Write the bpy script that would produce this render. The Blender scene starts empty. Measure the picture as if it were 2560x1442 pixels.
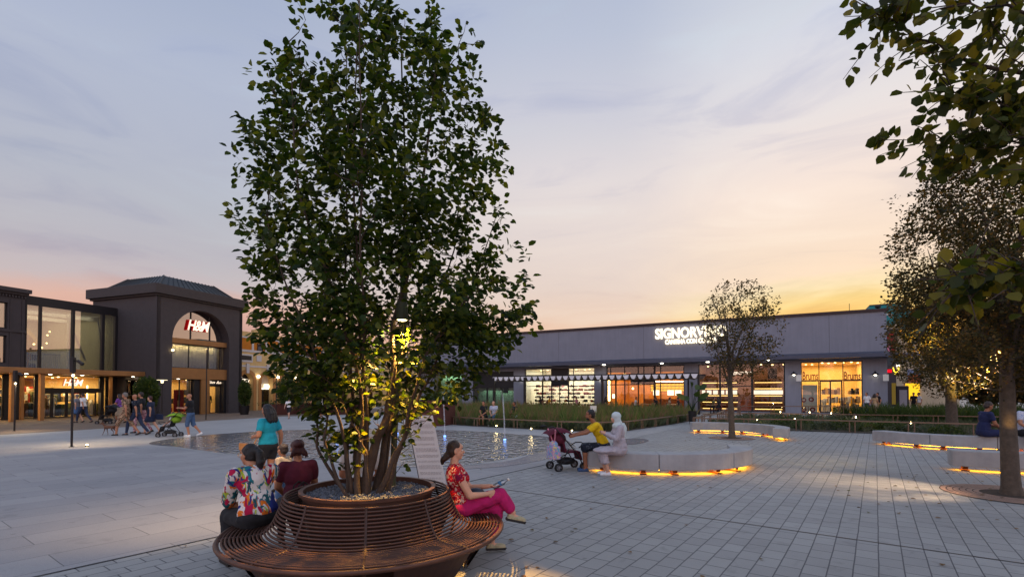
import bpy, math, random
import numpy as np
from mathutils import Vector, Matrix, noise
R = math.radians
sc = bpy.context.scene
COL = sc.collection
# ---------------------------------------------------------------- camera
F, PX0, PY0, CAMZ, PITCH = 1250.0, 1280.0, 953.0, 1.8, R(1.24)
cam_d = bpy.data.cameras.new('camera'); cam = bpy.data.objects.new('camera', cam_d); COL.objects.link(cam)
cam.location = (0, 0, CAMZ); cam.rotation_euler = (R(90) + PITCH, 0, 0)
cam_d.sensor_width = 36; cam_d.lens = F / 2560 * 36; cam_d.shift_y = (PY0 - 721) / 2560
cam_d.clip_start = 0.05; cam_d.clip_end = 5000
sc.camera = cam
# ---------------------------------------------------------------- view
sc.view_settings.view_transform = 'Standard'; sc.view_settings.look = 'None'
sc.view_settings.exposure = 0.0; sc.view_settings.gamma = 1.0
sc.cycles.max_bounces = 6; sc.cycles.transparent_max_bounces = 12
sc.cycles.sample_clamp_indirect = 4.0; sc.cycles.caustics_reflective = False; sc.cycles.caustics_refractive = False

def lin(c):
    return tuple(((v / 255) / 12.92 if v / 255 <= .04045 else ((v / 255 + .055) / 1.055) ** 2.4) for v in c)
# ---------------------------------------------------------------- world: dusk sky
SUN_AZ = math.atan2(.79, .613)          # sunset direction, from +X
world = bpy.data.worlds.new('World'); sc.world = world; world.use_nodes = True
wt = world.node_tree; wt.nodes.clear()
def WN(t, **k):
    n = wt.nodes.new(t)
    for a, b in k.items(): setattr(n, a, b)
    return n
def wl(a, b): wt.links.new(a, b)
def wmath(op, a, b=None, clamp=False):
    n = WN('ShaderNodeMath', operation=op, use_clamp=clamp)
    for i, v in enumerate((a, b)):
        if v is None: continue
        if isinstance(v, (int, float)): n.inputs[i].default_value = v
        else: wl(v, n.inputs[i])
    return n.outputs[0]
def wramp(fac, stops):
    n = WN('ShaderNodeValToRGB'); cr = n.color_ramp
    while len(cr.elements) < len(stops): cr.elements.new(.5)
    for e, (p, c) in zip(cr.elements, stops): e.position = p; e.color = (*lin(c), 1)
    wl(fac, n.inputs[0]); return n.outputs[0]
tc = WN('ShaderNodeTexCoord'); sep = WN('ShaderNodeSeparateXYZ'); wl(tc.outputs['Generated'], sep.inputs[0])
X, Y, Z = sep.outputs
# soft streaky clouds
mp = WN('ShaderNodeMapping'); wl(tc.outputs['Generated'], mp.inputs[0]); mp.inputs['Scale'].default_value = (1.5, 1.5, 6.5); mp.inputs['Rotation'].default_value = (R(9), R(14), R(20))
nz = WN('ShaderNodeTexNoise'); wl(mp.outputs[0], nz.inputs['Vector']); nz.inputs['Scale'].default_value = 1.7; nz.inputs['Detail'].default_value = 7; nz.inputs['Roughness'].default_value = .56; nz.inputs['Distortion'].default_value = .9
nv = wmath('SUBTRACT', nz.outputs['Fac'], .5)
zw = wmath('ADD', Z, wmath('MULTIPLY', nv, .13))           # clouds shift the elevation bands
hl = wmath('SQRT', wmath('ADD', wmath('MULTIPLY', X, X), wmath('MULTIPLY', Y, Y)))
dt = wmath('DIVIDE', wmath('ADD', wmath('MULTIPLY', X, .613), wmath('MULTIPLY', Y, .79)), hl)
dt = wmath('ADD', dt, wmath('MULTIPLY', nv, .06))
cool = wramp(zw, [(0, (224, 168, 148)), (.12, (230, 180, 160)), (.145, (230, 186, 168)), (.175, (206, 192, 192)), (.22, (194, 190, 196)), (.31, (188, 192, 203)), (.40, (184, 191, 208)), (.49, (182, 192, 213)), (.62, (166, 180, 206)), (.8, (150, 168, 198)), (1, (142, 160, 190))])
mid = wramp(zw, [(0, (240, 186, 156)), (.12, (241, 200, 172)), (.15, (239, 211, 190)), (.20, (236, 217, 204)), (.28, (236, 222, 214)), (.385, (233, 225, 223)), (.47, (214, 214, 222)), (.59, (191, 200, 219)), (.75, (168, 182, 208)), (1, (142, 160, 190))])
gold = wramp(zw, [(0, (255, 168, 62)), (.10, (255, 190, 84)), (.14, (255, 222, 140)), (.165, (255, 235, 184)), (.20, (252, 228, 200)), (.26, (248, 228, 208)), (.345, (252, 235, 222)), (.44, (238, 232, 230)), (.54, (220, 224, 233)), (.7, (186, 198, 216)), (1, (142, 160, 190))])
def wblend(a, b, lo, hi):
    mr = WN('ShaderNodeMapRange', interpolation_type='SMOOTHSTEP'); wl(dt, mr.inputs['Value']); mr.inputs['From Min'].default_value = lo; mr.inputs['From Max'].default_value = hi
    mx = WN('ShaderNodeMix', data_type='RGBA'); wl(mr.outputs[0], mx.inputs['Factor']); wl(a, mx.inputs['A']); wl(b, mx.inputs['B']); return mx
mx = wblend(wblend(cool, mid, .35, .88).outputs['Result'], gold, .90, .999)
# cloud tint
cl = WN('ShaderNodeMix', data_type='RGBA'); cl.blend_type = 'MULTIPLY'; cl.inputs['Factor'].default_value = 1
cr2 = wramp(nz.outputs['Fac'], [(.32, (228, 231, 244)), (.46, (248, 247, 250)), (.58, (252, 250, 250)), (.70, (255, 255, 254))]); wl(mx.outputs['Result'], cl.inputs['A']); wl(cr2, cl.inputs['B'])
sky = WN('ShaderNodeTexSky', sky_type='NISHITA'); sky.sun_disc = False; sky.sun_elevation = R(2.0); sky.sun_rotation = math.atan2(.613, .79)
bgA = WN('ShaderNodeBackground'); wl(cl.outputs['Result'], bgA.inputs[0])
# sky behind and above the viewer is boosted as added fill light
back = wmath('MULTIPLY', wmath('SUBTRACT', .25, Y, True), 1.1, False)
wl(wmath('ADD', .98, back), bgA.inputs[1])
bgB = WN('ShaderNodeBackground'); wl(sky.outputs[0], bgB.inputs[0]); bgB.inputs[1].default_value = .012
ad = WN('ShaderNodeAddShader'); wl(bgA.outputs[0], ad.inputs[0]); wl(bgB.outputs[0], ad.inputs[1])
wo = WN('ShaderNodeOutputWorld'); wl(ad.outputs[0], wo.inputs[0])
# weak glow of the set sun
sl = bpy.data.lights.new('sun', 'SUN'); sl.energy = .35; sl.angle = R(12); sl.color = (1, .72, .45)
so = bpy.data.objects.new('sun', sl); COL.objects.link(so)
sdir = Vector((.613, .79, math.tan(R(4)))).normalized()
so.rotation_euler = sdir.to_track_quat('Z', 'Y').to_euler()

# ---------------------------------------------------------------- pixel -> world helpers
def ray(px, py):
    v = (PY0 - py) / F; c, s = math.cos(PITCH), math.sin(PITCH)
    return Vector(((px - PX0) / F, c - v * s, s + v * c))
def G(px, py, z=0.0):
    d = ray(px, py); t = (z - CAMZ) / d.z; return Vector((d.x * t, d.y * t, z))
def AT(px, py, dist):
    d = ray(px, py); t = dist / d.y; return Vector((d.x * t, dist, CAMZ + d.z * t))
class Frame:
    """a facade: origin, direction of its local +x (left to right as seen), local y goes into the building"""
    def __init__(s, o, ang): s.o = Vector((o[0], o[1], 0)); s.a = ang; s.x = Vector((math.cos(ang), math.sin(ang), 0)); s.y = Vector((-math.sin(ang), math.cos(ang), 0))
    def hit(s, px, py, yo=0.0):
        d = ray(px, py); o = s.o + s.y * yo - Vector((0, 0, CAMZ)); t = o.dot(s.y) / d.dot(s.y)
        p = Vector((0, 0, CAMZ)) + d * t; return (p - s.o).dot(s.x), p.z
    def u(s, px, yo=0.0): return s.hit(px, 980, yo)[0]
    def z(s, px, py, yo=0.0): return s.hit(px, py, yo)[1]
    def w(s, x, y, z=0.0): return s.o + s.x * x + s.y * y + Vector((0, 0, z))

# ---------------------------------------------------------------- materials
MATS = {}
def _mat(name):
    m = bpy.data.materials.new(name); m.use_nodes = True; nt = m.node_tree; nt.nodes.clear()
    return m, nt
def mat(name, col, rough=.6, metal=0.0, vary=.12, scale=6.0, bump=0.0, bscale=40.0, spec=.5, coat=0.0):
    """procedural principled: base colour broken up by two noises, optional bump"""
    if name in MATS: return MATS[name]
    m, nt = _mat(name); N = nt.nodes.new; L = nt.links.new
    out = N('ShaderNodeOutputMaterial'); p = N('ShaderNodeBsdfPrincipled'); L(p.outputs[0], out.inputs[0])
    c = N('ShaderNodeTexCoord'); n1 = N('ShaderNodeTexNoise'); L(c.outputs['Object'], n1.inputs['Vector']); n1.inputs['Scale'].default_value = scale; n1.inputs['Detail'].default_value = 6; n1.inputs['Roughness'].default_value = .62
    r = N('ShaderNodeMapRange'); L(n1.outputs['Fac'], r.inputs['Value']); r.inputs['From Min'].default_value = .3; r.inputs['From Max'].default_value = .7; r.inputs['To Min'].default_value = 1 - vary; r.inputs['To Max'].default_value = 1 + vary
    h = N('ShaderNodeMix'); h.data_type = 'RGBA'; h.blend_type = 'MULTIPLY'; h.inputs['Factor'].default_value = 1; h.inputs['A'].default_value = (*lin(col), 1)
    fo = r.outputs[0]
    if name in ('grey_wall', 'concrete', 'tower_wall', 'yellow_wall'):
        sm = N('ShaderNodeMapping'); L(c.outputs['Object'], sm.inputs[0]); sm.inputs['Scale'].default_value = (3.5, 3.5, .22); sn = N('ShaderNodeTexNoise'); L(sm.outputs[0], sn.inputs['Vector']); sn.inputs['Scale'].default_value = 1.4; sn.inputs['Detail'].default_value = 6; sn.inputs['Roughness'].default_value = .7
        sr = N('ShaderNodeMapRange'); L(sn.outputs['Fac'], sr.inputs['Value']); sr.inputs['From Min'].default_value = .35; sr.inputs['From Max'].default_value = .68; sr.inputs['To Min'].default_value = 1.05; sr.inputs['To Max'].default_value = .93; sx_ = N('ShaderNodeMath'); sx_.operation = 'MULTIPLY'; L(fo, sx_.inputs[0]); L(sr.outputs[0], sx_.inputs[1]); fo = sx_.outputs[0]
    cc = N('ShaderNodeCombineColor'); [L(fo, cc.inputs[i]) for i in range(3)]; L(cc.outputs[0], h.inputs['B']); L(h.outputs['Result'], p.inputs['Base Color'])
    p.inputs['Roughness'].default_value = rough; p.inputs['Metallic'].default_value = metal; p.inputs['Specular IOR Level'].default_value = spec
    if coat: p.inputs['Coat Weight'].default_value = coat
    if bump:
        n2 = N('ShaderNodeTexNoise'); L(c.outputs['Object'], n2.inputs['Vector']); n2.inputs['Scale'].default_value = bscale; n2.inputs['Detail'].default_value = 4
        b = N('ShaderNodeBump'); L(n2.outputs['Fac'], b.inputs['Height']); b.inputs['Strength'].default_value = bump; b.inputs['Distance'].default_value = .01; L(b.outputs[0], p.inputs['Normal'])
    MATS[name] = m; return m
def emit(name, col, s=1.0):
    if name in MATS: return MATS[name]
    m, nt = _mat(name); o = nt.nodes.new('ShaderNodeOutputMaterial'); e = nt.nodes.new('ShaderNodeEmission')
    e.inputs[0].default_value = (*lin(col), 1); e.inputs[1].default_value = s; nt.links.new(e.outputs[0], o.inputs[0]); MATS[name] = m; return m
def glassmat(name, tint=(245, 250, 250), refl=.08, rough=.0):
    if name in MATS: return MATS[name]
    m, nt = _mat(name); N = nt.nodes.new; L = nt.links.new
    o = N('ShaderNodeOutputMaterial'); mx = N('ShaderNodeMixShader'); t = N('ShaderNodeBsdfTransparent'); g = N('ShaderNodeBsdfGlossy'); f = N('ShaderNodeFresnel'); f.inputs[0].default_value = 1.5
    t.inputs[0].default_value = (*lin(tint), 1); g.inputs['Roughness'].default_value = rough
    a = N('ShaderNodeMath'); a.operation = 'ADD'; a.inputs[1].default_value = refl; a.use_clamp = True; L(f.outputs[0], a.inputs[0])
    L(a.outputs[0], mx.inputs[0]); L(t.outputs[0], mx.inputs[1]); L(g.outputs[0], mx.inputs[2]); L(mx.outputs[0], o.inputs[0]); MATS[name] = m; return m
def leafmat(name, c1, c2, c3, trans=.35):
    m, nt = _mat(name); N = nt.nodes.new; L = nt.links.new
    o = N('ShaderNodeOutputMaterial'); at = N('ShaderNodeAttribute'); at.attribute_name = 'rnd'
    r = N('ShaderNodeValToRGB'); L(at.outputs['Fac'], r.inputs[0]); r.color_ramp.elements.new(.55)
    for e, (p, c) in zip(r.color_ramp.elements, ((0, c1), (.6, c2), (1, c3))): e.position = p; e.color = (*lin(c), 1)
    p = N('ShaderNodeBsdfPrincipled'); L(r.outputs[0], p.inputs['Base Color']); p.inputs['Roughness'].default_value = .5; p.inputs['Specular IOR Level'].default_value = .25
    t = N('ShaderNodeBsdfTranslucent'); g = N('ShaderNodeMix'); g.data_type = 'RGBA'; g.blend_type = 'MULTIPLY'; g.inputs['Factor'].default_value = 1; L(r.outputs[0], g.inputs['A']); g.inputs['B'].default_value = (2.2, 2.0, .5, 1); L(g.outputs['Result'], t.inputs[0])
    mx = N('ShaderNodeMixShader'); mx.inputs[0].default_value = trans; L(p.outputs[0], mx.inputs[1]); L(t.outputs[0], mx.inputs[2]); L(mx.outputs[0], o.inputs[0]); MATS[name] = m; return m
def printmat(name, base, cols, scale=14.0, rough=.8, thr=.5, stretch=(1, 1, 1)):
    """cloth with a print: voronoi/noise blotches of several colours on a ground"""
    if name in MATS: return MATS[name]
    m, nt = _mat(name); N = nt.nodes.new; L = nt.links.new
    o = N('ShaderNodeOutputMaterial'); p = N('ShaderNodeBsdfPrincipled'); L(p.outputs[0], o.inputs[0]); p.inputs['Roughness'].default_value = rough; p.inputs['Specular IOR Level'].default_value = .2
    c = N('ShaderNodeTexCoord'); prev = None
    for i, k in enumerate(cols):
        mp = N('ShaderNodeMapping'); L(c.outputs['Object'], mp.inputs[0]); mp.inputs['Location'].default_value = (i * 3.7, i * 1.9, i * 5.3); mp.inputs['Rotation'].default_value = (i * 1.1, i * .7, i * 1.9); mp.inputs['Scale'].default_value = stretch
        n = N('ShaderNodeTexNoise'); L(mp.outputs[0], n.inputs['Vector']); n.inputs['Scale'].default_value = scale; n.inputs['Detail'].default_value = 2; n.inputs['Distortion'].default_value = 1.2
        g = N('ShaderNodeMapRange'); L(n.outputs['Fac'], g.inputs['Value']); g.inputs['From Min'].default_value = thr; g.inputs['From Max'].default_value = thr + .03
        x = N('ShaderNodeMix'); x.data_type = 'RGBA'; L(g.outputs[0], x.inputs['Factor'])
        if prev is None: x.inputs['A'].default_value = (*lin(base), 1)
        else: L(prev, x.inputs['A'])
        x.inputs['B'].default_value = (*lin(k), 1); prev = x.outputs['Result']
    L(prev, p.inputs['Base Color']); MATS[name] = m; return m
def paving(name, c1, c2, mortar, bw, bh, msz, ang, off=.5, sqf=.5, dirt=.12, rough=.75, bias=0.0, two=None, joint=None):
    """paving blocks in world metres, joints parallel to the square's grid"""
    m, nt = _mat(name); N = nt.nodes.new; L = nt.links.new
    o = N('ShaderNodeOutputMaterial'); p = N('ShaderNodeBsdfPrincipled'); L(p.outputs[0], o.inputs[0]); c = N('ShaderNodeTexCoord')
    mp = N('ShaderNodeMapping'); L(c.outputs['Object'], mp.inputs[0]); mp.inputs['Rotation'].default_value = (0, 0, -ang)
    wn = N('ShaderNodeTexNoise'); L(mp.outputs[0], wn.inputs['Vector']); wn.inputs['Scale'].default_value = 2.5
    vm = N('ShaderNodeVectorMath'); vm.operation = 'SCALE'; L(wn.outputs['Color'], vm.inputs[0]); vm.inputs['Scale'].default_value = .012
    va = N('ShaderNodeVectorMath'); L(mp.outputs[0], va.inputs[0]); L(vm.outputs[0], va.inputs[1])
    def brick(w, h, sc_=1.0):
        b = N('ShaderNodeTexBrick'); L(va.outputs[0], b.inputs['Vector']); b.inputs['Scale'].default_value = 1; b.inputs['Brick Width'].default_value = w; b.inputs['Row Height'].default_value = h
        b.inputs['Mortar Size'].default_value = msz * sc_; b.inputs['Mortar Smooth'].default_value = .15; b.inputs['Bias'].default_value = bias; b.offset = off; b.offset_frequency = 2; b.squash = 1
        b.inputs['Color1'].default_value = (*lin(c1), 1); b.inputs['Color2'].default_value = (*lin(c2), 1); b.inputs['Mortar'].default_value = (*lin(mortar), 1); return b
    b = brick(bw, bh); col = b.outputs['Color']; fac = b.outputs['Fac']
    n1 = N('ShaderNodeTexNoise'); L(c.outputs['Object'], n1.inputs['Vector']); n1.inputs['Scale'].default_value = .35; n1.inputs['Detail'].default_value = 8; n1.inputs['Roughness'].default_value = .65
    n2 = N('ShaderNodeTexNoise'); L(c.outputs['Object'], n2.inputs['Vector']); n2.inputs['Scale'].default_value = 160; n2.inputs['Detail'].default_value = 2
    r1 = N('ShaderNodeMapRange'); L(n1.outputs['Fac'], r1.inputs['Value']); r1.inputs['From Min'].default_value = .3; r1.inputs['From Max'].default_value = .7; r1.inputs['To Min'].default_value = 1 - dirt; r1.inputs['To Max'].default_value = 1 + dirt * .6
    r2 = N('ShaderNodeMapRange'); L(n2.outputs['Fac'], r2.inputs['Value']); r2.inputs['From Min'].default_value = .3; r2.inputs['From Max'].default_value = .7; r2.inputs['To Min'].default_value = .84; r2.inputs['To Max'].default_value = 1.14
    mu0 = N('ShaderNodeMath'); mu0.operation = 'MULTIPLY'; L(r1.outputs[0], mu0.inputs[0]); L(r2.outputs[0], mu0.inputs[1])
    n3 = N('ShaderNodeTexNoise'); L(c.outputs['Object'], n3.inputs['Vector']); n3.inputs['Scale'].default_value = 3.2; n3.inputs['Detail'].default_value = 5; n3.inputs['Distortion'].default_value = .6
    r3 = N('ShaderNodeMapRange'); L(n3.outputs['Fac'], r3.inputs['Value']); r3.inputs['From Min'].default_value = .60; r3.inputs['From Max'].default_value = .70; r3.inputs['To Min'].default_value = 1; r3.inputs['To Max'].default_value = .84
    vo = N('ShaderNodeTexVoronoi'); L(c.outputs['Object'], vo.inputs['Vector']); vo.inputs['Scale'].default_value = 1.7
    r4 = N('ShaderNodeMapRange'); L(vo.outputs['Distance'], r4.inputs['Value']); r4.inputs['From Min'].default_value = .035; r4.inputs['From Max'].default_value = .05; r4.inputs['To Min'].default_value = .72; r4.inputs['To Max'].default_value = 1
    mu1 = N('ShaderNodeMath'); mu1.operation = 'MULTIPLY'; L(r3.outputs[0], mu1.inputs[0]); L(r4.outputs[0], mu1.inputs[1])
    mu = N('ShaderNodeMath'); mu.operation = 'MULTIPLY'; L(mu0.outputs[0], mu.inputs[0]); L(mu1.outputs[0], mu.inputs[1])
    cc = N('ShaderNodeCombineColor'); [L(mu.outputs[0], cc.inputs[i]) for i in range(3)]
    h = N('ShaderNodeMix'); h.data_type = 'RGBA'; h.blend_type = 'MULTIPLY'; h.inputs['Factor'].default_value = 1; L(col, h.inputs['A']); L(cc.outputs[0], h.inputs['B']); L(h.outputs['Result'], p.inputs['Base Color'])
    p.inputs['Roughness'].default_value = rough; p.inputs['Specular IOR Level'].default_value = .4
    bm = N('ShaderNodeBump'); bm.invert = True; L(fac, bm.inputs['Height']); bm.inputs['Strength'].default_value = .5; bm.inputs['Distance'].default_value = .008
    bm2 = N('ShaderNodeBump'); L(n2.outputs['Fac'], bm2.inputs['Height']); bm2.inputs['Strength'].default_value = .25; bm2.inputs['Distance'].default_value = .004; L(bm.outputs[0], bm2.inputs['Normal']); L(bm2.outputs[0], p.inputs['Normal'])
    MATS[name] = m; return m

# ---------------------------------------------------------------- mesh helpers
def basis(fwd, up=Vector((0, 0, 1))):
    f = Vector(fwd).normalized(); s = Vector(up).cross(f)
    if s.length < 1e-4: s = Vector((0, 1, 0)).cross(f)
    s.normalize(); u = f.cross(s); return Matrix((f, s, u)).transposed()     # columns fwd, left, up
class MB:
    def __init__(s): s.v = []; s.f = []
    def add(s, vs, fs):
        o = len(s.v); s.v += [tuple(v) for v in vs]; s.f += [tuple(i + o for i in f) for f in fs]; return s
    def box(s, c, sz, m=None):
        x, y, z = sz[0] / 2, sz[1] / 2, sz[2] / 2; vs = [Vector((a, b, d)) for a in (-x, x) for b in (-y, y) for d in (-z, z)]
        if m is not None: vs = [m @ v for v in vs]
        vs = [v + Vector(c) for v in vs]
        return s.add(vs, [(0, 1, 3, 2), (4, 6, 7, 5), (0, 4, 5, 1), (2, 3, 7, 6), (0, 2, 6, 4), (1, 5, 7, 3)])
    def bx(s, x0, x1, y0, y1, z0, z1): return s.box(((x0 + x1) / 2, (y0 + y1) / 2, (z0 + z1) / 2), (abs(x1 - x0), abs(y1 - y0), abs(z1 - z0)))
    def tube(s, pts, rad, n=8, closed=False, caps=True):
        pts = [Vector(p) for p in pts]; k = len(pts)
        if not hasattr(rad, '__len__'): rad = [rad] * k
        vs = []; up = None
        for i, p in enumerate(pts):
            if closed: d = pts[(i + 1) % k] - pts[i - 1]
            else: d = pts[min(i + 1, k - 1)] - pts[max(i - 1, 0)]
            if d.length < 1e-9: d = Vector((0, 0, 1))
            d.normalize()
            if up is None: up = d.orthogonal().normalized()
            up = (up - d * up.dot(d))
            if up.length < 1e-6: up = d.orthogonal()
            up.normalize(); w = d.cross(up)
            for j in range(n): a = 2 * math.pi * j / n; vs.append(p + (up * math.cos(a) + w * math.sin(a)) * rad[i])
        fs = []
        for i in range(k if closed else k - 1):
            a, b = i * n, ((i + 1) % k) * n
            for j in range(n): fs.append((a + j, a + (j + 1) % n, b + (j + 1) % n, b + j))
        if caps and not closed: fs.append(tuple(range(n - 1, -1, -1))); fs.append(tuple((k - 1) * n + j for j in range(n)))
        return s.add(vs, fs)
    def cyl(s, a, b, ra, rb=None, n=12): return s.tube([a, b], [ra, ra if rb is None else rb], n)
    def ell(s, c, r, m=None, nu=12, nv=8):
        vs = []; fs = []
        if not hasattr(r, '__len__'): r = (r, r, r)
        for i in range(nv + 1):
            t = math.pi * i / nv
            for j in range(nu):
                a = 2 * math.pi * j / nu; v = Vector((r[0] * math.sin(t) * math.cos(a), r[1] * math.sin(t) * math.sin(a), r[2] * math.cos(t)))
                vs.append((m @ v if m is not None else v) + Vector(c))
        for i in range(nv):
            for j in range(nu): fs.append((i * nu + j, (i + 1) * nu + j, (i + 1) * nu + (j + 1) % nu, i * nu + (j + 1) % nu))
        return s.add(vs, fs)
    def caps(s, a, b, ra, rb, n=10):
        a = Vector(a); b = Vector(b); s.tube([a, b], [ra, rb], n); s.ell(a, ra, None, n, 6); return s.ell(b, rb, None, n, 6)
    def lathe(s, prof, n=48, c=(0, 0, 0), close=False):
        k = len(prof); vs = [(c[0] + r * math.cos(2 * math.pi * j / n), c[1] + r * math.sin(2 * math.pi * j / n), c[2] + z) for r, z in prof for j in range(n)]
        fs = [(i * n + j, i * n + (j + 1) % n, ((i + 1) % k) * n + (j + 1) % n, ((i + 1) % k) * n + j) for i in range(k if close else k - 1) for j in range(n)]
        return s.add(vs, fs)
    def prism(s, poly, z0, z1):
        k = len(poly); vs = [(p[0], p[1], z0) for p in poly] + [(p[0], p[1], z1) for p in poly]
        return s.add(vs, [tuple(range(k - 1, -1, -1)), tuple(range(k, 2 * k))] + [(i, (i + 1) % k, k + (i + 1) % k, k + i) for i in range(k)])
    def strip(s, line, w, z0, z1):
        """a band of width w following a 2-D polyline, with thickness"""
        line = [Vector((p[0], p[1])) for p in line]; Lp = []; Rp = []
        for i, p in enumerate(line):
            d = (line[min(i + 1, len(line) - 1)] - line[max(i - 1, 0)]).normalized(); nn = Vector((-d.y, d.x)); Lp.append(p + nn * w / 2); Rp.append(p - nn * w / 2)
        k = len(line); vs = [(p.x, p.y, z) for z in (z0, z1) for q in (Lp, Rp) for p in q]; fs = []
        for i in range(k - 1):
            a, b, c, d = i, k + i, 2 * k + i, 3 * k + i
            fs += [(a, a + 1, b + 1, b), (c, d, d + 1, c + 1), (a, c, c + 1, a + 1), (b, b + 1, d + 1, d)]
        fs += [(0, k, 3 * k, 2 * k), (k - 1, 3 * k - 1, 4 * k - 1, 2 * k - 1)]
        return s.add(vs, fs)
    def quad(s, a, b, c, d): return s.add([a, b, c, d], [(0, 1, 2, 3)])
    def build(s, name, m, parent=None, smooth=False, bevel=0, label=None, matrix=None):
        me = bpy.data.meshes.new(name); me.from_pydata(s.v, [], s.f); me.update()
        if m is not None: me.materials.append(m if not isinstance(m, str) else MATS[m])
        if smooth:
            for p in me.polygons: p.use_smooth = True
        o = bpy.data.objects.new(name, me); COL.objects.link(o)
        if parent is not None: o.parent = parent
        if bevel:
            b = o.modifiers.new('bevel', 'BEVEL'); b.width = bevel; b.segments = 2; b.limit_method = 'ANGLE'
        if label: o['label'] = label
        return o
def build_split(s, name, m, parent=None, **k):
    """one object per 8-vertex box"""
    out = []
    for i in range(0, len(s.v), 8): q = MB(); q.v = s.v[i:i + 8]; q.f = [tuple(a - i for a in f) for f in s.f if i <= f[0] < i + 8]; out.append(q.build(name, m, parent, **k))
    return out
MB.build_split = build_split
def tag(o, label=None, cat=None, group=None, kind=None):
    if label: o['label'] = label
    if cat: o['category'] = cat
    if group: o['group'] = group
    if kind: o['kind'] = kind
    return o
def empty(name, loc=(0, 0, 0), rz=0.0, label=None, cat=None, group=None):
    o = bpy.data.objects.new(name, None); COL.objects.link(o); o.location = loc; o.rotation_euler = (0, 0, rz); o.empty_display_size = .2
    return tag(o, label, cat, group)
def copy_tree(o, parent=None):
    c = o.copy(); COL.objects.link(c)
    if parent is not None: c.parent = parent
    for ch in list(o.children): copy_tree(ch, c)
    return c
def place(o, loc, rz=0.0, label=None):
    o.location = loc; o.rotation_euler = (0, 0, rz)
    if label: o['label'] = label
    return o
def text_obj(name, s, size, m, parent, loc, rot=(R(90), 0, 0), ext=.03, shear=0.0, bold=0.0, align='CENTER', sx=1.0, m_side=None, spacing=1.0):
    cu = bpy.data.curves.new(name, 'FONT'); cu.body = s; cu.size = size; cu.extrude = ext; cu.shear = shear; cu.offset = bold; cu.align_x = align; cu.align_y = 'CENTER'; cu.space_character = spacing; cu.resolution_u = 4
    t = bpy.data.objects.new('tmp', cu); COL.objects.link(t); dg = bpy.context.evaluated_depsgraph_get(); me = bpy.data.meshes.new_from_object(t.evaluated_get(dg)); bpy.data.objects.remove(t)
    me.name = name; me.materials.clear(); me.materials.append(m)
    if m_side is not None:
        me.materials.append(m_side)
        for p in me.polygons: p.material_index = 0 if p.normal.z > .5 else 1
    o = bpy.data.objects.new(name, me); COL.objects.link(o); o.parent = parent; o.location = loc; o.rotation_euler = rot; o.scale = (sx, 1, 1); return o
def spot(name, loc, target, energy, col=(1, .62, .25), ang=70, blend=.6, size=.05, parent=None):
    l = bpy.data.lights.new(name, 'SPOT'); l.energy = energy; l.color = col; l.spot_size = R(ang); l.spot_blend = blend; l.shadow_soft_size = size
    o = bpy.data.objects.new(name, l); COL.objects.link(o); d = Vector(target) - Vector(loc); o.rotation_euler = (-d).to_track_quat('Z', 'Y').to_euler(); o.location = loc
    if parent is not None: o.parent = parent
    return o
def area(name, loc, sx, sy, energy, col, parent=None, rot=(0, 0, 0)):
    l = bpy.data.lights.new(name, 'AREA'); l.shape = 'RECTANGLE'; l.size = sx; l.size_y = sy; l.energy = energy; l.color = col
    o = bpy.data.objects.new(name, l); COL.objects.link(o); o.location = loc; o.rotation_euler = rot
    if parent is not None: o.parent = parent
    return o
def sheet(name, poly, z, m, kind='structure', label=None, cat=None):
    mb = MB(); mb.add([(p[0], p[1], z) for p in poly], [tuple(range(len(poly)))]); o = mb.build(name, m)
    if o.data.polygons[0].normal.z < 0: o.data.flip_normals()
    return tag(o, label, cat, None, kind)

# ---------------------------------------------------------------- ground
GA = R(54)                      # direction of the paving lines
mat('dark_metal', (44, 42, 44), .5, .6, .1); mat('rail_metal', (118, 94, 76), .5, .2, .2); mat('black', (18, 18, 20), .6, 0, .1)
paving('block_paving', (160, 158, 154), (149, 147, 144), (92, 91, 93), .31, .21, .0065, GA, .37, dirt=.16)
paving('slab_paving', (155, 152, 152), (142, 140, 142), (104, 103, 105), 1.5, .62, .006, GA, .36, dirt=.14, rough=.6)
paving('pale_paving', (162, 160, 158), (155, 153, 152), (136, 134, 133), 2.4, 1.2, .012, R(70), .5, dirt=.12, rough=.6)
paving('brown_paving', (128, 108, 92), (112, 94, 80), (84, 70, 60), .8, .4, .015, R(70), .5, dirt=.2)
gb = MB(); gb.quad((-900, -300, 0), (900, -300, 0), (900, 1500, 0), (-900, 1500, 0)); tag(gb.build('ground', 'block_paving'), kind='structure')
U = Vector((.588, .809, 0)); V = Vector((-.809, .588, 0))
def gq(s, q): return U * s + V * q
sheet('slab_pavement', [gq(-8, 6.65), gq(13.5, 6.65), G(1110, 1170), G(900, 1150), G(700, 1142), G(540, 1134), G(430, 1118), G(370, 1108), G(150, 1118), G(0, 1124), G(-500, 1135), G(-900, 1300), gq(-8, 16)], .004, MATS['slab_paving'])
sheet('plaza_pavement', [G(-500, 1135), G(0, 1124), G(150, 1118), G(370, 1108), G(430, 1118), G(540, 1134), G(700, 1142), G(900, 1150), G(1110, 1170), G(1300, 1150), G(1385, 1130), G(1560, 1100), G(1700, 1068), G(1600, 1066), G(1500, 1072), G(1290, 1064), G(1100, 1050), G(1090, 1036), G(900, 1036), G(700, 1041), G(620, 1046), G(520, 1052), G(360, 1064), G(200, 1075), G(0, 1087), G(-500, 1110)], .008, MATS['pale_paving'])
sheet('sidewalk', [G(-500, 1110), G(0, 1087), G(200, 1075), G(360, 1064), G(520, 1052), G(620, 1046), G(700, 1041), G(900, 1036), G(1060, 1034), G(1060, 1012), G(600, 1012), (-50, 52, 0), (-60, 20, 0)], .012, MATS['brown_paving'])
dj = MB()
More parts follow.
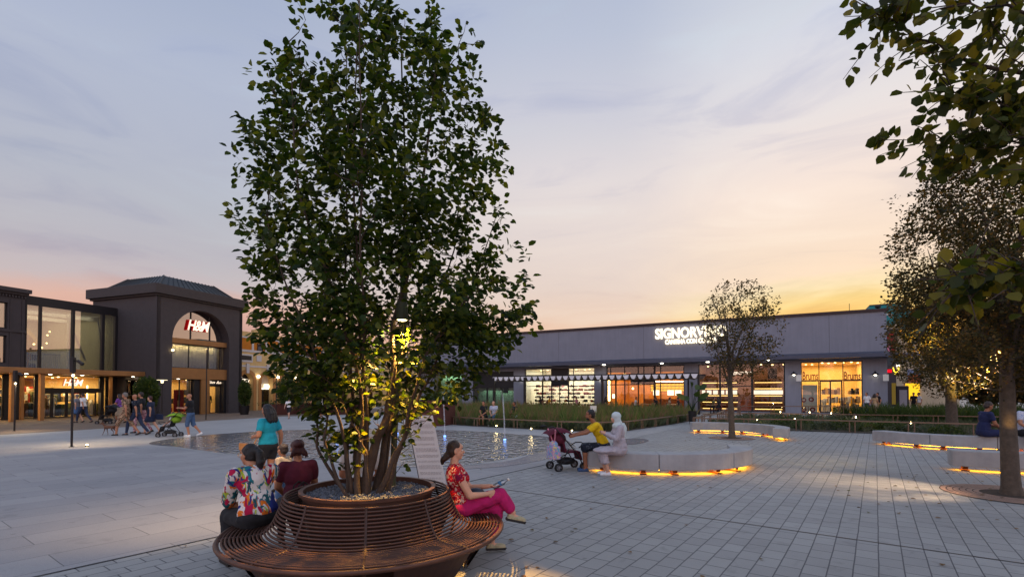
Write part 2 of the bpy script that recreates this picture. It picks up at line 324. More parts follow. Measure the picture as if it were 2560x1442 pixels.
a, b = gq(7.45, 6.6), gq(7.45, -14); dv = (b - a).normalized(); nn = Vector((-dv.y, dv.x, 0)) * .011
dj.quad(a + nn, b + nn, b - nn, a - nn)
for k in (.35, 1.0):
    c0 = gq(7.45 - .045, -3.2 - k * 1.4); 
    for e in (0, 1):
        p = c0 + V * (.9 * k * e); dj.quad(p, p + V * .012, p + V * .012 + U * .09, p + U * .09)
    for e in (0, 1):
        p = c0 + U * (.09 * e); dj.quad(p, p + V * .9 * k, p + V * .9 * k + U * .008, p + U * .008)
for v in range(len(dj.v)): dj.v[v] = (dj.v[v][0], dj.v[v][1], .004)
o = dj.build('road_joint', 'dark_metal'); tag(o, kind='structure'); o.name = 'path_joint'
if o.data.polygons[0].normal.z < 0: o.data.flip_normals()
# edge strip between slabs and blocks
ej = MB(); a, b = gq(-8, 6.65), gq(13.5, 6.65); ej.quad(a - V * .012, b - V * .012, b + V * .012, a + V * .012)
ej.v = [(x, y, .008) for x, y, z in ej.v]; tag(ej.build('path_edge', mat('joint_dark', (70, 70, 74), .8)), kind='structure')

# ---------------------------------------------------------------- pool
m, nt = _mat('water'); N = nt.nodes.new; L = nt.links.new
o_ = N('ShaderNodeOutputMaterial'); p_ = N('ShaderNodeBsdfPrincipled'); L(p_.outputs[0], o_.inputs[0]); p_.inputs['Base Color'].default_value = (.22, .225, .235, 1); p_.inputs['Roughness'].default_value = .08; p_.inputs['Specular IOR Level'].default_value = .9
c_ = N('ShaderNodeTexCoord'); h = None
sepw = N('ShaderNodeSeparateXYZ'); L(c_.outputs['Object'], sepw.inputs[0])
calm = N('ShaderNodeMapRange'); L(sepw.outputs[0], calm.inputs['Value']); calm.inputs['From Min'].default_value = -11; calm.inputs['From Max'].default_value = -6; calm.inputs['To Min'].default_value = .25; calm.inputs['To Max'].default_value = 1
bs = []
for scl, st in ((4.2, .8), (11, .55)):
    n = N('ShaderNodeTexNoise'); mp_ = N('ShaderNodeMapping'); mp_.inputs['Scale'].default_value = (1, .5, 1); L(c_.outputs['Object'], mp_.inputs[0]); L(mp_.outputs[0], n.inputs['Vector']); n.inputs['Scale'].default_value = scl; n.inputs['Detail'].default_value = 2; n.inputs['Distortion'].default_value = .4
    b_ = N('ShaderNodeBump'); L(n.outputs['Fac'], b_.inputs['Height']); b_.inputs['Distance'].default_value = .22 if scl < 5 else .09
    mu = N('ShaderNodeMath'); mu.operation = 'MULTIPLY'; mu.inputs[1].default_value = st; L(calm.outputs[0], mu.inputs[0]); L(mu.outputs[0], b_.inputs['Strength'])
    if h: L(h, b_.inputs['Normal'])
    h = b_.outputs[0]
L(h, p_.inputs['Normal']); MATS['water'] = m
mat('wet', (122, 124, 132), .18, 0, .15, 2)
def smooth_poly(P, n=6):
    out = []; k = len(P)
    for i in range(k):
        p0, p1, p2, p3 = [Vector(P[(i + j) % k]) for j in (-1, 0, 1, 2)]
        for t in range(n):
            t /= n; out.append(.5 * ((2 * p1) + (p2 - p0) * t + (2 * p0 - 5 * p1 + 4 * p2 - p3) * t * t + (3 * p1 - p0 - 3 * p2 + p3) * t ** 3))
    return out
pool = [G(372, 1108), G(450, 1118), G(540, 1131), G(640, 1138), G(800, 1148), G(960, 1166), G(1110, 1166), G(1200, 1158), G(1290, 1142), G(1370, 1124), G(1376, 1105), G(1340, 1092), G(1250, 1082), G(1140, 1076), G(900, 1072), G(700, 1076), G(560, 1084), G(450, 1094)]
sheet('water', smooth_poly(pool), .012, MATS['water'])
sheet('wet_path', smooth_poly([G(1100, 1172), G(1260, 1166), G(1400, 1140), G(1440, 1118), G(1400, 1096), G(1300, 1086), G(1360, 1110), G(1290, 1148)], 4), .010, MATS['wet'])
sheet('wet_pavement', smooth_poly([G(1555, 1098), G(1600, 1096), G(1622, 1101), G(1600, 1108), G(1560, 1112), G(1530, 1110)], 4), .012, MATS['wet'])
# ================================================================ buildings
mat('tower_wall', (66, 60, 61), .8, 0, .10, 3, .3, 60); mat('tower_trim', (62, 56, 56), .75, 0, .1, 3)
mat('brass', (158, 112, 66), .42, .35, .12, 3); mat('grey_wall', (130, 132, 144), .75, 0, .07, .8, .2, 80)
mat('canopy_metal', (70, 76, 94), .45, .3, .12, 2); mat('roof_metal', (60, 64, 66), .5, .3, .15, 3); mat('frame_dark', (34, 32, 34), .5, .2, .1)
mat('cream_wall', (186, 182, 156), .8, 0, .06, 2); mat('store_white', (225, 222, 212), .7, 0, .05); mat('store_warm', (222, 190, 130), .7, 0, .08)
mat('wood_dark', (96, 58, 34), .6, 0, .2, 4); mat('wood_amber', (190, 120, 54), .6, 0, .3, 1.5); mat('wood_orange', (176, 92, 34), .6, 0, .2, 4); mat('store_floor', (196, 176, 140), .35, 0, .1)
mat('beige', (208, 196, 172), .8, 0, .08, 3); mat('curtain', (214, 202, 176), .9, 0, .1, 8)
glassmat('glass', (250, 252, 250), .04); glassmat('glass_upper', (232, 238, 236), .34); glassmat('glass_mirror', (200, 204, 206), .5); glassmat('glass_frost', (205, 225, 212), .12, .3)
emit('lamp_warm', (255, 214, 140), 9); emit('lamp_white', (255, 244, 220), 10); emit('strip_warm', (255, 205, 120), 3.2); emit('strip_amber', (255, 184, 40), 3.0)
emit('sign_white', (255, 236, 200), 2.6); emit('sign_red', (215, 20, 24), .6); emit('sign_cream', (255, 232, 205), 1.6)
mat('sign_red_side', (190, 16, 22), .5); emit('uplight', (255, 226, 160), 22)

def wall_grid(mb, x0, x1, z0, z1, holes, y0, y1, axis='x'):
    """wall slab x0..x1, z0..z1 between depth y0 (front) and y1 with rectangular holes (hx0,hx1,hz0,hz1)"""
    xs = sorted({x0, x1, *[min(max(h[i], x0), x1) for h in holes for i in (0, 1)]}); zs = sorted({z0, z1, *[min(max(h[i], z0), z1) for h in holes for i in (2, 3)]})
    def solid(i, j):
        if i < 0 or j < 0 or i >= len(xs) - 1 or j >= len(zs) - 1: return False
        cx, cz = (xs[i] + xs[i + 1]) / 2, (zs[j] + zs[j + 1]) / 2
        return not any(h[0] < cx < h[1] and h[2] < cz < h[3] for h in holes)
    P = (lambda x, y, z: (x, y, z)) if axis == 'x' else (lambda x, y, z: (y, x, z))
    for i in range(len(xs) - 1):
        for j in range(len(zs) - 1):
            if not solid(i, j): continue
            a, b, c, d = xs[i], xs[i + 1], zs[j], zs[j + 1]
            mb.quad(P(a, y0, c), P(b, y0, c), P(b, y0, d), P(a, y0, d)); mb.quad(P(a, y1, c), P(a, y1, d), P(b, y1, d), P(b, y1, c))
            if not solid(i - 1, j): mb.quad(P(a, y0, c), P(a, y0, d), P(a, y1, d), P(a, y1, c))
            if not solid(i + 1, j): mb.quad(P(b, y0, c), P(b, y1, c), P(b, y1, d), P(b, y0, d))
            if not solid(i, j - 1): mb.quad(P(a, y0, c), P(a, y1, c), P(b, y1, c), P(b, y0, c))
            if not solid(i, j + 1): mb.quad(P(a, y0, d), P(b, y0, d), P(b, y1, d), P(a, y1, d))
    return mb
def window(par, x0, x1, z0, z1, y, fr='frame_dark', gl='glass', muls=(), rails=(), w=.06, name='window'):
    """frame (part) with its glass pane (sub-part); muls: x positions, rails: z positions"""
    f = MB(); f.bx(x0, x0 + w, y - .05, y + .05, z0, z1); f.bx(x1 - w, x1, y - .05, y + .05, z0, z1)
    f.bx(x0 + w, x1 - w, y - .05, y + .05, z1 - w, z1); f.bx(x0 + w, x1 - w, y - .05, y + .05, z0, z0 + w)
    for mx_ in muls: f.bx(mx_ - w / 2, mx_ + w / 2, y - .045, y + .045, z0 + w, z1 - w)
    for mz in rails: f.bx(x0 + w, x1 - w, y - .04, y + .04, mz - w / 2, mz + w / 2)
    fo = f.build(name, MATS[fr], par); g = MB(); g.bx(x0 + w, x1 - w, y - .006, y + .006, z0 + w, z1 - w); g.build('pane', MATS[gl], fo); return fo
rs = random.Random(5)
def room(par, x0, x1, y0, y1, z0, z1, wallm, ceil=None, power=100, col=(1, .8, .5), nm='interior', floorm='store_floor', spots=6, side=True):
    """lit shop interior behind the glass: walls, floor, ceiling, small ceiling lamps and one broad light"""
    b = MB(); b.bx(x0, x1, y1, y1 + .05, z0, z1)
    if side: b.bx(x0 - .05, x0, y0, y1, z0, z1); b.bx(x1, x1 + .05, y0, y1, z0, z1)
    b.build(nm, MATS[wallm], par); f = MB(); f.bx(x0, x1, y0, y1, z0 - .04, z0); f.build('floor', MATS[floorm], par)
    c = MB(); c.bx(x0, x1, y0, y1, z1, z1 + .05); c.build('ceiling', MATS[ceil or wallm], par)
    if power: area('room_light', ((x0 + x1) / 2, (y0 + y1) / 2, z1 - .12), (x1 - x0) * .85, (y1 - y0) * .8, power, col, par)
    for k in range(spots):
        l = MB(); l.lathe([(0, 0), (.075, 0), (.075, .05), (0, .05)], 10, (x0 + (x1 - x0) * (k + .5 + rs.uniform(-.2, .2)) / spots, y0 + (y1 - y0) * rs.uniform(.15, .8), z1 - .07)); l.build('ceiling_lamp', MATS['lamp_warm'], par)
def goods(par, x0, x1, y, z0, z1, pal, n=26, nm='merchandise', rows=3, seed=1):
    """clothes rails and stacked goods, one mesh per colour"""
    r = random.Random(seed); mbs = [MB() for _ in pal]
    for k in range(n):
        i = r.randrange(len(pal)); row = r.randrange(rows); h = (z1 - z0) / rows; x = r.uniform(x0, x1); zz = z0 + row * h; w = r.uniform(.08, .3)
        mbs[i].bx(x, x + w, y + r.uniform(0, .6), y + r.uniform(.65, .9), zz + .05, zz + h * r.uniform(.45, .85))
    for i, b in enumerate(mbs):
        if b.v: b.build(nm, pal[i], par, bevel=.02)['kind'] = 'stuff'
C = {k: mat('cloth_' + k, c, .9, 0, .15, 20) for k, c in dict(black=(26, 26, 30), white=(224, 222, 220), navy=(30, 40, 66), red=(150, 34, 36), tan=(184, 150, 110), olive=(90, 92, 60), blue=(70, 100, 140), pink=(210, 130, 150), yellow=(214, 160, 30), grey=(120, 120, 126), green=(60, 90, 60), brown=(96, 66, 46), teal=(20, 150, 170), maroon=(88, 22, 44), magenta=(176, 16, 92), purple=(120, 70, 150), lilac=(172, 164, 170), sand=(180, 160, 135)).items()}
PAL = [C[k] for k in ('black', 'white', 'navy', 'tan', 'olive', 'red', 'grey')]

# ---------------------------------------------------------------- dark fashion store on the left
T = Frame((-26.3, 36.9), math.atan2(.938, .345))
st = empty('store_building', (T.o.x, T.o.y, 0), T.a, 'dark brown store with an arched corner tower, glass wing and brass canopy', 'building')
TX, TY, TZ = T.u(604), 7.3, 9.6
ax0, ax1 = T.u(429), T.u(572); acx = (ax0 + ax1) / 2; ar = (ax1 - ax0) / 2
zs = T.z(429, 846); ztop = zs + ar
w = MB()
# tower front with arched opening
n = 32
for i in range(n):
    a0, a1 = math.pi * (1 - i / n), math.pi * (1 - (i + 1) / n); xa, xb = acx + ar * math.cos(a0), acx + ar * math.cos(a1); za, zb = zs + ar * math.sin(a0), zs + ar * math.sin(a1)
    for y in (0, 1.0): w.quad((xa, y, za), (xb, y, zb), (xb, y, TZ), (xa, y, TZ))
    w.quad((xa, 0, za), (xa, 1.0, za), (xb, 1.0, zb), (xb, 0, zb))
for x0, x1 in ((0, ax0), (ax1, TX)):
    for y in (0, 1.0): w.quad((x0, y, 0), (x1, y, 0), (x1, y, TZ), (x0, y, TZ))
w.quad((ax0, 0, 0), (ax0, 1, 0), (ax0, 1, zs), (ax0, 0, zs)); w.quad((ax1, 0, 0), (ax1, 1, 0), (ax1, 1, zs), (ax1, 0, zs))
# left face with a shop window under the canopy, right and back faces
def ys_left(px): # depth along the left face for a pixel column
    L_ = Frame(T.o, T.a - R(90)); d = ray(px, 980); nrm = T.x; t = T.o.dot(nrm) / d.dot(nrm); return (d * t - T.o).dot(T.y)
lw0, lw1 = ys_left(346), ys_left(311)
wall_grid(w, 0, TY, 0, TZ, [(lw0, lw1, .1, 2.75)], 0, .3, 'y'); wall_grid(w, 0, TY, 0, TZ, [], TX - .3, TX, 'y'); w.bx(.3, TX - .3, TY - .3, TY, 0, TZ)
w.build('wall', 'tower_wall', st)
c = MB(); ov = .34
for z0, z1, o in ((8.98, 9.12, .16), (9.12, 9.85, ov)):
    c.bx(-o, TX + o, -o, TY + o, z0, z1)
c.build('cornice', 'tower_trim', st, bevel=.03)
rf = MB(); i0, i1 = .4, 1.6; z0, z1 = 9.85, 10.9
b0 = [(i0, i0), (TX - i0, i0), (TX - i0, TY - i0), (i0, TY - i0)]; b1 = [(i1, i1), (TX - i1, i1), (TX - i1, TY - i1), (i1, TY - i1)]
rf.add([(x, y, z0) for x, y in b0] + [(x, y, z1) for x, y in b1], [(0, 1, 5, 4), (1, 2, 6, 5), (2, 3, 7, 6), (3, 0, 4, 7), (4, 5, 6, 7)])
ro = rf.build('roof', 'roof_metal', st)
sm = MB()
for k in range(14):     # standing seams on the slopes
    t = (k + .5) / 14
    for (p, q), (p1, q1) in (((b0[0], b0[1]), (b1[0], b1[1])), ((b0[3], b0[0]), (b1[3], b1[0])), ((b0[1], b0[2]), (b1[1], b1[2]))):
        a = Vector((p[0] + (q[0] - p[0]) * t, p[1] + (q[1] - p[1]) * t, z0 + .02)); b = Vector((p1[0] + (q1[0] - p1[0]) * t, p1[1] + (q1[1] - p1[1]) * t, z1 + .03)); sm.tube([a, b], .03, 4)
for (p, p1) in zip(b0, b1): sm.tube([(p[0], p[1], z0 + .02), (p1[0], p1[1], z1 + .03)], .06, 6)
sm.build('seam', 'roof_metal', ro)
# arch interior: glazing, two brass bands, curtained middle window, shopfront
yg = .75
def tz(px, py, yo=yg): return T.z(px, py, yo)
gm = MB(); gp = [(acx + (ar + .02) * math.cos(math.pi * (1 - i / 32)), zs + ar * math.sin(math.pi * (1 - i / 32))) for i in range(33)]
gm.add([(x, yg, z) for x, z in gp], [tuple(range(33))]); go = gm.build('pane', 'glass_mirror', st)
fm = MB(); gx = [T.u(474, yg), T.u(522, yg)]
for x in gx: fm.bx(x - .035, x + .035, yg - .06, yg + .04, zs, zs + math.sqrt(max(.01, ar ** 2 - (x - acx) ** 2)))
for x in (T.u(488, yg), T.u(508, yg)): fm.bx(x - .03, x + .03, yg + .03, yg + .06, zs + 1.1, zs + math.sqrt(max(.01, ar ** 2 - (x - acx) ** 2)))
fm.build('window_frame', 'frame_dark', st)
zb1, zb0 = tz(429, 843, .35), tz(429, 856, .35)
bb = MB(); bb.bx(ax0 + .003, ax1 - .003, .3, 1.0, zb0, zb1); bb.build('band', 'brass', st)
zc1, zc0 = tz(429, 918, .3), tz(429, 946, .3)
bb = MB(); bb.bx(ax0 + .003, ax1 - .003, .25, 1.0, zc0, zc1); bb.build('band', 'brass', st)
window(st, ax0, ax1 - .12, zc1, zb0, yg, gl='glass_upper', muls=[T.u(470, yg), T.u(519, yg)])
cu = MB()
for k in range(60):
    x0 = ax0 + (ax1 - ax0) * k / 60; x1 = ax0 + (ax1 - ax0) * (k + 1) / 60; y0 = 1.25 + .09 * math.sin(k * 1.9); y1 = 1.25 + .09 * math.sin((k + 1) * 1.9); cu.quad((x0, y0, zc1 - .05), (x1, y1, zc1 - .05), (x1, y1, zb0), (x0, y0, zb0))
cu.build('curtain', 'curtain', st, smooth=True)
b_ = MB(); b_.bx(ax0 - .2, ax1 + .2, 1.1, 1.15, zb1, zs + ar + .1); b_.build('interior', 'cloth_grey' if 0 else mat('attic', (90, 82, 80), .8), st)
area('room_light', ((ax0 + ax1) / 2, 1.05, zb0 - .05), (ax1 - ax0) * .8, .12, 90, (1, .74, .4), st)
room(st, ax0 - .3, ax1 + .3, 1.6, 3.0, zc1 - .03, zb0 + .05, 'store_warm', power=30, col=(1, .72, .36), spots=3)
# tower shopfront
zf = zc0
room(st, ax0, ax1, 1.05, 5.0, .03, zf, 'store_warm', power=150, col=(1, .70, .34), spots=5)
x1_, x2_, x3_, x4_ = T.u(478, yg), T.u(503, .3), T.u(516, yg), T.u(550, yg)
window(st, ax0, x1_, .05, zf, yg, muls=[T.u(448, yg)])
pr = MB(); pr.bx(x1_ + .001, x2_, .45, 1.3, 0, zf); pr.bx(x4_ + .001, ax1 - .004, .3, 1.3, 0, zf); pr.build_split('pier', 'frame_dark', st)
pr = MB(); pr.bx(x2_ + .002, x3_ - .05, .3, .7, 0, zf); pr.build('column', 'brass', st)
window(st, x3_, x4_, .05, zf, yg, rails=[zf - .55])
sg = MB(); sg.bx(x3_ + .07, x4_ - .07, yg - .09, yg - .06, zf - .52, zf - .06); so_ = sg.build('fascia_sign', 'black', st)
text_obj('lettering', 'lim lui', .34, MATS['sign_cream'], so_, ((x3_ + x4_) / 2, yg - .12, zf - .22), shear=.5, ext=.01, sx=1.5)
pm = MB(); pm.bx(T.u(435, 1.3), T.u(460, 1.3), 1.3, 1.34, .25, 2.0); po = pm.build('poster', mat('poster_red', (150, 30, 34), .6), st)
pf = MB(); px_ = T.u(447, 1.3); pf.ell((px_, 1.26, 1.72), (.06, .02, .09)); pf.build('printed_head', C['tan'], po)
pf = MB(); pf.bx(px_ - .12, px_ + .12, 1.27, 1.29, 1.15, 1.62); pf.build('printed_jacket', C['black'], po)
pf = MB(); pf.bx(px_ - .10, px_ + .08, 1.275, 1.295, .35, 1.15); pf.build('printed_trousers', C['tan'], po)
goods(st, ax0 + .3, ax1 - .8, 3.6, .1, 2.2, PAL, 40, seed=3)
def mannequin(par, x, y, z, h, m, m2=None):
    b = MB(); s = h / 1.75; b.ell((x, y, z + 1.62 * s), (.08 * s, .09 * s, .12 * s)); b.tube([(x, y, z + 1.5 * s), (x, y, z + 1.42 * s), (x, y, z + 1.2 * s), (x, y, z + .95 * s), (x, y, z + .8 * s)], [.05 * s, .17 * s, .16 * s, .13 * s, .16 * s], 10)
    for e in (-1, 1): b.tube([(x + e * .2 * s, y, z + 1.4 * s), (x + e * .26 * s, y, z + 1.1 * s), (x + e * .24 * s, y - .05, z + .85 * s)], [.05 * s, .045 * s, .03 * s], 8); b.tube([(x + e * .08 * s, y, z + .85 * s), (x + e * .09 * s, y, z + .45 * s), (x + e * .1 * s, y, z + .02)], [.09 * s, .06 * s, .04 * s], 8)
    b.build('mannequin', m, par, smooth=True)
mannequin(st, (x3_ + x4_) / 2 - .35, 1.7, .05, 1.75, C['navy']); mannequin(st, (x3_ + x4_) / 2 + .35, 1.7, .05, 1.75, C['black'])
# red and white logo in the arch
lx = T.u(499, .25); lz = T.z(499, 815, .25); lh = T.z(499, 800, .25) - T.z(499, 832, .25)
text_obj('logo_sign', 'H&M', lh * 1.12, MATS['sign_cream'], st, (lx, .60, lz), shear=.28, ext=.07, bold=.03, sx=.80, m_side=MATS['sign_red'], spacing=.86)
fl = MB(); fl.ell((T.u(430, -.05), -.08, T.z(430, 875)), .07); fl.build('wall_light', MATS['uplight'], st)
# glass wing
wy = 4.4; wx0, wx1 = T.u(59, wy), -.004; WZ = 8.25; cz0, cz1 = 2.97, 3.32
def wu(px): return T.u(px, wy)
top = MB(); top.bx(wx0, wx1, wy - .05, wy + .5, 7.72, WZ); top.bx(wx0, wx1, wy + .5, 14, 8.0, WZ - .05); top.build('roof_beam', 'frame_dark', st)
# panes with mullions
zt = 7.72; zbu = T.z(60, 917, wy)
window(st, wx0, wu(289), cz1, zt, wy, gl='glass_upper', muls=[], w=.08)
mu = MB()
for a, b in ((94, 99), (176, 182), (250, 257), (283, 289)): mu.bx(wu(a), wu(b), wy - .12, wy + .12, cz1 + .08, zt - .08)
mu.build_split('mullion', 'frame_dark', st)
dk = MB(); dk.bx(wu(289) + .002, wx1, wy - .08, wy + .3, .02, 7.72); dk.build_split('pier', 'frame_dark', st)
room(st, wx0 + .1, wx1 - .1, wy + .25, 13.5, cz1 - .02, zt - .05, 'cream_wall', power=240, col=(1, .82, .56), spots=0, nm='interior')
# curved soffit, beams, balustrade, lights of the upper room
b = MB(); n = 20; sxa, sxb = wu(62), wu(195)
for i in range(n):
    a0, a1 = i / n, (i + 1) / n; zf_ = lambda a: 4.9 + 1.55 * math.sin(math.pi * a) ** .7
    b.quad((sxa + (sxb - sxa) * a0, 9, zf_(a0)), (sxa + (sxb - sxa) * a1, 9, zf_(a1)), (sxa + (sxb - sxa) * a1, 9, zf_(a1) + .42), (sxa + (sxb - sxa) * a0, 9, zf_(a0) + .42))
    b.quad((sxa + (sxb - sxa) * a0, 9, zf_(a0)), (sxa + (sxb - sxa) * a1, 9, zf_(a1)), (sxa + (sxb - sxa) * a1, 13, zf_(a1)), (sxa + (sxb - sxa) * a0, 13, zf_(a0)))
b.build('arched_soffit', 'store_warm', st, smooth=False)
b = MB()
for k in range(60): x = wu(62) + k * .125; b.bx(x, x + .025, wy + 1.4, wy + 1.43, cz1 + .05, cz1 + 1.15) if x < wu(180) else None
b.bx(wu(62), wu(180), wy + 1.38, wy + 1.45, cz1 + 1.15, cz1 + 1.2); b.build('balustrade', 'store_white', st)
b = MB(); b.bx(wu(205), wu(214), 6.0, 6.3, cz1, 7.6); b.tube([(wu(200), 6.1, 7.5), (wu(248), 6.1, 4.2)], .08, 6); b.tube([(wu(262), 5.4, 7.4), (wu(280), 5.4, 4.2)], .06, 6); b.bx(wu(62), wu(285), 6.6, 6.9, 7.3, 7.6); b.bx(wu(62), wu(285), 9.6, 9.9, 7.3, 7.6); b.build('steel_frame', 'store_white', st)
for k in range(14):
    x = wu(70) + (wu(200) - wu(70)) * rs.random(); l = MB(); l.ell((x, 6 + 6 * rs.random(), 5.0 + 1.2 * rs.random()), .055 + .04 * rs.random(), None, 8, 6); l.build('ceiling_lamp', MATS['lamp_warm'], st)
goods(st, wu(64), wu(170), 8.2, cz1 + .1, cz1 + 1.5, [C['black'], C['navy'], C['white'], C['olive']], 50, rows=2, seed=8)
mannequin(st, wu(107), wy + 2.0, cz1, 1.6, C['yellow'])
# ground floor of the wing
room(st, wx0 - 8, wx1 - .6, wy + .25, 13.5, .03, 2.95, 'store_warm', power=1500, col=(1, .73, .34), spots=16)
hb = 2.97
window(st, wu(53), wu(88), .05, hb, wy); 
pr = MB(); pr.bx(wu(88) + .002, wu(93), wy - .1, wy + .2, .02, hb); pr.bx(wu(250), wu(257), wy - .1, wy + .2, .02, hb); pr.bx(wu(275), wu(289), wy - .1, wy + .2, .02, hb); pr.build_split('pier', 'frame_dark', st)
zh = T.z(150, 972, wy); zh2 = T.z(150, 979, wy)
window(st, wu(93), wu(250), zh, hb, wy)
hd = MB(); hd.bx(wu(93), wu(250), wy - .08, wy + .1, zh2 - .05, zh); hd.build('door_header', 'frame_dark', st)
for a, b in ((93, 129), (130, 166), (167, 202), (203, 240)): window(st, wu(a), wu(b), .04, zh2 - .05, wy, name='door', w=.07)
window(st, wu(257), wu(275), .05, hb, wy)
lsz = (T.z(172, 947, wy) - T.z(172, 967, wy)); text_obj('logo_sign', 'H&M', lsz * 1.15, MATS['sign_cream'], st, (wu(172), wy - .35, T.z(172, 957, wy)), shear=.28, ext=.05, bold=.014, sx=.9, m_side=MATS['sign_red'], spacing=.86)
goods(st, wu(-60), wu(270), 6.5, .05, 2.0, PAL + [C['white'], C['tan']], 110, seed=11, rows=2)
for zz_ in (.6, 1.1, 1.6, 2.1):
    b = MB(); b.bx(wu(-40), wu(270), 10.2, 10.5, zz_, zz_ + .03); b.build_split('shelf', 'wood_dark', st)
goods(st, wu(-60), wu(270), 5.2, .05, 1.5, [C['black'], C['brown'], C['white'], C['olive'], C['tan'], C['navy']], 60, seed=19, rows=1)
b = MB(); b.bx(wu(-60), wu(270), 12.9, 13.0, 2.3, 2.9); b.build('wall_panel', 'wood_dark', st)
goods(st, wu(56), wu(270), 10.5, .05, 2.4, PAL + [C['white'], C['tan']], 90, seed=12, rows=3)
for px, m_ in ((108, C['tan']), (131, C['white']), (262, C['sand'])): mannequin(st, T.u(px, wy + .9), wy + .9, .05, 1.7, m_)
for px in (70, 137, 175): sb = MB(); sb.bx(T.u(px, 12), T.u(px + 9, 12), 12, 12.1, 1.5, 1.9); sb.build('light_panel', MATS['strip_warm'], st)
sb = MB(); sb.bx(T.u(217, wy + .6), T.u(220, wy + .6), wy + .6, wy + .65, 1.3, 2.3); sb.build('light_panel', MATS['lamp_warm'], st)
# left-face window of the tower
f = MB(); y0, y1, z0, z1 = lw0, lw1, .1, 2.75
for a in ((y0, y0 + .07, z0, z1), (y1 - .07, y1, z0, z1), (y0 + .07, y1 - .07, z1 - .07, z1), (y0 + .07, y1 - .07, z0, z0 + .07), (y0 + .07, y1 - .07, 1.55, 1.6)): f.bx(.1, .18, *a)
fo = f.build('window', 'frame_dark', st); g = MB(); g.bx(.13, .14, y0, y1, z0, z1); g.build('pane', MATS['glass'], fo)
ib = MB(); ib.bx(.8, .85, y0 - 1, y1 + 1, .02, 2.85); ib.build('interior', 'store_warm', st)
area('room_light', (.55, (y0 + y1) / 2, 2.6), .4, 1.5, 22, (1, .68, .32), st)
# classical block at the far left
bz = T.z(59, 724, 4.0); bx1 = T.u(59, 4.0); hl_ = []
pz = lambda py: T.z(10, py, 4.0)
w = MB(); H_ = [(bx1 - 9, T.u(15, 4.0), pz(820), pz(755)), (bx1 - 9, T.u(14, 4.0), pz(907), pz(838))]
wall_grid(w, bx1 - 9, bx1, 3.32, bz - .4, H_, 4.0, 4.35); w.bx(bx1 - .3, bx1, 4.35, 8, 3.32, bz - .4); w.build('wall', 'tower_wall', st)
w = MB(); w.bx(bx1 - 9.2, bx1 + .12, 3.85, 9, bz - .4, bz - .25); w.bx(bx1 - 9.2, bx1 + .2, 3.7, 9, bz - .25, bz); w.bx(bx1 - 9, bx1 + .05, 3.93, 4.0, pz(828), pz(822))
for k in range(40): w.bx(bx1 - .1 - k * .16, bx1 - .02 - k * .16, 3.9, 4.0, bz - .6, bz - .45)
for x in (T.u(22, 4), T.u(52, 4)): w.bx(x - .04, x + .04, 3.95, 4.0, 3.4, bz - .75)
w.build('cornice', 'tower_trim', st)
for h in H_: window(st, h[0], h[1], h[2], h[3], 4.2, gl='glass_upper', muls=[h[1] - 1.2])
room(st, bx1 - 9, bx1 - .4, 4.5, 9, 3.4, bz - .5, 'curtain', power=60, col=(1, .85, .65), spots=2)
for a, b in ((-40, 8),): window(st, T.u(-90, 4.4), wu(b), .05, hb, wy)
pr = MB(); pr.bx(wu(8), wu(23), wy - .1, wy + .2, .02, hb); pr.bx(wu(34), wu(53) - .002, wy - .1, wy + .2, .02, hb); pr.build_split('pier', 'frame_dark', st)
# brass canopy with columns and downlights
cn = MB(); cn.bx(-9.5 + bx1, -.004, 1.12, wy - .14, cz0, cz1); cn.build('canopy', 'brass', st, bevel=.02)
for px in (29, 102): cc_ = MB(); x = T.u(px, 1.5); cc_.bx(x - .11, x + .11, 1.3, 1.55, 0, cz0); cc_.build('column', 'brass', st)
for px in (T.u(276, 3.6), T.u(30, 3.6) + .5): cc_ = MB(); cc_.bx(px - .08, px + .08, 3.5, 3.7, 0, cz0); cc_.build('column', 'brass', st)
for px in (27, 65, 125, 205, 332):
    x = T.u(px, 2.2); l = MB(); l.lathe([(0, -.02), (.09, -.02), (.09, 0), (0, 0)], 12, (x, 2.2, cz0)); l.build('downlight', MATS['lamp_white'], st)
area('canopy_light', (-6, 2.6, cz0 - .05), 12, 1.5, 60, (1, .75, .42), st)
l = MB(); l.lathe([(0, -.02), (.09, -.02), (.09, 0), (0, 0)], 12, (T.u(445, .5), .5, zc0)); l.build('downlight', MATS['lamp_white'], st)

# ---------------------------------------------------------------- yellow arcade building
YO = 3.5; YL = T.u(596, YO); yl = YL; YR = yl + 36
ab = empty('arcade_building', tuple(T.w(0, YO)), T.a, 'pale yellow shop arcade with brown arches, orange panels and stepped parapet', 'building')
mat('yellow_wall', (216, 182, 122), .85, 0, .08, 2, .2, 50); mat('orange_panel', (196, 118, 24), .85, 0, .1, 4); mat('white_trim', (206, 200, 196), .8, 0, .05); mat('arch_brown', (176, 122, 66), .85, 0, .1, 4)
yz = lambda px, py: T.z(px, py, YO)
yu = lambda px: T.u(px, YO)
ztopY = yz(620, 829); pitch = yu(668) - yu(617); ac = [yu(617) + k * pitch for k in range(7)]; arr = pitch * .375; zsp = yz(640, 952); 
w = MB(); arch_out = arr * .80
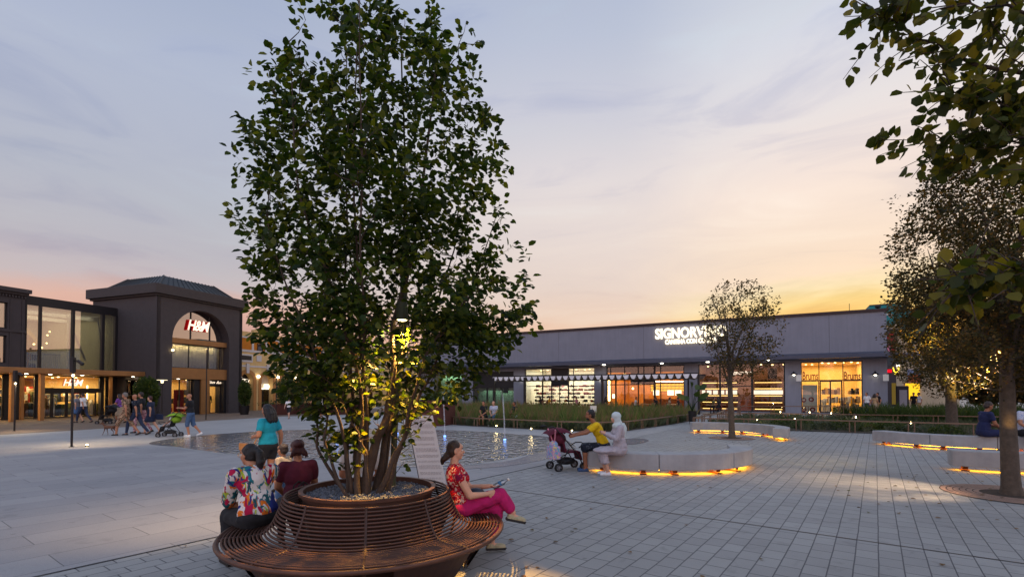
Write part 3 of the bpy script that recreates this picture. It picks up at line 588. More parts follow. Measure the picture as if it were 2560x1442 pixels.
# lower wall with arches
xs_ = yl
for k, a in enumerate(ac):
    x0, x1 = a - arch_out, a + arch_out
    w.quad((xs_, 0, 0), (x0, 0, 0), (x0, 0, zsp), (xs_, 0, zsp)); w.quad((xs_, 0, zsp), (x0, 0, zsp), (x0, 0, ztopY), (xs_, 0, ztopY)); xs_ = x1
    for i in range(20):
        a0, a1 = math.pi * (1 - i / 20), math.pi * (1 - (i + 1) / 20); xa, xb = a + arch_out * math.cos(a0), a + arch_out * math.cos(a1); za, zb = zsp + arch_out * math.sin(a0), zsp + arch_out * math.sin(a1)
        w.quad((xa, 0, za), (xb, 0, zb), (xb, 0, ztopY), (xa, 0, ztopY)); w.quad((xa, 0, za), (xa, .9, za), (xb, .9, zb), (xb, 0, zb))
    w.quad((x0, 0, 0), (x0, .9, 0), (x0, .9, zsp), (x0, 0, zsp)); w.quad((x1, 0, 0), (x1, .9, 0), (x1, .9, zsp), (x1, 0, zsp))
w.quad((xs_, 0, 0), (YR, 0, 0), (YR, 0, ztopY), (xs_, 0, ztopY))
w.bx(yl, YR, 4.6, 12, 0, ztopY - .3); w.bx(yl, YR, 0.003, .3, ztopY - .6, ztopY - .003)
for pxa, pxb, py in ((632, 660, 824), (640, 652, 822)): w.bx(yu(pxa), yu(pxb), -.05 if py > 823 else -.09, .3, ztopY - .8, yz(pxa, py))
w.build('wall', 'yellow_wall', ab)
t = MB(); za_, zb_ = yz(620, 841), yz(620, 874)
def yb(x0, x1, z0, z1, d=.06): t.bx(x0, x1, -d, -.003, z0, z1)
yb(yl, YR, yz(620, 845), za_); yb(yl, YR, zb_ - .22, zb_); yb(yl, YR, yz(620, 917), yz(620, 913))
for k in range(12): x = yu(630) + k * (yu(664) - yu(630)); yb(x - .1, x + .12, zb_ + .002, yz(620, 845) - .002)
for k in range(6):
    x0 = yu(590) + k * (pitch * 2.15); x1 = x0 + (yu(630) - yu(590)); yb(x0, x1, yz(620, 905), yz(620, 885))
    xa = yu(640) + k * pitch * 2.15; yb(xa, xa + (yu(652) - yu(640)), yz(640, 903), yz(640, 888))
for a in ac: yb(a - .16, a + .16, zsp + arch_out + .003, zsp + arch_out + .95, .14)
t.build('white_trim', 'white_trim', ab)
t = MB(); 
for k in range(12): x = yu(630) + (k - 1) * (yu(664) - yu(630)); yb(max(x + .16, yl), x + (yu(664) - yu(630)) - .14, zb_ + .03, yz(620, 845) - .03, .03)
t.build_split('orange_panel', 'orange_panel', ab)
t = MB()
for k in range(6):
    x0 = yu(590) + k * (pitch * 2.15); x1 = x0 + (yu(630) - yu(590)); yb(x0 + .15, x1 - .15, yz(620, 900), yz(620, 889), .08)
t.build_split('dark_panel', 'frame_dark', ab)
for k in range(3): x0 = yu(641) + k * 9; window(ab, x0, x0 + (yu(655) - yu(641)), zb_ + .02, yz(640, 858), -.05, gl='glass_mirror')
for a in ac:
    t = MB()
    for i in range(24):
        a0, a1 = math.pi * (1 - i / 24), math.pi * (1 - (i + 1) / 24); r0, r1 = arch_out, arr * 1.2
        p = [(a + r * math.cos(q), -.05, zsp + r * math.sin(q)) for r, q in ((r0, a0), (r0, a1), (r1, a1), (r1, a0))]; t.quad(*p)
        p = [(a + r0 * math.cos(q), y, zsp + r0 * math.sin(q)) for q, y in ((a0, -.05), (a1, -.05), (a1, .0), (a0, .0))]; t.quad(*p)
    for e in (-1, 1): t.bx(a + e * arch_out, a + e * arr * 1.2, -.05, -.003, 0, zsp)
    t.build('arch', 'arch_brown', ab)
zs2 = yz(668, 973)
for k, a in enumerate(ac):
    lit = k != 0
    window(ab, a - arch_out, a + arch_out, .05, zs2, .6, muls=[a], gl='glass' if lit else 'glass_mirror')
    s_ = MB(); s_.add([(a + arch_out * math.cos(math.pi * (1 - i / 20)), .62, zsp + arch_out * math.sin(math.pi * (1 - i / 20))) for i in range(21)] + [(a + arch_out, .62, zs2), (a - arch_out, .62, zs2)], [tuple(range(23))]); s_.build('fanlight', 'black' if k in (0, 3) else 'beige', ab)
    if lit: room(ab, a - 1.8, a + 1.8, .9, 4.2, .03, zs2, 'store_warm', power=46, col=(1, .74, .38), spots=3, side=True); goods(ab, a - 1.4, a + 1.4, 2.2, .05, 2, PAL, 18, seed=k)
    else: b_ = MB(); b_.bx(a - 1.8, a + 1.8, 1.4, 1.45, 0, zs2); b_.build('interior', 'beige', ab)
text_obj('shop_sign', 'limoli', .95, MATS['sign_cream'], ab, (ac[0] + .3, .5, yz(618, 950)), shear=.5, ext=.02, sx=1.1)
text_obj('shop_sign', 'ZUIKI', .72, MATS['sign_white'], ab, (ac[1] + .15, .5, yz(670, 967)), ext=.03, bold=.02, sx=1.25)
for k in range(4): l = MB(); x = (ac[k] + ac[k + 1]) / 2; l.ell((x, -.15, yz(647, 941)), (.16, .1, .12)); l.build('wall_lamp', MATS['lamp_white'], ab)

# ---------------------------------------------------------------- grey building on the right
B = Frame((29.3, 39.0), -R(28.7))
gbl = empty('shop_building', (B.o.x, B.o.y, 0), B.a, 'long low grey shop building with dark parapet edge and lit storefronts', 'building')
RX0 = B.u(1050); RZ = 8.15
bz_ = lambda px, py, yo=0.0: B.z(px, py, yo)
bu = lambda px, yo=0.0: B.u(px, yo)
zt = 4.55   # underside of canopy
# openings: (px0, px1, z0, z1)
OP = [(1085, 1155, .1, 3.9), (1182, 1284, .1, 4.1), (1312, 1378, .1, 4.3), (1378, 1420, .1, 4.3), (1420, 1486, .1, 4.3), (1516, 1711, .1, 4.35), (1746, 1963, .1, 4.35), (2003, 2157, .1, bz_(2003, 905))]
OPu = [(bu(a), bu(b), c, d) for a, b, c, d in OP]
w = MB(); wall_grid(w, RX0, 0, 0, RZ, OPu, 0, .35); w.bx(-.35, 0, .35, 18, 0, RZ); w.bx(RX0, RX0 + .35, .35, 18, 0, RZ); w.bx(RX0, 0, 18, 18.35, 0, RZ)
w.build('wall', 'grey_wall', gbl)
w = MB(); w.bx(RX0 + .35, -.35, .36, 18, 7.6, 7.75); w.build('roof', 'roof_metal', gbl)
w = MB(); w.bx(RX0 - .1, .12, -.12, .4, RZ, RZ + .22); w.bx(-.3, .12, .4, 18.4, RZ, RZ + .22); w.build('parapet_cap', mat('cap', (58, 40, 40), .6, .2), gbl)
jl = MB()
for px in (1397, 1610, 1840, 2075): x = bu(px); jl.bx(x - .008, x + .008, -.004, .0, 5.0, RZ)
jl.build_split('wall_joint', 'dark_metal', gbl)
# canopy: sloping top, wraps the corner
w = MB(); o1 = 1.3
w.add([(RX0 - 1, -.004, 5.02), (0, -.004, 5.02), (0, -o1, 4.80), (RX0 - 1, -o1, 4.80), (RX0 - 1, -.004, 4.52), (0, -.004, 4.52), (0, -o1, 4.52), (RX0 - 1, -o1, 4.52)], [(0, 1, 2, 3), (3, 2, 6, 7), (4, 7, 6, 5), (0, 3, 7, 4)])
w.add([(0, -.004, 5.02), (0, -o1, 4.80), (0, -o1, 4.52), (2.6, -o1, 4.66), (2.6, -o1, 4.54), (.02, 16, 5.0), (2.6, 16, 4.66), (2.6, 16, 4.54), (.02, 16, 4.52)], [(1, 3, 4, 2), (0, 1, 3, 6, 5), (3, 6, 7, 4), (2, 4, 7, 8)])
w.build('canopy', 'canopy_metal', gbl)
# glazing per shop
def bwin(a, b, z0, z1, muls=(), rails=(), gl='glass', y=.15, nm='window', w_=.06): return window(gbl, bu(a), bu(b), z0, z1, y, gl=gl, muls=[bu(m_, y) for m_ in muls], rails=rails, name=nm, w=w_)
bwin(1085, 1155, .1, 3.9, (1118,), gl='glass_frost'); b = MB(); b.bx(bu(1085), bu(1155), 1.0, 1.05, 0, 4); b.build('interior', mat('pale_green', (190, 214, 190), .8), gbl); area('room_light', (bu(1120), .7, 3.8), 3, .4, 40, (.9, 1, .8), gbl)
b = MB(); b.bx(bu(1182), bu(1284), .08, .2, bz_(1230, 968), 4.1); b.build_split('dark_fascia', 'frame_dark', gbl)
zd = bz_(1230, 968)
for a, b_ in ((1182, 1216), (1217, 1232), (1234, 1252), (1254, 1284)): bwin(a, b_, .1, zd, gl='glass_frost')
b = MB(); b.bx(bu(1182), bu(1284), 1.2, 1.25, 0, zd); b.build('interior', mat('pale_green2', (170, 188, 176), .8), gbl); area('room_light', (bu(1233), .8, zd - .3), 4, .5, 24, (.85, 1, .85), gbl)
nb = MB(); nb.bx(bu(1258, .06), bu(1270, .06), .06, .08, 1.7, 2.4); nb.build('notice', 'black', gbl)
# shoe shop
room(gbl, bu(1312) - .4, bu(1486) + .4, .5, 6, .05, 4.35, 'store_white', power=520, col=(1, .93, .74), spots=10)
zr = bz_(1340, 965); zq1, zq0 = bz_(1340, 926), bz_(1340, 937)
bwin(1312, 1378, .1, 4.3, (1357,), (zr, zq0)); bwin(1420, 1486, .1, 4.3, (1434,), (zr, zq0))
b = MB(); b.bx(bu(1378), bu(1420), .06, .24, bz_(1400, 962), 4.3); b.build_split('dark_fascia', 'frame_dark', gbl); bwin(1378, 1420, .1, bz_(1400, 962), (1399,), nm='door')
sh = MB(); rr = random.Random(3)
for k in range(9): x = bu(1316) + k * (bu(1480) - bu(1316)) / 9; [sh.bx(x, x + 1.0, 2.2, 2.5, z, z + .04) for z in (.5, .9, 1.3, 1.7, 2.1, 2.5)]
sh.build_split('shelf', 'store_white', gbl)
goods(gbl, bu(1314), bu(1480), 1.6, .3, 2.7, [C['black'], C['black'], C['navy'], C['white'], C['red'], C['pink']], 170, rows=6, seed=21)
# restaurant
x0, x1 = bu(1516), bu(1711)
room(gbl, x0 - .3, x1 + .3, .5, 8, .05, 4.35, 'wood_amber', ceil='wood_dark', power=640, col=(1, .72, .28), spots=8, floorm='wood_dark')
bwin(1516, 1636, .1, 4.35, (1527, 1562, 1596, 1610), (bz_(1560, 961),), w_=.09); bwin(1636, 1711, .1, 4.35, (1652,), (bz_(1670, 957),), w_=.09)
b = MB(); b.bx(bu(1575), bu(1634), .26, .3, 2.6, 4.3); b.bx(bu(1516), bu(1711), .26, .3, 3.75, 4.3); b.build_split('dark_fascia', 'frame_dark', gbl)
b = MB(); xa, xb = bu(1625, 3), bu(1711, 3); za_, zb_ = bz_(1670, 979, 3), bz_(1670, 959, 3)
for j in range(3): z = za_ + (zb_ - za_) * j / 3; b.bx(xa, xb, 3.0, 3.05, z, z + .08)
b.build_split('shelf', 'wood_dark', gbl); b = MB(); b.bx(xa, xb, 3.4, 3.45, za_, zb_); b.build('light_panel', MATS['strip_amber'], gbl)
b = MB()
for j in range(3):
    for k in range(26): x = xa + (xb - xa) * (k + .5) / 26; z = za_ + (zb_ - za_) * j / 3 + .1; b.cyl((x, 3.02, z), (x, 3.02, z + .2), .05, .03, 6)
b.build('bottles', 'wood_dark', gbl)['kind'] = 'stuff'
b = MB()
for px in (1644, 1668, 1693): x = bu(px, 2); b.box((x, 2, bz_(px, 953, 2)), (1.0, .5, .06), Matrix.Rotation(.5, 3, 'Z'))
b.build('linear_lamp', MATS['lamp_white'], gbl)
for px, pz_, h_ in ((1522, .9, 2.3), (1533, 1.2, .4)): b = MB(); x = bu(px, 1.2); b.bx(x - .08, x + .12, 1.2, 1.3, pz_, pz_ + h_); b.build('light_panel', MATS['lamp_warm'], gbl)
for k in range(9): b = MB(); x = bu(1520 + k * 14, 4); b.ell((x, 4 + (k % 3), 2.2 + .5 * (k % 4)), .11); b.build('pendant_lamp', MATS['lamp_warm'], gbl)
b = MB(); b.bx(bu(1610, 2.2), bu(1708, 2.2), 2.2, 2.9, .05, 1.15); b.build('counter', 'wood_orange', gbl)
for px in (1640, 1676, 1695): b = MB(); x = bu(px, 2.9); b.bx(x - .3, x + .3, 2.95, 3.0, 1.5, 2.0); b.build('menu_screen', MATS['sign_white'], gbl)
# wine shop
x0, x1 = bu(1746), bu(1963)
room(gbl, x0 + .05, x1 + .3, .5, 5, .05, 4.35, 'wood_dark', power=200, col=(1, .66, .3), spots=8, floorm='wood_orange')
bwin(1746, 1800, .1, 4.35, (), (), w_=.08); bwin(1800, 1880, .1, 4.35, (1828,), (bz_(1850, 965),), w_=.08); bwin(1880, 1963, .1, 4.35, (), (), w_=.10)
for sa, sb in ((1750, 1845), (1885, 1957)):
    xa, xb = bu(sa, 2), bu(sb, 2); zz = [bz_(sb, p, 2) for p in (1012, 996, 974, 957)]
    zz = [.35, .95, 1.55, 2.2, 2.75]
    b = MB(); c2 = MB(); lt = MB(); bt = MB()
    for z in zz: b.bx(xa, xb, 2.0, 2.35, z - .04, z); lt.bx(xa + .05, xb - .05, 2.28, 2.33, z - .10, z - .05)
    for j, z in enumerate(zz):
        nb_ = int((xb - xa) / .11)
        for k in range(nb_): x = xa + (k + .5) * .11; bt.tube([(x, 2.1, z + .005), (x, 2.1, z + .2), (x, 2.1, z + .24), (x, 2.1, z + .31)], [.038, .038, .014, .014], 5)
    b.build_split('shelf', 'wood_dark', gbl); lt.build('shelf_light', MATS['strip_warm'], gbl); bt.build('bottles', mat('bottle', (52, 28, 22), .25), gbl)['kind'] = 'stuff'
    lb = MB()
    for k in range(6): x = xa + (xb - xa) * (k + .5) / 6; lb.bx(x - .2, x + .2, 1.96, 1.99, 1.62, 1.98)
    lb.build('price_board', MATS['sign_cream'], gbl)
b = MB(); b.bx(bu(1850, 1.5), bu(1880, 1.5), 1.5, 2.2, .05, 1.1); b.build('counter', 'wood_orange', gbl)
b = MB(); b.bx(bu(1920, 1), bu(1943, 1), 1.0, 1.4, 3.0, 3.9); b.build('speaker_box', 'black', gbl)
text_obj('shop_sign', 'Signorvino', .42, MATS['sign_cream'], gbl, (bu(1853, .1), .05, bz_(1853, 931)), ext=.02, bold=.012)
# clothes shop
x0, x1 = bu(2003), bu(2157); zt2 = bz_(2003, 905)
room(gbl, x0 - .3, x1 + .3, .5, 7, .05, zt2 + .02, 'store_warm', power=420, col=(1, .72, .30), spots=9)
zr = bz_(2050, 951)
bwin(2003, 2157, zr, zt2, (2048, 2108)); bwin(2003, 2048, .1, zr); bwin(2049, 2107, .1, zr, (2076,), nm='door', w_=.1); bwin(2109, 2157, .1, zr)
for px in (2026, 2131): o = text_obj('shop_sign', 'Brums', .95, mat('sign_wine', (120, 30, 24), .6), gbl, (bu(px, .05), .07, bz_(px, 940)), ext=.015, bold=.012); o.scale[0] = (bu(2046) - bu(2007)) / o.dimensions.x
b = MB(); b.bx(bu(2006, .5), bu(2043, .5), .5, .54, .15, bz_(2020, 962, .5)); po = b.build('window_poster', 'store_white', gbl)
for px, zz in ((2009, 1.15), (2028, 1.2), (2009, .35), (2031, .35)): b = MB(); x = bu(px, .45); b.lathe([(.1, 0), (.2, 0), (.2, .02), (.1, .02)], 14, (0, 0, 0), True); oo = b.build('printed_ring', C['red'], po); oo.rotation_euler = (R(90), 0, 0); oo.location = (x, .48, zz)
goods(gbl, bu(2052), bu(2153), 2.0, .1, 2.3, [C['white'], C['tan'], C['black'], C['yellow'], C['navy'], C['sand'], C['white']], 70, rows=3, seed=31)
goods(gbl, bu(2052), bu(2153), .9, .1, 1.5, [C['white'], C['tan'], C['lilac'], C['yellow']], 16, rows=1, seed=32)
# sconces and plaques on the piers
for px, py in ((1985, 935), (2189, 935)):
    x = bu(px, -.3); z = bz_(px, 935, -.3); s_ = MB(); s_.lathe([(.03, .22), (.08, .16), (.30, 0), (.28, 0), (.06, .14), (0, .14)], 16, (x, -.32, z - .05)); s_.tube([(x, -.32, z + .15), (x, -.2, z + .25), (x, -.02, z + .2)], .025, 6)
    so_ = s_.build('wall_lamp', 'dark_metal', gbl); l = MB(); l.ell((x, -.32, z - .03), .1); l.build('bulb', MATS['lamp_white'], so_)
    spot('lamp_beam', (x, -.32, z - .06), (x, -.2, z - 3), 30, (1, .84, .55), 120, .9, .08, None).parent = gbl
for px in (1305, 1500): l = MB(); x = bu(px, -.15); l.ell((x, -.2, bz_(px, 948, -.2)), (.1, .1, .13)); l.build('wall_lamp', MATS['lamp_white'], gbl)
for px, py in ((1997, 945), (2213, 944)): x = bu(px, -.1); b = MB(); b.bx(x - .18, x + .18, -.5, -.45, bz_(px, py + 8), bz_(px, py - 8)); b.bx(x - .02, x + .02, -.45, -.003, bz_(px, py - 9), bz_(px, py - 8)); b.build('blade_sign', 'store_white', gbl)
b = MB(); x = bu(1510, -.8); b.lathe([(0, 0), (.16, 0), (.16, .05), (0, .05)], 12, (x, -.8, 4.46)); b.build('downlight', MATS['lamp_white'], gbl)
for px in (1921, 1770, 1655): b = MB(); x = bu(px, -.8); b.lathe([(0, 0), (.14, 0), (.14, .05), (0, .05)], 12, (x, -.8, 4.46)); b.build('downlight', MATS['lamp_white'], gbl)
# big illuminated lettering
x = bu(1726); z = bz_(1726, 832); hh = bz_(1726, 820) - bz_(1726, 845)
sA = text_obj('illuminated_sign', 'SIGNORVINO', hh * 1.42, MATS['sign_white'], gbl, (x, -.12, z), ext=.05, bold=.035, sx=1.0)
wpx = bu(1816) - bu(1638); sA.scale[0] = wpx / sA.dimensions.x if sA.dimensions.x else 1
x = bu(1727); z = bz_(1727, 853); hh = bz_(1727, 848) - bz_(1727, 859)
sB = text_obj('illuminated_sign', 'CANTINA CON CUCINA', hh * 1.4, MATS['sign_white'], gbl, (x, -.12, z), ext=.04, bold=.022)
wpx = bu(1791) - bu(1662); sB.scale[0] = wpx / sB.dimensions.x if sB.dimensions.x else 1
# roof aerials and camera
b = MB(); b.cyl((-2.4, .1, RZ), (-2.4, .1, RZ + .8), .02); b.ell((-.5, .3, RZ + .42), (.22, .14, .14)); b.build('roof_aerial', 'dark_metal', gbl)
b = MB(); b.ell((.3, .3, RZ - .35), .16); b.bx(0, .3, .25, .35, RZ - .3, RZ - .2); b.build('security_camera', 'store_white', gbl)
# terrace slab and walkway in front
sheet('terrace', [B.w(RX0 - 6, -7.5), B.w(1.0, -7.5), B.w(6, -4.5), B.w(12, 4), B.w(12, 25), B.w(0, 25), B.w(0, .4), B.w(RX0 - 6, .4)], .02, MATS['pale_paving'])
# ---------------------------------------------------------------- pergola with scalloped awning
PY_ = -6.0
pg = empty('pergola', tuple(B.w(0, PY_)), B.a, 'dark steel pergola with a folded grey awning and white scalloped valance', 'pergola')
pu = lambda px: B.u(px, PY_); pz2 = lambda px, py: B.z(px, py, PY_)
X0, X1 = pu(1232), pu(1747); zp = pz2(1747, 931)
b = MB(); b.bx(X0, X1, -.08, .08, zp - .14, zp); b.bx(X0, X1, 3.9, 4.05, zp - .14, zp); b.build_split('beam', 'dark_metal', pg)
for px, d in ((1312, 0), (1506, 0), (1747, 0), (1236, 0)): x = pu(px); q = MB(); q.bx(x - .08, x + .08, -.12, .12, 0, zp - .14); q.build('post', 'dark_metal', pg)
for px in (1312, 1506, 1700): x = pu(px); q = MB(); q.bx(x - .06, x + .06, 3.9, 4.05, 0, zp - .14); q.bx(x - .05, x + .05, .08, 3.9, zp - .12, zp - .01); q.build('post', 'dark_metal', pg)
aw = MB(); mat('awning', (118, 106, 96), .9, 0, .1); k = 0; nsc = 31; sw = (X1 - X0) / nsc
for i in range(nsc):
    for j in range(6):
        a0, a1 = j / 6, (j + 1) / 6; h = lambda a: zp - .18 - .30 * abs(math.sin(math.pi * (a)))
        aw.quad((X0 + (i + a0) * sw, .1, h(a0)), (X0 + (i + a1) * sw, .1, h(a1)), (X0 + (i + a1) * sw, 3.85, h(a1)), (X0 + (i + a0) * sw, 3.85, h(a0)))
aw.build('awning', 'awning', pg)
vl = MB()
for i in range(nsc):
    a, b_ = X0 + (i + .07) * sw, X0 + (i + .93) * sw; m_ = (a + b_) / 2; vl.add([(a, -.10, zp - .10), (b_, -.10, zp - .10), (m_ + .12, -.10, zp - .42), (m_, -.10, zp - .46), (m_ - .12, -.10, zp - .42)] + [(a, -.095, zp - .10), (b_, -.095, zp - .10), (m_ + .12, -.095, zp - .42), (m_, -.095, zp - .46), (m_ - .12, -.095, zp - .42)], [(0, 1, 2, 3, 4), (9, 8, 7, 6, 5)])
vl.build('valance', emit('valance_glow', (206, 206, 214), .0) if False else mat('valance', (236, 234, 238), .8, 0, .05), pg)
# ---------------------------------------------------------------- teal building and the restaurant block at the right edge
D = Frame(tuple(AT(2212, 1000, 62))[:2], -R(28.7))
tb = empty('teal_building', tuple(D.w(0, 0)), D.a, 'tall teal building with stepped roofline behind pale pillars', 'building')
dz = lambda px, py: D.z(px, py); du = lambda px, yo=0.0: D.u(px, yo)
mat('teal_wall', (30, 128, 132), .8, 0, .1, 2); mat('stone_pale', (178, 160, 132), .8, 0, .12, 2); mat('dark_shop', (46, 38, 44), .6, 0, .1)
b = MB(); b.bx(du(2180), du(2262), 1.0, 9, 0, dz(2240, 757)); b.bx(du(2262), du(2290), 1.0, 9, 0, dz(2270, 772)); b.bx(du(2290), du(2330), 1.0, 9, 0, dz(2300, 800)); b.build('wall', 'teal_wall', tb)
b = MB(); b.bx(du(2180), du(2263), .9, 9, dz(2240, 757), dz(2240, 755)); b.bx(du(2263) + .002, du(2291), .9, 9, dz(2270, 772), dz(2270, 770)); b.build('roof_edge', 'cap', tb)
b = MB(); b.bx(du(2200), du(2250), .3, 1.0, dz(2220, 821), dz(2220, 814)); b.bx(du(2242), du(2258), .2, 1.0, 0, dz(2240, 803)); b.bx(du(2258), du(2400), .25, 1.0, 0, dz(2280, 842)); b.build_split('pillar', 'stone_pale', tb)
b = MB(); b.bx(du(2200), du(2250), .25, .99, 0, dz(2220, 822)); ds = b.build('dark_front', 'dark_shop', tb)
for px, py, rx, rz in ((2232, 842, .5, .5), (2236, 862, .3, 1.0), (2226, 868, .25, .5)): b = MB(); b.ell((du(px, .2), .22, dz(px, py)), (rx, .03, rz)); b.build('mural', C['red'] if px > 2230 else C['pink'], ds)
b = MB(); x = du(2241, .1); z = dz(2241, 925)
b.tube([(x - .28, .1, z + .35), (x - .2, .1, z - .1), (x, .1, z - .3), (x + .2, .1, z - .1), (x + .28, .1, z + .35)], .05, 6); b.bx(x - .15, x + .15, .05, .12, z - .5, z - .4); b.build('neon_sign', emit('neon_yellow', (255, 220, 60), 3), ds)
b = MB(); b.bx(du(2219), du(2231), .1, .2, dz(2225, 931), dz(2225, 923)); b.build('red_sign', emit('neon_red', (235, 20, 40), 1.3), ds)
b = MB(); b.ell((du(2246, 0), 0, dz(2246, 914)), .14); b.build('wall_lamp', MATS['lamp_white'], ds)
b = MB(); b.bx(du(2230), du(2241), .15, .2, .3, dz(2235, 957)); b.build('window', emit('dim_window', (110, 90, 40), .9), ds)
b = MB(); b.bx(du(2265), du(2300), .1, .24, dz(2280, 998), dz(2280, 958)); b.build('lit_window', emit('lit_yellow', (250, 190, 40), 1.5), tb)
pb = MB(); pb.bx(du(2270), du(2303), -.1, .2, dz(2285, 956), dz(2285, 923)); pb_ = pb.build('menu_board', mat('board_top', (120, 130, 160), .6), tb)
b = MB(); b.bx(du(2271), du(2302), -.13, -.102, dz(2285, 955), dz(2285, 937)); b.build('board_panel', mat('board_orange', (184, 84, 30), .6, 0, .3, 2), pb_)
tp = MB(); tpx = AT(2256, 1003, 44); tt = empty('totem_sign', (tpx.x, tpx.y, 0), -R(20), 'slim dark totem sign beside the lit yellow window', 'sign'); b = MB(); b.bx(-.45, .45, -.12, .12, 0, 2.35); b.build('panel', 'dark_shop', tt, bevel=.03); b = MB(); b.bx(-.25, .3, -.14, -.122, .4, 2.0); b.build('display', C['lilac'], tt)
def catmull(P, n=8):
    P = [Vector(p) for p in P]; P = [P[0] * 2 - P[1]] + P + [P[-1] * 2 - P[-2]]; out = []
    for i in range(1, len(P) - 2):
        p0, p1, p2, p3 = P[i - 1:i + 3]
        for t in range(n): t /= n; out.append(.5 * ((2 * p1) + (p2 - p0) * t + (2 * p0 - 5 * p1 + 4 * p2 - p3) * t * t + (3 * p1 - p0 - 3 * p2 + p3) * t ** 3))
    return out + [P[-2]]
# ================================================================ trees
leafmat('leaf_beech', (22, 38, 18), (52, 72, 26), (96, 102, 36), .42)
leafmat('leaf_near', (40, 50, 24), (70, 78, 30), (116, 106, 42), .45)
leafmat('leaf_oak', (38, 40, 24), (70, 66, 38), (116, 88, 48), .3)
leafmat('leaf_shrub', (38, 56, 28), (60, 80, 38), (92, 102, 50), .25)
leafmat('leaf_lavender', (60, 74, 56), (86, 96, 74), (118, 112, 98), .15)
leafmat('leaf_grass', (56, 82, 40), (92, 110, 58), (128, 96, 84), .25)
mat('bark', (74, 60, 50), .9, 0, .25, 14, .8, 50); mat('bark_grey', (84, 74, 64), .95, 0, .3, 12, 1.0, 40)
def leaves(P, D, N_, S, name, m, parent, width=.62, fold=.18, rnd=None):
    """P base points, D directions, N_ normals, S lengths (numpy) -> one folded six-point leaf each"""
    D = D / np.linalg.norm(D, axis=1, keepdims=True); W = np.cross(N_, D); W /= (np.linalg.norm(W, axis=1, keepdims=True) + 1e-9); Nn = np.cross(D, W); k = len(P); S = S[:, None]
    tpl = [(0, 0, 0), (.30, .42, 1), (.68, .36, 1), (1, 0, -.3), (.68, -.36, 1), (.30, -.42, 1)]
    v = np.stack([P + D * S * a + W * S * (b * width / .62 * .8) + Nn * S * (c * fold * .5) for a, b, c in tpl], 1).reshape(-1, 3)
    i = np.arange(k)[:, None] * 6; f = np.concatenate([i + np.array([[0, 5, 4, 3]]), i + np.array([[0, 3, 2, 1]])], 1).reshape(-1, 4)
    me = bpy.data.meshes.new(name); me.vertices.add(len(v)); me.vertices.foreach_set('co', v.astype(np.float32).ravel()); me.loops.add(f.size); me.loops.foreach_set('vertex_index', f.astype(np.int32).ravel())
    me.polygons.add(len(f)); me.polygons.foreach_set('loop_start', np.arange(0, f.size, 4, dtype=np.int32)); me.polygons.foreach_set('loop_total', np.full(len(f), 4, dtype=np.int32)); me.update(calc_edges=True)
    rg = np.random.RandomState(7).rand(k) if rnd is None else rnd; a = me.attributes.new('rnd', 'FLOAT', 'FACE'); a.data.foreach_set('value', np.repeat(rg, 2).astype(np.float32))
    me.materials.append(MATS[m]); o = bpy.data.objects.new(name, me); COL.objects.link(o)
    if parent is not None: o.parent = parent
    return o
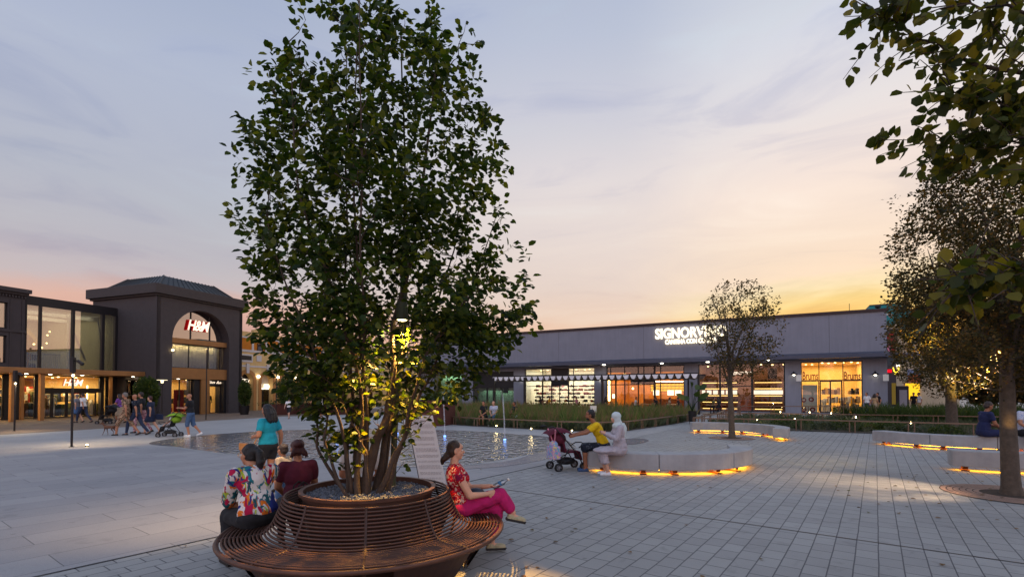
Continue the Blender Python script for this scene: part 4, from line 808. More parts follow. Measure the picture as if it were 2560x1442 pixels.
def grow(name, loc, label, cat, env, stems, npts, leaf, nleaf, lsize, seed, group=None, bark='bark', twig=.006, zmin_bias=0, droop=.3, trunk_n=8, surf=.55, lit=None, sprig=0, spread=.25, holes=None, clump=None, wt=None):
    """stems: list of (points, radii). env(z) -> (x centre, half width, half depth) or None. Twigs reach for random points
    inside the envelope from the nearest lower node and carry the leaves."""
    rg = np.random.RandomState(seed); nrm_ = random.Random(seed).uniform(0, 90); root = empty(name, loc, 0, label, cat, group)
    tb_ = MB(); nodes = []; nrad = []
    for pts, rad in stems:
        tb_.tube(pts, rad, trunk_n, caps=False)
        for i in range(len(pts) - 1):
            for t in (0, .33, .66): nodes.append(Vector(pts[i]).lerp(Vector(pts[i + 1]), t)); nrad.append(rad[i] * (1 - t) + rad[i + 1] * t)
        nodes.append(Vector(pts[-1])); nrad.append(rad[-1])
    zlo, zhi = env['z']; targets = []
    while len(targets) < npts:
        z = zlo + (zhi - zlo) * rg.rand(); e = env['f'](z)
        if e is None: continue
        cx, wl_, wr_, dy = e
        if rg.rand() > (wl_ + wr_) * dy / env['max']: continue
        a = rg.rand() * 2 * math.pi; r = rg.rand() ** surf
        c, s = math.cos(a), math.sin(a); w_ = wr_ if c > 0 else wl_
        q = Vector((cx + c * w_ * r, s * dy * r, z))
        if clump and noise.noise(q * clump[0] + Vector((nrm_, 0, 0))) < clump[1]: continue
        if wt and rg.rand() > wt(z): continue
        targets.append(q)
    for k in range(sprig):
        z = zlo + (zhi - zlo) * rg.rand(); e = env['f'](z)
        if e is None: continue
        a = rg.rand() * 2 * math.pi; c, s = math.cos(a), math.sin(a); w_ = e[2] if c > 0 else e[1]; f = 1.0 + .12 * rg.rand(); targets.append(Vector((e[0] + c * w_ * f, s * e[3] * f, z + .05 + .3 * rg.rand())))
    cen = Vector((0, 0, zlo)); targets.sort(key=lambda p: (p.x ** 2 + p.y ** 2) * 2 + (p.z - zlo) ** 2 * .3)
    NA = np.array([tuple(n) for n in nodes]); segs = []
    NAl = list(map(tuple, NA)); cap = len(NAl) + len(targets) * 3; A = np.zeros((cap, 3)); A[:len(NAl)] = NAl; cnt = len(NAl); TW = []
    for p in targets:
        d = A[:cnt] - np.array(p); dd = (d ** 2).sum(1) + np.where(d[:, 2] > -.08, 1.5 + d[:, 2].clip(0) * 4, 0)
        j = int(dd.argmin()); q = Vector(A[j]); L_ = (p - q).length
        mid = q.lerp(p, .5) + Vector((0, 0, -.10 * L_)) + Vector(rg.randn(3)) * L_ * .05; q2 = q.lerp(p, .78) + Vector((0, 0, -.03 * L_)) + Vector(rg.randn(3)) * L_ * .03
        r0 = min(twig * (1 + 1.6 * L_), .9 * (nrad[j] if j < len(nrad) else 1)); pl = [q, mid, q2, p]; tb_.tube(pl, [r0, r0 * .7, r0 * .5, r0 * .25], 4, caps=False)
        for n_ in (mid, q2, p): A[cnt] = n_; cnt += 1; nrad.append(r0 * .8)
        TW.append(pl)
    tb_.build('trunk', MATS[bark], root, smooth=True)
    P, D, N_, S = [], [], [], []
    for pl in TW:
        L_ = sum((pl[i + 1] - pl[i]).length for i in range(3)); k = max(3, int(nleaf * min(1.6, .5 + L_)))
        for i in range(k):
            t = 3 * (.15 + .85 * (i + rg.rand() * .6) / k); t = min(t, 2.999); a = int(t); q = pl[a].lerp(pl[a + 1], t - a); ax = (pl[a + 1] - pl[a]).normalized()
            sd = Vector(rg.randn(3)); sd = (sd - ax * sd.dot(ax)).normalized(); q = q + sd * (spread * rg.rand() ** 1.5)
            dr = ax * .45 + sd * .9 + Vector((0, 0, -droop * (.3 + rg.rand()))); nn_ = Vector((0, 0, 1)) * .8 + Vector(rg.randn(3)) * .55
            if holes and holes(q, rg): continue
            P.append(q); D.append(dr); N_.append(nn_); S.append(lsize * (.6 + .6 * rg.rand()))
    leaves(np.array([tuple(x) for x in P]), np.array([tuple(x) for x in D]), np.array([tuple(x) for x in N_]), np.array(S), 'crown', leaf, root, rnd=rg.rand(len(P)))
    print(name, 'leaves', len(P)); return root
def interp_env(rows, depth=1.0, cx0=0.0):
    """rows: (z, left, right) metres from the trunk axis"""
    rows = sorted(rows); zs_ = [r[0] for r in rows]
    def f(z):
        l = np.interp(z, zs_, [r[1] for r in rows]); r = np.interp(z, zs_, [r[2] for r in rows]); return ((r - l) / 2 * 0 + (l + r) / 2, (r - l) / 2, (r - l) / 2, (r - l) / 2 * depth)
    mx_ = max((r[2] - r[1]) * (r[2] - r[1]) / 2 * depth for r in rows); return {'z': (zs_[0], zs_[-1]), 'f': f, 'max': mx_}
# ---- main multi-stem tree in the planter bench
BC = Vector((-1.467, 5.166, 0)); K = F / BC.y; px0 = 920
def row(py, l, r): return (1.8 + (980 - py) / K, (l - px0) / K, (r - px0) / K)
env = interp_env([row(-30, 900, 1000), row(20, 830, 1065), row(70, 775, 1130), row(130, 725, 1180), row(200, 665, 1225), row(300, 625, 1245), row(420, 625, 1255), row(520, 630, 1265), row(650, 630, 1265), row(750, 622, 1345), row(820, 655, 1315), row(890, 674, 1270), row(950, 700, 1215), row(1005, 738, 1150), row(1050, 765, 1085), row(1110, 810, 1040), row(1180, 850, 1010)], .70)
rr = random.Random(12); stems = []; base = Vector((BC.x - .03, BC.y, .78))
# (base px, base depth, radius, [(px, py, depth) ...]) read off the photograph's stems
SK = [(878, -.05, .030, [(872, 1110, 0), (880, 1000, .1), (850, 820, .2), (840, 500, .3), (838, 60, .3)]),
      (893, .10, .036, [(886, 1120, .1), (893, 1030, .15), (905, 850, .0), (900, 520, -.2), (905, 10, -.2)]),
      (905, -.12, .034, [(908, 1120, -.1), (915, 1010, -.1), (880, 800, -.3), (790, 520, -.4), (760, 160, -.4)]),
      (918, -.02, .062, [(935, 1130, 0), (962, 1060, 0), (980, 960, .05), (982, 800, .1), (1040, 560, .1), (1085, 120, .1)]),
      (938, .12, .045, [(952, 1130, .15), (968, 1030, .2), (975, 850, .4), (985, 500, .5), (985, 0, .3)]),
      (955, -.06, .034, [(990, 1150, -.1), (1022, 1075, -.1), (1052, 960, -.2), (1110, 840, -.3), (1220, 720, -.4)]),
      (930, -.15, .022, [(934, 1150, -.2), (926, 1110, -.2), (905, 1060, -.25), (870, 960, -.5), (760, 880, -.7)]),
      (965, .05, .028, [(1000, 1120, .1), (1035, 1010, .2), (1090, 880, .3), (1180, 700, .3), (1235, 520, .3)]),
      (885, -.18, .020, [(850, 1150, -.2), (838, 1085, -.25), (846, 1010, -.3), (820, 900, -.4), (700, 760, -.5)]),
      (870, .02, .022, [(818, 1160, 0), (795, 1100, 0), (800, 1040, 0), (790, 960, 0), (760, 860, 0)]),
      (905, .16, .03, [(905, 1100, .2), (900, 980, .4), (860, 760, .7), (800, 540, .9), (780, 300, 1.0)]),
      (945, .18, .03, [(958, 1100, .3), (985, 980, .5), (1050, 760, .8), (1110, 560, .9), (1130, 300, .9)]),
      (915, .05, .026, [(918, 1110, .0), (930, 980, -.2), (950, 760, -.6), (960, 480, -.8), (955, 60, -.8)]),
      (890, -.1, .022, [(880, 1090, -.2), (850, 960, -.4), (800, 800, -.5), (720, 620, -.4), (700, 420, -.2)])]
def px3(px, py, dy): return Vector(((px - px0) / K, dy, 1.8 + (980 - py) / K - .78))
for k, (bpx, bd, r0, pts_) in enumerate(SK):
    P_ = [Vector(((bpx - px0) / K, bd, -.02))] + [px3(*q) for q in pts_]; P_ = catmull([tuple(q) for q in P_], 4); n_ = len(P_)
    P_ = [q + Vector((.012 * math.sin(i * 1.3 + k), .012 * math.cos(i * 1.7 + k), 0)) for i, q in enumerate(P_)]
    stems.append((P_, [r0 * (1 - .84 * (i / (n_ - 1)) ** .8) for i in range(n_)]))
LAMP_W = AT(1005, 800, 5.25); _c = Vector((0, 0, CAMZ)); _ld = (_c - LAMP_W).normalized(); _l0 = LAMP_W - base; _ax = (Vector((-.95, 4.15, .45)) - LAMP_W).normalized()
def LAMP_HOLES(q, rg):
    d = q - _l0; t = d.dot(_ld)
    if t > -.1 and (d - _ld * t).length < .13: return True
    if d.z < .05 and d.length < .95 and d.normalized().dot(_ax) > .62: return rg.rand() < .72
    if d.z < 0 and d.length > .25 and d.normalized().dot(_ax) > .88: return rg.rand() < .82
    if d.z < .05 and (Vector((d.x, d.y, 0)) - Vector((.18, -.42, 0)) * max(0, -d.z) * .6).length < .16 + .30 * -d.z: return rg.rand() < .80
    return False
env2 = {'z': (env['z'][0] - .78, env['z'][1] - .78), 'f': lambda z: env['f'](z + .78), 'max': env['max']}
grow('planter_tree', base, 'tall multi-stemmed leafy tree growing out of the round planter bench', 'tree', env2, stems, 1800, 'leaf_beech', 17, .080, 4, droop=.45, spread=.09, sprig=130, surf=.48, clump=(2.2, -.2), wt=lambda z: 1.0 if z < 1.9 else (.62 if z < 3.2 else .50), holes=LAMP_HOLES)
# low leaves between the stems are carried by a few basal twigs of the same tree (built with it above)
# ---- holm oaks
def oak(px, py, top, l, r, label, seed, npts, lsize, nleaf, tr, zc, prof=None, depth=1.0, group='broad oaks on the square', lean=(0, 0), clump=(.9, -.05)):
    p = G(px, py); k = F / p.y; H = 1.8 + (980 - top) / k; zl = 1.8 + (980 - zc) / k; L_, R_ = (l - px) / k, (r - px) / k
    pr = prof or [(0, .35), (.12, .8), (.35, 1), (.6, .85), (.82, .6), (1, .2)]
    e = interp_env([(zl + (H - zl) * t, L_ * w, R_ * w) for t, w in pr], depth); rr = random.Random(seed); st_ = []
    tr_pts = [Vector((lean[0] * t + .04 * math.sin(3 * t + seed), lean[1] * t, (zl + (H - zl) * .35) * t)) for t in (0, .04, .12, .3, .5, .75, 1)]
    st_.append((tr_pts, [tr * 1.35, tr * 1.1, tr, tr * .92, tr * .85, tr * .6, tr * .4]))
    for i in range(9):
        a = i * 2.4 + seed; s = tr_pts[4].lerp(tr_pts[6], i / 9); w_ = (R_ if math.cos(a) > 0 else -L_) * .62; ez = zl + (H - zl) * (.35 + .55 * (i / 9)); en = Vector((math.cos(a) * w_, math.sin(a) * w_ * depth, ez))
        st_.append(([s, s.lerp(en, .35) + Vector((0, 0, .2)), s.lerp(en, .7) + Vector((0, 0, .25)), en], [tr * .38, tr * .26, tr * .16, tr * .05]))
    return grow('oak_tree', p, label, 'tree', e, st_, npts, 'leaf_oak', nleaf, lsize, seed, group, 'bark_grey', .010, droop=.1, surf=.5, spread=.20, sprig=50, clump=clump)
oak(1828, 1095, 700, 1758, 1955, 'small oak with a sparse crown standing by the far curved bench', 21, 680, .085, 12, .12, 960, [(0, .3), (.12, .6), (.35, .92), (.6, 1), (.85, .75), (1, .35)], clump=(1.3, -.12))
oak(2381, 1079, 560, 2246, 2600, 'wide oak whose trunk rises behind the long curved bench', 22, 1500, .11, 18, .22, 985, clump=(.7, -.08))
oak(2534, 1236, 268, 2288, 2800, 'tallest dark oak nearest the viewer beside the lamp pole', 23, 3300, .058, 24, .125, 960, [(0, .5), (.08, .9), (.25, 1), (.5, .98), (.75, .82), (.92, .5), (1, .2)], lean=(-.10, 0), clump=(1.2, -.12))
for (px, py, top, l, r, lb, sd) in ((2470, 1046, 800, 2380, 2580, 'dark rounded background tree behind the garden at the right', 51), (2600, 1050, 700, 2490, 2700, 'background tree at the right edge beyond the garden', 52)):
    oak(px, py, top, l, r, lb, sd, 700, .26, 16, .2, 1010, group='background trees beyond the garden')
# tree grates
mat('grate', (150, 120, 104), .8, 0, .2, 20, .3); mat('soil', (58, 44, 34), .95, 0, .3, 10, .8)
for (px, py, r, lb) in ((2534, 1236, 1.0, 'round reddish tree grate at the foot of the nearest oak'), (1828, 1095, .85, 'round grey tree grate under the small oak')):
    p = G(px, py); g = empty('tree_grate', (p.x, p.y, 0), 0, lb, 'tree grate'); b = MB()
    for i in range(6): r0 = r * (.45 + .55 * i / 6); b.lathe([(r0, .0125), (r0 + r * .075, .0125)], 40)
    b.build('grate_ring', 'grate', g); b = MB(); b.lathe([(0, .008), (r, .008)], 40); b.build('soil_bed', 'soil', g)
# ---- near branches hanging in from the right: a tree whose trunk stands outside the frame
P0 = Vector((5.9, 3.3, 0)); nb = empty('plaza_tree', P0, 0, 'large-leaved tree at the right edge with branches hanging into view', 'tree')
tb_ = MB(); trunk = [Vector((0, 0, 0)), Vector((.03, 0, 1.5)), Vector((-.05, .05, 3)), Vector((-.1, .1, 4.4)), Vector((0, .1, 6))]; tb_.tube(trunk, [.14, .11, .1, .08, .05], 8)
rg = np.random.RandomState(3); P, D, N_, S = [], [], [], []
def limb(src, pix, r0, side=True, nl=7):
    pts = [src] + [AT(*q) - P0 for q in pix]; fine = []
    for i in range(len(pts) - 1):
        m_ = 4 if i else max(4, int((pts[1] - pts[0]).length / .16))
        for t in range(m_): fine.append(pts[i].lerp(pts[i + 1], t / m_) + Vector(rg.randn(3)) * .012)
    fine.append(pts[-1]); k = len(fine); tb_.tube(fine, [r0 * (1 - .8 * i / k) for i in range(k)], 6)
    for i in range(2, k):
        if side and i > 4:
            for _ in range(2):
                a = fine[i]; dr = Vector((rg.randn() * .5 - .35, rg.randn() * .6, rg.randn() * .45 - .1)).normalized(); Lx = .18 + .3 * rg.rand(); b = a + dr * Lx; tb_.tube([a, a.lerp(b, .5) + Vector((0, 0, .02)), b], [.005, .004, .002], 4)
                for q in range(nl): _leaf(a.lerp(b, .2 + .8 * q / nl), dr)
        for q in range(2): _leaf(fine[i], (fine[i] - fine[i - 1]).normalized())
def _leaf(q, ax):
    sd = Vector(rg.randn(3)).normalized(); P.append(tuple(q + sd * .015)); D.append(tuple(ax * .4 + sd * .7 + Vector((0, 0, -.75 * rg.rand())))); N_.append(tuple(Vector((0, 0, .6)) + Vector(rg.randn(3)) * .6)); S.append(.06 + .05 * rg.rand())
s1, s2, s3 = trunk[3] , trunk[2], trunk[4]
limb(s1, [(2640, 210, 3.6), (2440, 165, 3.75), (2300, 95, 3.9), (2200, 40, 4.0)], .030)
limb(s1, [(2660, 60, 3.4), (2520, 20, 3.5), (2400, 10, 3.7)], .026)
limb(s3, [(2600, -60, 3.6), (2450, -80, 3.7), (2300, -30, 3.9), (2235, 10, 3.9)], .022)
limb(s1, [(2650, 330, 3.5), (2520, 270, 3.6), (2420, 235, 3.7), (2370, 220, 3.7)], .020)
limb(s1, [(2660, 300, 4.0), (2560, 130, 4.1), (2470, 90, 4.2)], .020)
limb(s2, [(2640, 430, 3.5), (2560, 350, 3.55), (2490, 300, 3.6)], .018)
limb(s2, [(2650, 380, 3.7), (2520, 352, 3.8), (2420, 350, 3.9), (2340, 352, 3.9)], .014, nl=7)
limb(s2, [(2640, 720, 3.0), (2540, 700, 3.1), (2440, 715, 3.2), (2380, 730, 3.2)], .012, nl=3)
limb(s2, [(2660, 640, 3.0), (2570, 660, 3.1), (2500, 700, 3.1)], .012, nl=4)
# the bare-stemmed lone spray and the tip at the top
fine = [AT(2340, 352, 3.9) - P0, AT(2290, 352, 3.9) - P0, AT(2262, 350, 3.9) - P0, AT(2215, 350, 3.9) - P0, AT(2185, 342, 3.9) - P0]; tb_.tube(fine, [.004, .004, .003, .003, .002], 5)
for i in range(16): _leaf(fine[2].lerp(fine[4], i / 16), Vector((-1, 0, 0)))
fine = [AT(2200, 40, 4.0) - P0, AT(2165, 20, 4) - P0, AT(2120, -10, 4) - P0]; tb_.tube(fine, [.006, .005, .004], 5)
for i in range(5): _leaf(fine[0].lerp(fine[1], i / 5), Vector((-1, 0, 0)))
tb_.build('trunk', MATS['bark'], nb, smooth=True)
leaves(np.array(P), np.array(D), np.array(N_), np.array(S), 'crown', 'leaf_near', nb, width=.75, rnd=rg.rand(len(P)))

# ================================================================ circular bench with planter
mat('bench_steel', (84, 55, 43), .5, .3, .28, 5, .15, 90); mat('bench_dark', (64, 42, 34), .5, .3, .15, 6)
cb = empty('circular_bench', (BC.x, BC.y, 0), 0, 'round brown steel slatted bench wrapped around a raised planter', 'bench')
prof = [(1.345, .435), (1.30, .455), (1.20, .452), (1.10, .448), (1.00, .458), (.95, .485), (.91, .53), (.875, .59), (.85, .65), (.825, .71), (.805, .77), (.80, .80)]
def along(prof, step):
    out = []; acc = 0; nxt = 0
    for i in range(len(prof) - 1):
        a, b = Vector(prof[i]), Vector(prof[i + 1]); L_ = (b - a).length; s = nxt - acc
        while s <= L_: out.append(a.lerp(b, s / L_)); nxt += step; s = nxt - acc
        acc += L_
    return out
rings = along(prof, .0325)
def ring(mb, r, z, tr, n=96):
    mb.lathe([(r + tr * math.cos(a), z + tr * math.sin(a)) for a in [2 * math.pi * i / 6 for i in range(6)]], n, (0, 0, 0), True)
sm_, bm_ = MB(), MB()
for q in rings: ring(sm_ if q[0] > .97 else bm_, q[0], q[1], .0105)
ring(sm_, 1.36, .43, .022); sm_.build('seat', 'bench_steel', cb, True); bm_.build('backrest', 'bench_steel', cb, True)
for k in range(9):
    a = R(-76 + k * 40); rb = MB(); pts = [Vector((math.cos(a) * (r + .004), math.sin(a) * (r + .004), z - .004)) for r, z in prof]; rb.tube(pts, .0135, 6)
    pts = [Vector((math.cos(a) * r, math.sin(a) * r, z)) for r, z in ((1.33, .41), (1.12, .38), (1.0, .02))]; rb.tube(pts, .016, 4); rb.build('rib', 'bench_dark', cb)
for k in range(6):
    a0 = R(-125 + k * 60); b = MB(); n = 10
    for i in range(n):
        u0, u1 = a0 + R(38) * i / n, a0 + R(38) * (i + 1) / n
        for (r0, z0), (r1, z1) in (((1.27, .405), (1.0, .01)), ((1.24, .405), (.97, .01))): b.quad(*[(r * math.cos(u), r * math.sin(u), z) for r, z, u in ((r0, z0, u0), (r0, z0, u1), (r1, z1, u1), (r1, z1, u0))])
    b.build('base_panel', 'bench_dark', cb, True)
b = MB(); b.lathe([(.675, .80), (.675, .828), (.632, .828), (.632, .76), (.64, .76), (.64, .80)], 96, (0, 0, 0), True); b.build('planter_rim', 'bench_steel', cb)
b = MB(); b.lathe([(.64, .80), (.60, .45), (.50, .01)], 64); b.build('planter_drum', 'bench_dark', cb, True)
b = MB(); b.lathe([(0, .765), (.634, .765)], 48); r = random.Random(9)
for i in range(2600):
    a, q = r.uniform(0, 6.283), .62 * math.sqrt(r.random()); s = r.uniform(.007, .017); c = Vector((q * math.cos(a), q * math.sin(a), .768 + r.uniform(0, .012))); m_ = Matrix.Rotation(r.uniform(0, 3), 3, Vector((r.random(), r.random(), r.random() + .1)).normalized()); b.box(c, (s * 1.5, s, s * .8), m_)
g = b.build('gravel', mat('gravel', (98, 100, 108), .9, 0, .5, 60)); g.location = BC; tag(g, 'grey gravel filling the planter around the tree stems', 'gravel', None, 'stuff')

# ================================================================ curved concrete benches
mat('concrete', (160, 159, 159), .8, 0, .16, 2.2, .3, 30); mat('rust_metal', (120, 60, 24), .6, .4, .2, 8); emit('led_amber', (255, 172, 40), 24)
def cbench(P, label, nseg=3, w=.5, light_off=0.0):
    L_ = catmull(P, 10); c = sum(L_, Vector((0, 0))) / len(L_); root = empty('curved_bench', (c.x, c.y, 0), 0, label, 'bench', 'curved concrete benches'); L_ = [p - c for p in L_]; n = len(L_) - 1
    for k in range(nseg):
        a, b = round(n * k / nseg), round(n * (k + 1) / nseg); seg = L_[a:b + 1]
        if k: seg = [seg[0].lerp(seg[1], .04)] + seg[1:]
        m_ = MB(); m_.strip(seg, w, .11, .465); m_.build('seat_block', 'concrete', root, bevel=.018)
        for t in (.2, .8):
            i = min(int((b - a) * t) + a, n - 1); p = L_[i]; d = (L_[i + 1] - p).normalized(); rt = Matrix.Rotation(math.atan2(d.y, d.x), 3, 'Z'); f = MB(); f.box((p.x, p.y, .012), (.14, w * .62, .02), rt); f.box((p.x, p.y, .10), (.12, w * .5, .018), rt)
            for e in (-1, 1): f.box(Vector((p.x, p.y, .066)) + rt @ Vector((0, e * w * .2, 0)), (.10, .02, .06), rt)
            f.build('foot', 'rust_metal', root)
    ls = MB(); ls.strip(L_[1:-1], .12, .092, .104); ls.build('light_strip', 'led_amber', root); return root
cbench([(1.85, 11.65), (2.5, 11.25), (3.2, 11.07), (4.1, 11.1), (4.8, 11.35), (5.45, 11.95), (5.78, 12.85)], 'near curved concrete bench glowing amber underneath, the hijab-wearing woman on its end')
cbench([(8.0, 22.4), (9.0, 22.25), (9.95, 21.6), (10.5, 20.6), (10.45, 19.4), (9.9, 18.5)], 'far hooked concrete bench curling round behind the small oak')
cbench([(12.85, 17.6), (13.1, 16.6), (13.6, 15.8), (14.3, 15.25), (15.1, 15.1), (15.9, 15.3)], 'long curved concrete bench on which the man in navy sits')
cbench([(10.25, 11.75), (11.0, 11.3), (12, 11.1), (13, 11.35)], 'concrete bench cut off by the right edge behind the nearest oak trunk', 2)

# ================================================================ garden beds
mat('bed_soil', (70, 60, 46), .95, 0, .3, 3, .6)
LG = [G(1090, 1058), G(1190, 1066), G(1290, 1071), G(1400, 1077), G(1500, 1080), G(1570, 1077), G(1640, 1067), G(1742, 1050)]
bt = lambda px: B.w(B.u(px), -7.8)
sheet('garden_bed', LG + [bt(1720), bt(1400), bt(1200), bt(1105)], .016, MATS['bed_soil'])
RG = [Vector((9, 24.4, 0)), Vector((13.3, 23.2, 0)), Vector((18.6, 20, 0)), Vector((27, 15.5, 0))]
sheet('garden_bed', RG + [Vector((46, 26, 0)), Vector((40, 38, 0)), B.w(6, -7), B.w(-9, -7.8), Vector((14.0, 33.5, 0))], .024, MATS['bed_soil'])
def inside(p, poly):
    c = False; j = len(poly) - 1
    for i in range(len(poly)):
        a, b = poly[i], poly[j]
        if (a[1] > p[1]) != (b[1] > p[1]) and p[0] < (b[0] - a[0]) * (p[1] - a[1]) / (b[1] - a[1]) + a[0]: c = not c
        j = i
    return c
def dfront(x, y, line):
    return min((Vector((x, y)) - Vector((a[0], a[1])).lerp(Vector((b[0], b[1])), t / 4)).length for a, b in zip(line[:-1], line[1:]) for t in range(5))
def grass(name, poly, n, hfun, label, seed, m='leaf_grass', plume=.0, blades=26, w=.03, filt=None, edge=None):
    rg = np.random.RandomState(seed); xs = [p[0] for p in poly]; ys = [p[1] for p in poly]; P, D, N_, S = [], [], [], []; rn = []
    k = 0
    while k < n:
        x, y = rg.uniform(min(xs), max(xs)), rg.uniform(min(ys), max(ys))
        if not inside((x, y), poly) or (filt and not filt(x, y, rg)) or (edge and dfront(x, y, edge) < .38): continue
        k += 1; h = hfun(x, y, rg); tone = rg.rand() * .6
        for _ in range(blades):
            a = rg.rand() * 6.283; lean = .15 + .5 * rg.rand(); r = .10 * rg.rand(); P.append((x + r * math.cos(a), y + r * math.sin(a), .01)); D.append((math.cos(a) * lean, math.sin(a) * lean, 1)); N_.append((-math.sin(a), math.cos(a), .1)); S.append(h * (.6 + .5 * rg.rand())); rn.append(min(1, tone + rg.rand() * .25 + (.45 if rg.rand() < plume else 0)))
            if rg.rand() < .5: P[-1] = (P[-1][0] + D[-1][0] * h * .3, P[-1][1] + D[-1][1] * h * .3, h * .35); S[-1] *= .7
    P, D, N_, S = map(np.array, (P, D, N_, S)); o = leaves(P, D, N_, S, name, m, None, width=w, fold=.0, rnd=np.array(rn)); return tag(o, label, name.replace('_', ' '), None, 'stuff')
LGp = [(p.x, p.y) for p in LG] + [tuple(bt(q))[:2] for q in (1720, 1400, 1200, 1105)]
grass('ornamental_grass', LGp, 1500, lambda x, y, r: (.55 + .5 * r.rand()) * (1.15 if r.rand() < .3 else .9), 'tall reddish ornamental grass filling the bed beside the fountain', 5, plume=.5, blades=30, w=.035, edge=LG)
grass('border_plants', LGp, 650, lambda x, y, r: .30 + .2 * r.rand(), 'low grey-green border plants along the fountain side rail', 6, m='leaf_lavender', blades=46, w=.05, filt=lambda x, y, r: .3 < dfront(x, y, LG) < 1.6)
RGp = [(p.x, p.y) for p in RG] + [(46, 26), (40, 38), tuple(B.w(6, -7))[:2], tuple(B.w(-9, -7.8))[:2], (14.0, 33.5)]
grass('lavender', RGp, 1500, lambda x, y, r: .22 + .2 * r.rand(), 'low lavender and silver ground cover in the railed garden', 7, m='leaf_lavender', blades=40, w=.05, edge=RG)
grass('meadow_grass', RGp, 900, lambda x, y, r: .7 + .55 * r.rand(), 'tall dark green grass at the back right of the railed garden', 8, m='leaf_shrub', blades=30, w=.035, filt=lambda x, y, r: (x > 22 and y > 25 + (31 - x) * .3 and dfront(x, y, RG) > 4))
# individual mounded shrubs
def shrub_mesh(name, seed, r, h, m, n, parent, ls=.06):
    rg = np.random.RandomState(seed); d = rg.randn(n, 3); d[:, 2] = abs(d[:, 2]); d /= np.linalg.norm(d, axis=1, keepdims=True); lump = 1 + .18 * np.sin(d[:, 0] * 7 + seed) * np.sin(d[:, 1] * 6) ; q = (.55 + .45 * rg.rand(n) ** .5) * lump
    P = d * q[:, None] * np.array([r, r, h]); return leaves(P, d + rg.randn(n, 3) * .5, rg.randn(n, 3) + np.array([0, 0, 1]), ls * (.6 + .8 * rg.rand(n)), name, m, parent, rnd=rg.rand(n))
r = random.Random(31); protos = []
for i, (m_, cl_) in enumerate((('leaf_lavender', 'silvery'), ('leaf_shrub', 'green'), ('leaf_grass', 'straw-coloured'))):
    e = empty('garden_shrub', (0, 0, 0)); shrub_mesh('foliage', 40 + i, .5, .5, m_, 900, e); b = MB()
    for k in range(5): b.tube([(0, 0, 0), (.2 * math.cos(k * 1.3), .2 * math.sin(k * 1.3), .3)], [.012, .006], 5)
    b.build('stem', 'bark', e); protos.append(e)
SH = [(1985, 1072, 1, .9, 'round green shrub at the left end of the front garden rail'), (2040, 1076, 1, .8, 'dark green mound just left of the rail post pair'), (2095, 1078, 0, .8, 'silvery mound behind the middle rail posts'), (2150, 1080, 1, 1.0, 'full green shrub above the left tip of the long bench'), (2215, 1082, 2, .8, 'straw-coloured tuft lit above the long bench'), (2270, 1084, 1, .9, 'green shrub behind the middle of the long bench'), (2325, 1088, 0, .7, 'silvery shrub just left of the wide oak trunk'), (2420, 1094, 1, .8, 'green shrub between the wide oak trunk and the man in navy'), (1930, 1056, 0, .8, 'silvery mound beyond the hooked bench'), (2010, 1052, 2, .7, 'straw-coloured tuft between the two front rails'), (2120, 1054, 0, .9, 'pale mound in the middle strip of the garden'), (2210, 1056, 1, .9, 'green mound in the middle strip right of centre'), (1890, 1046, 1, .7, 'small green shrub near the terrace ramp'), (2300, 1060, 0, 1.0, 'large silvery mound below the tall grass'), (1960, 1040, 2, .7, 'yellowish lit tuft under the storefront windows')]
for i, (px, py, k, s, lb) in enumerate(SH):
    o = copy_tree(protos[k]); p = G(px, py); o.location = p + Vector((0, 1.0, .02)); o.scale = (s * 1.5, s * 1.1, s * 1.05); o.rotation_euler = (0, 0, i * 1.7); tag(o, lb, 'shrub', 'mounded shrubs in the railed garden')
for e in protos:
    for ch in list(e.children): bpy.data.objects.remove(ch)
    bpy.data.objects.remove(e)
# low railings
def railing(pts, h, label, post_gap=1.5, hs=None, r=.035):
    pts = [Vector(p) for p in pts]; c = pts[0].copy(); root = empty('garden_railing', (c.x, c.y, 0), 0, label, 'railing', 'low steel rails round the planting'); hs = hs or [h] * len(pts)
    L_ = [p - c + Vector((0, 0, z)) for p, z in zip(pts, hs)]; b = MB()
    for i in range(len(L_) - 1): d = L_[i + 1] - L_[i]; m_ = basis(d); b.box((L_[i] + L_[i + 1]) / 2, (d.length + .03, .08, .05), m_)
    b.build('rail', 'rail_metal', root)
    for i in range(len(L_) - 1):
        d = L_[i + 1] - L_[i]; n = max(1, round(d.length / post_gap))
        for k in range(n):
            p = L_[i].lerp(L_[i + 1], k / n); q = MB(); dn = d.normalized()
            for e in (-.10, .10): s = p + dn * e; q.bx(s.x - .018, s.x + .018, s.y - .018, s.y + .018, 0, p.z - .018)
            q.build('post', 'rail_metal', root)
    return root
off = Vector((-.05, .25, 0))
railing([p + Vector((-.02, .05, 0)) for p in LG], .44, 'curving low rail that edges the grass bed beside the fountain', 1.9)
railing([p + Vector((.0, .05, 0)) for p in RG], .53, 'long front rail running behind the curved benches to the right edge', 2.3)
railing([Vector((10.5, 27.5, 0)), Vector((14, 29.2, 0)), Vector((22, 26, 0)), Vector((30, 22, 0))], .58, 'second rail crossing the middle of the lavender garden', 1.9)
railing([Vector((9.0, 24.8, 0)), Vector((11.5, 28, 0)), Vector((14.2, 33, 0)), Vector((16.5, 35.5, 0))], .55, 'slanting rail along the terrace ramp left of the garden', 1.2, [.53, .6, .72, .85])
railing([Vector((15.5, 34.2, 0)), Vector((22, 33.4, 0)), Vector((28, 30, 0)), Vector((33, 27, 0))], .72, 'rearmost rail under the storefront windows', 1.9, [.85, .85, .7, .6])
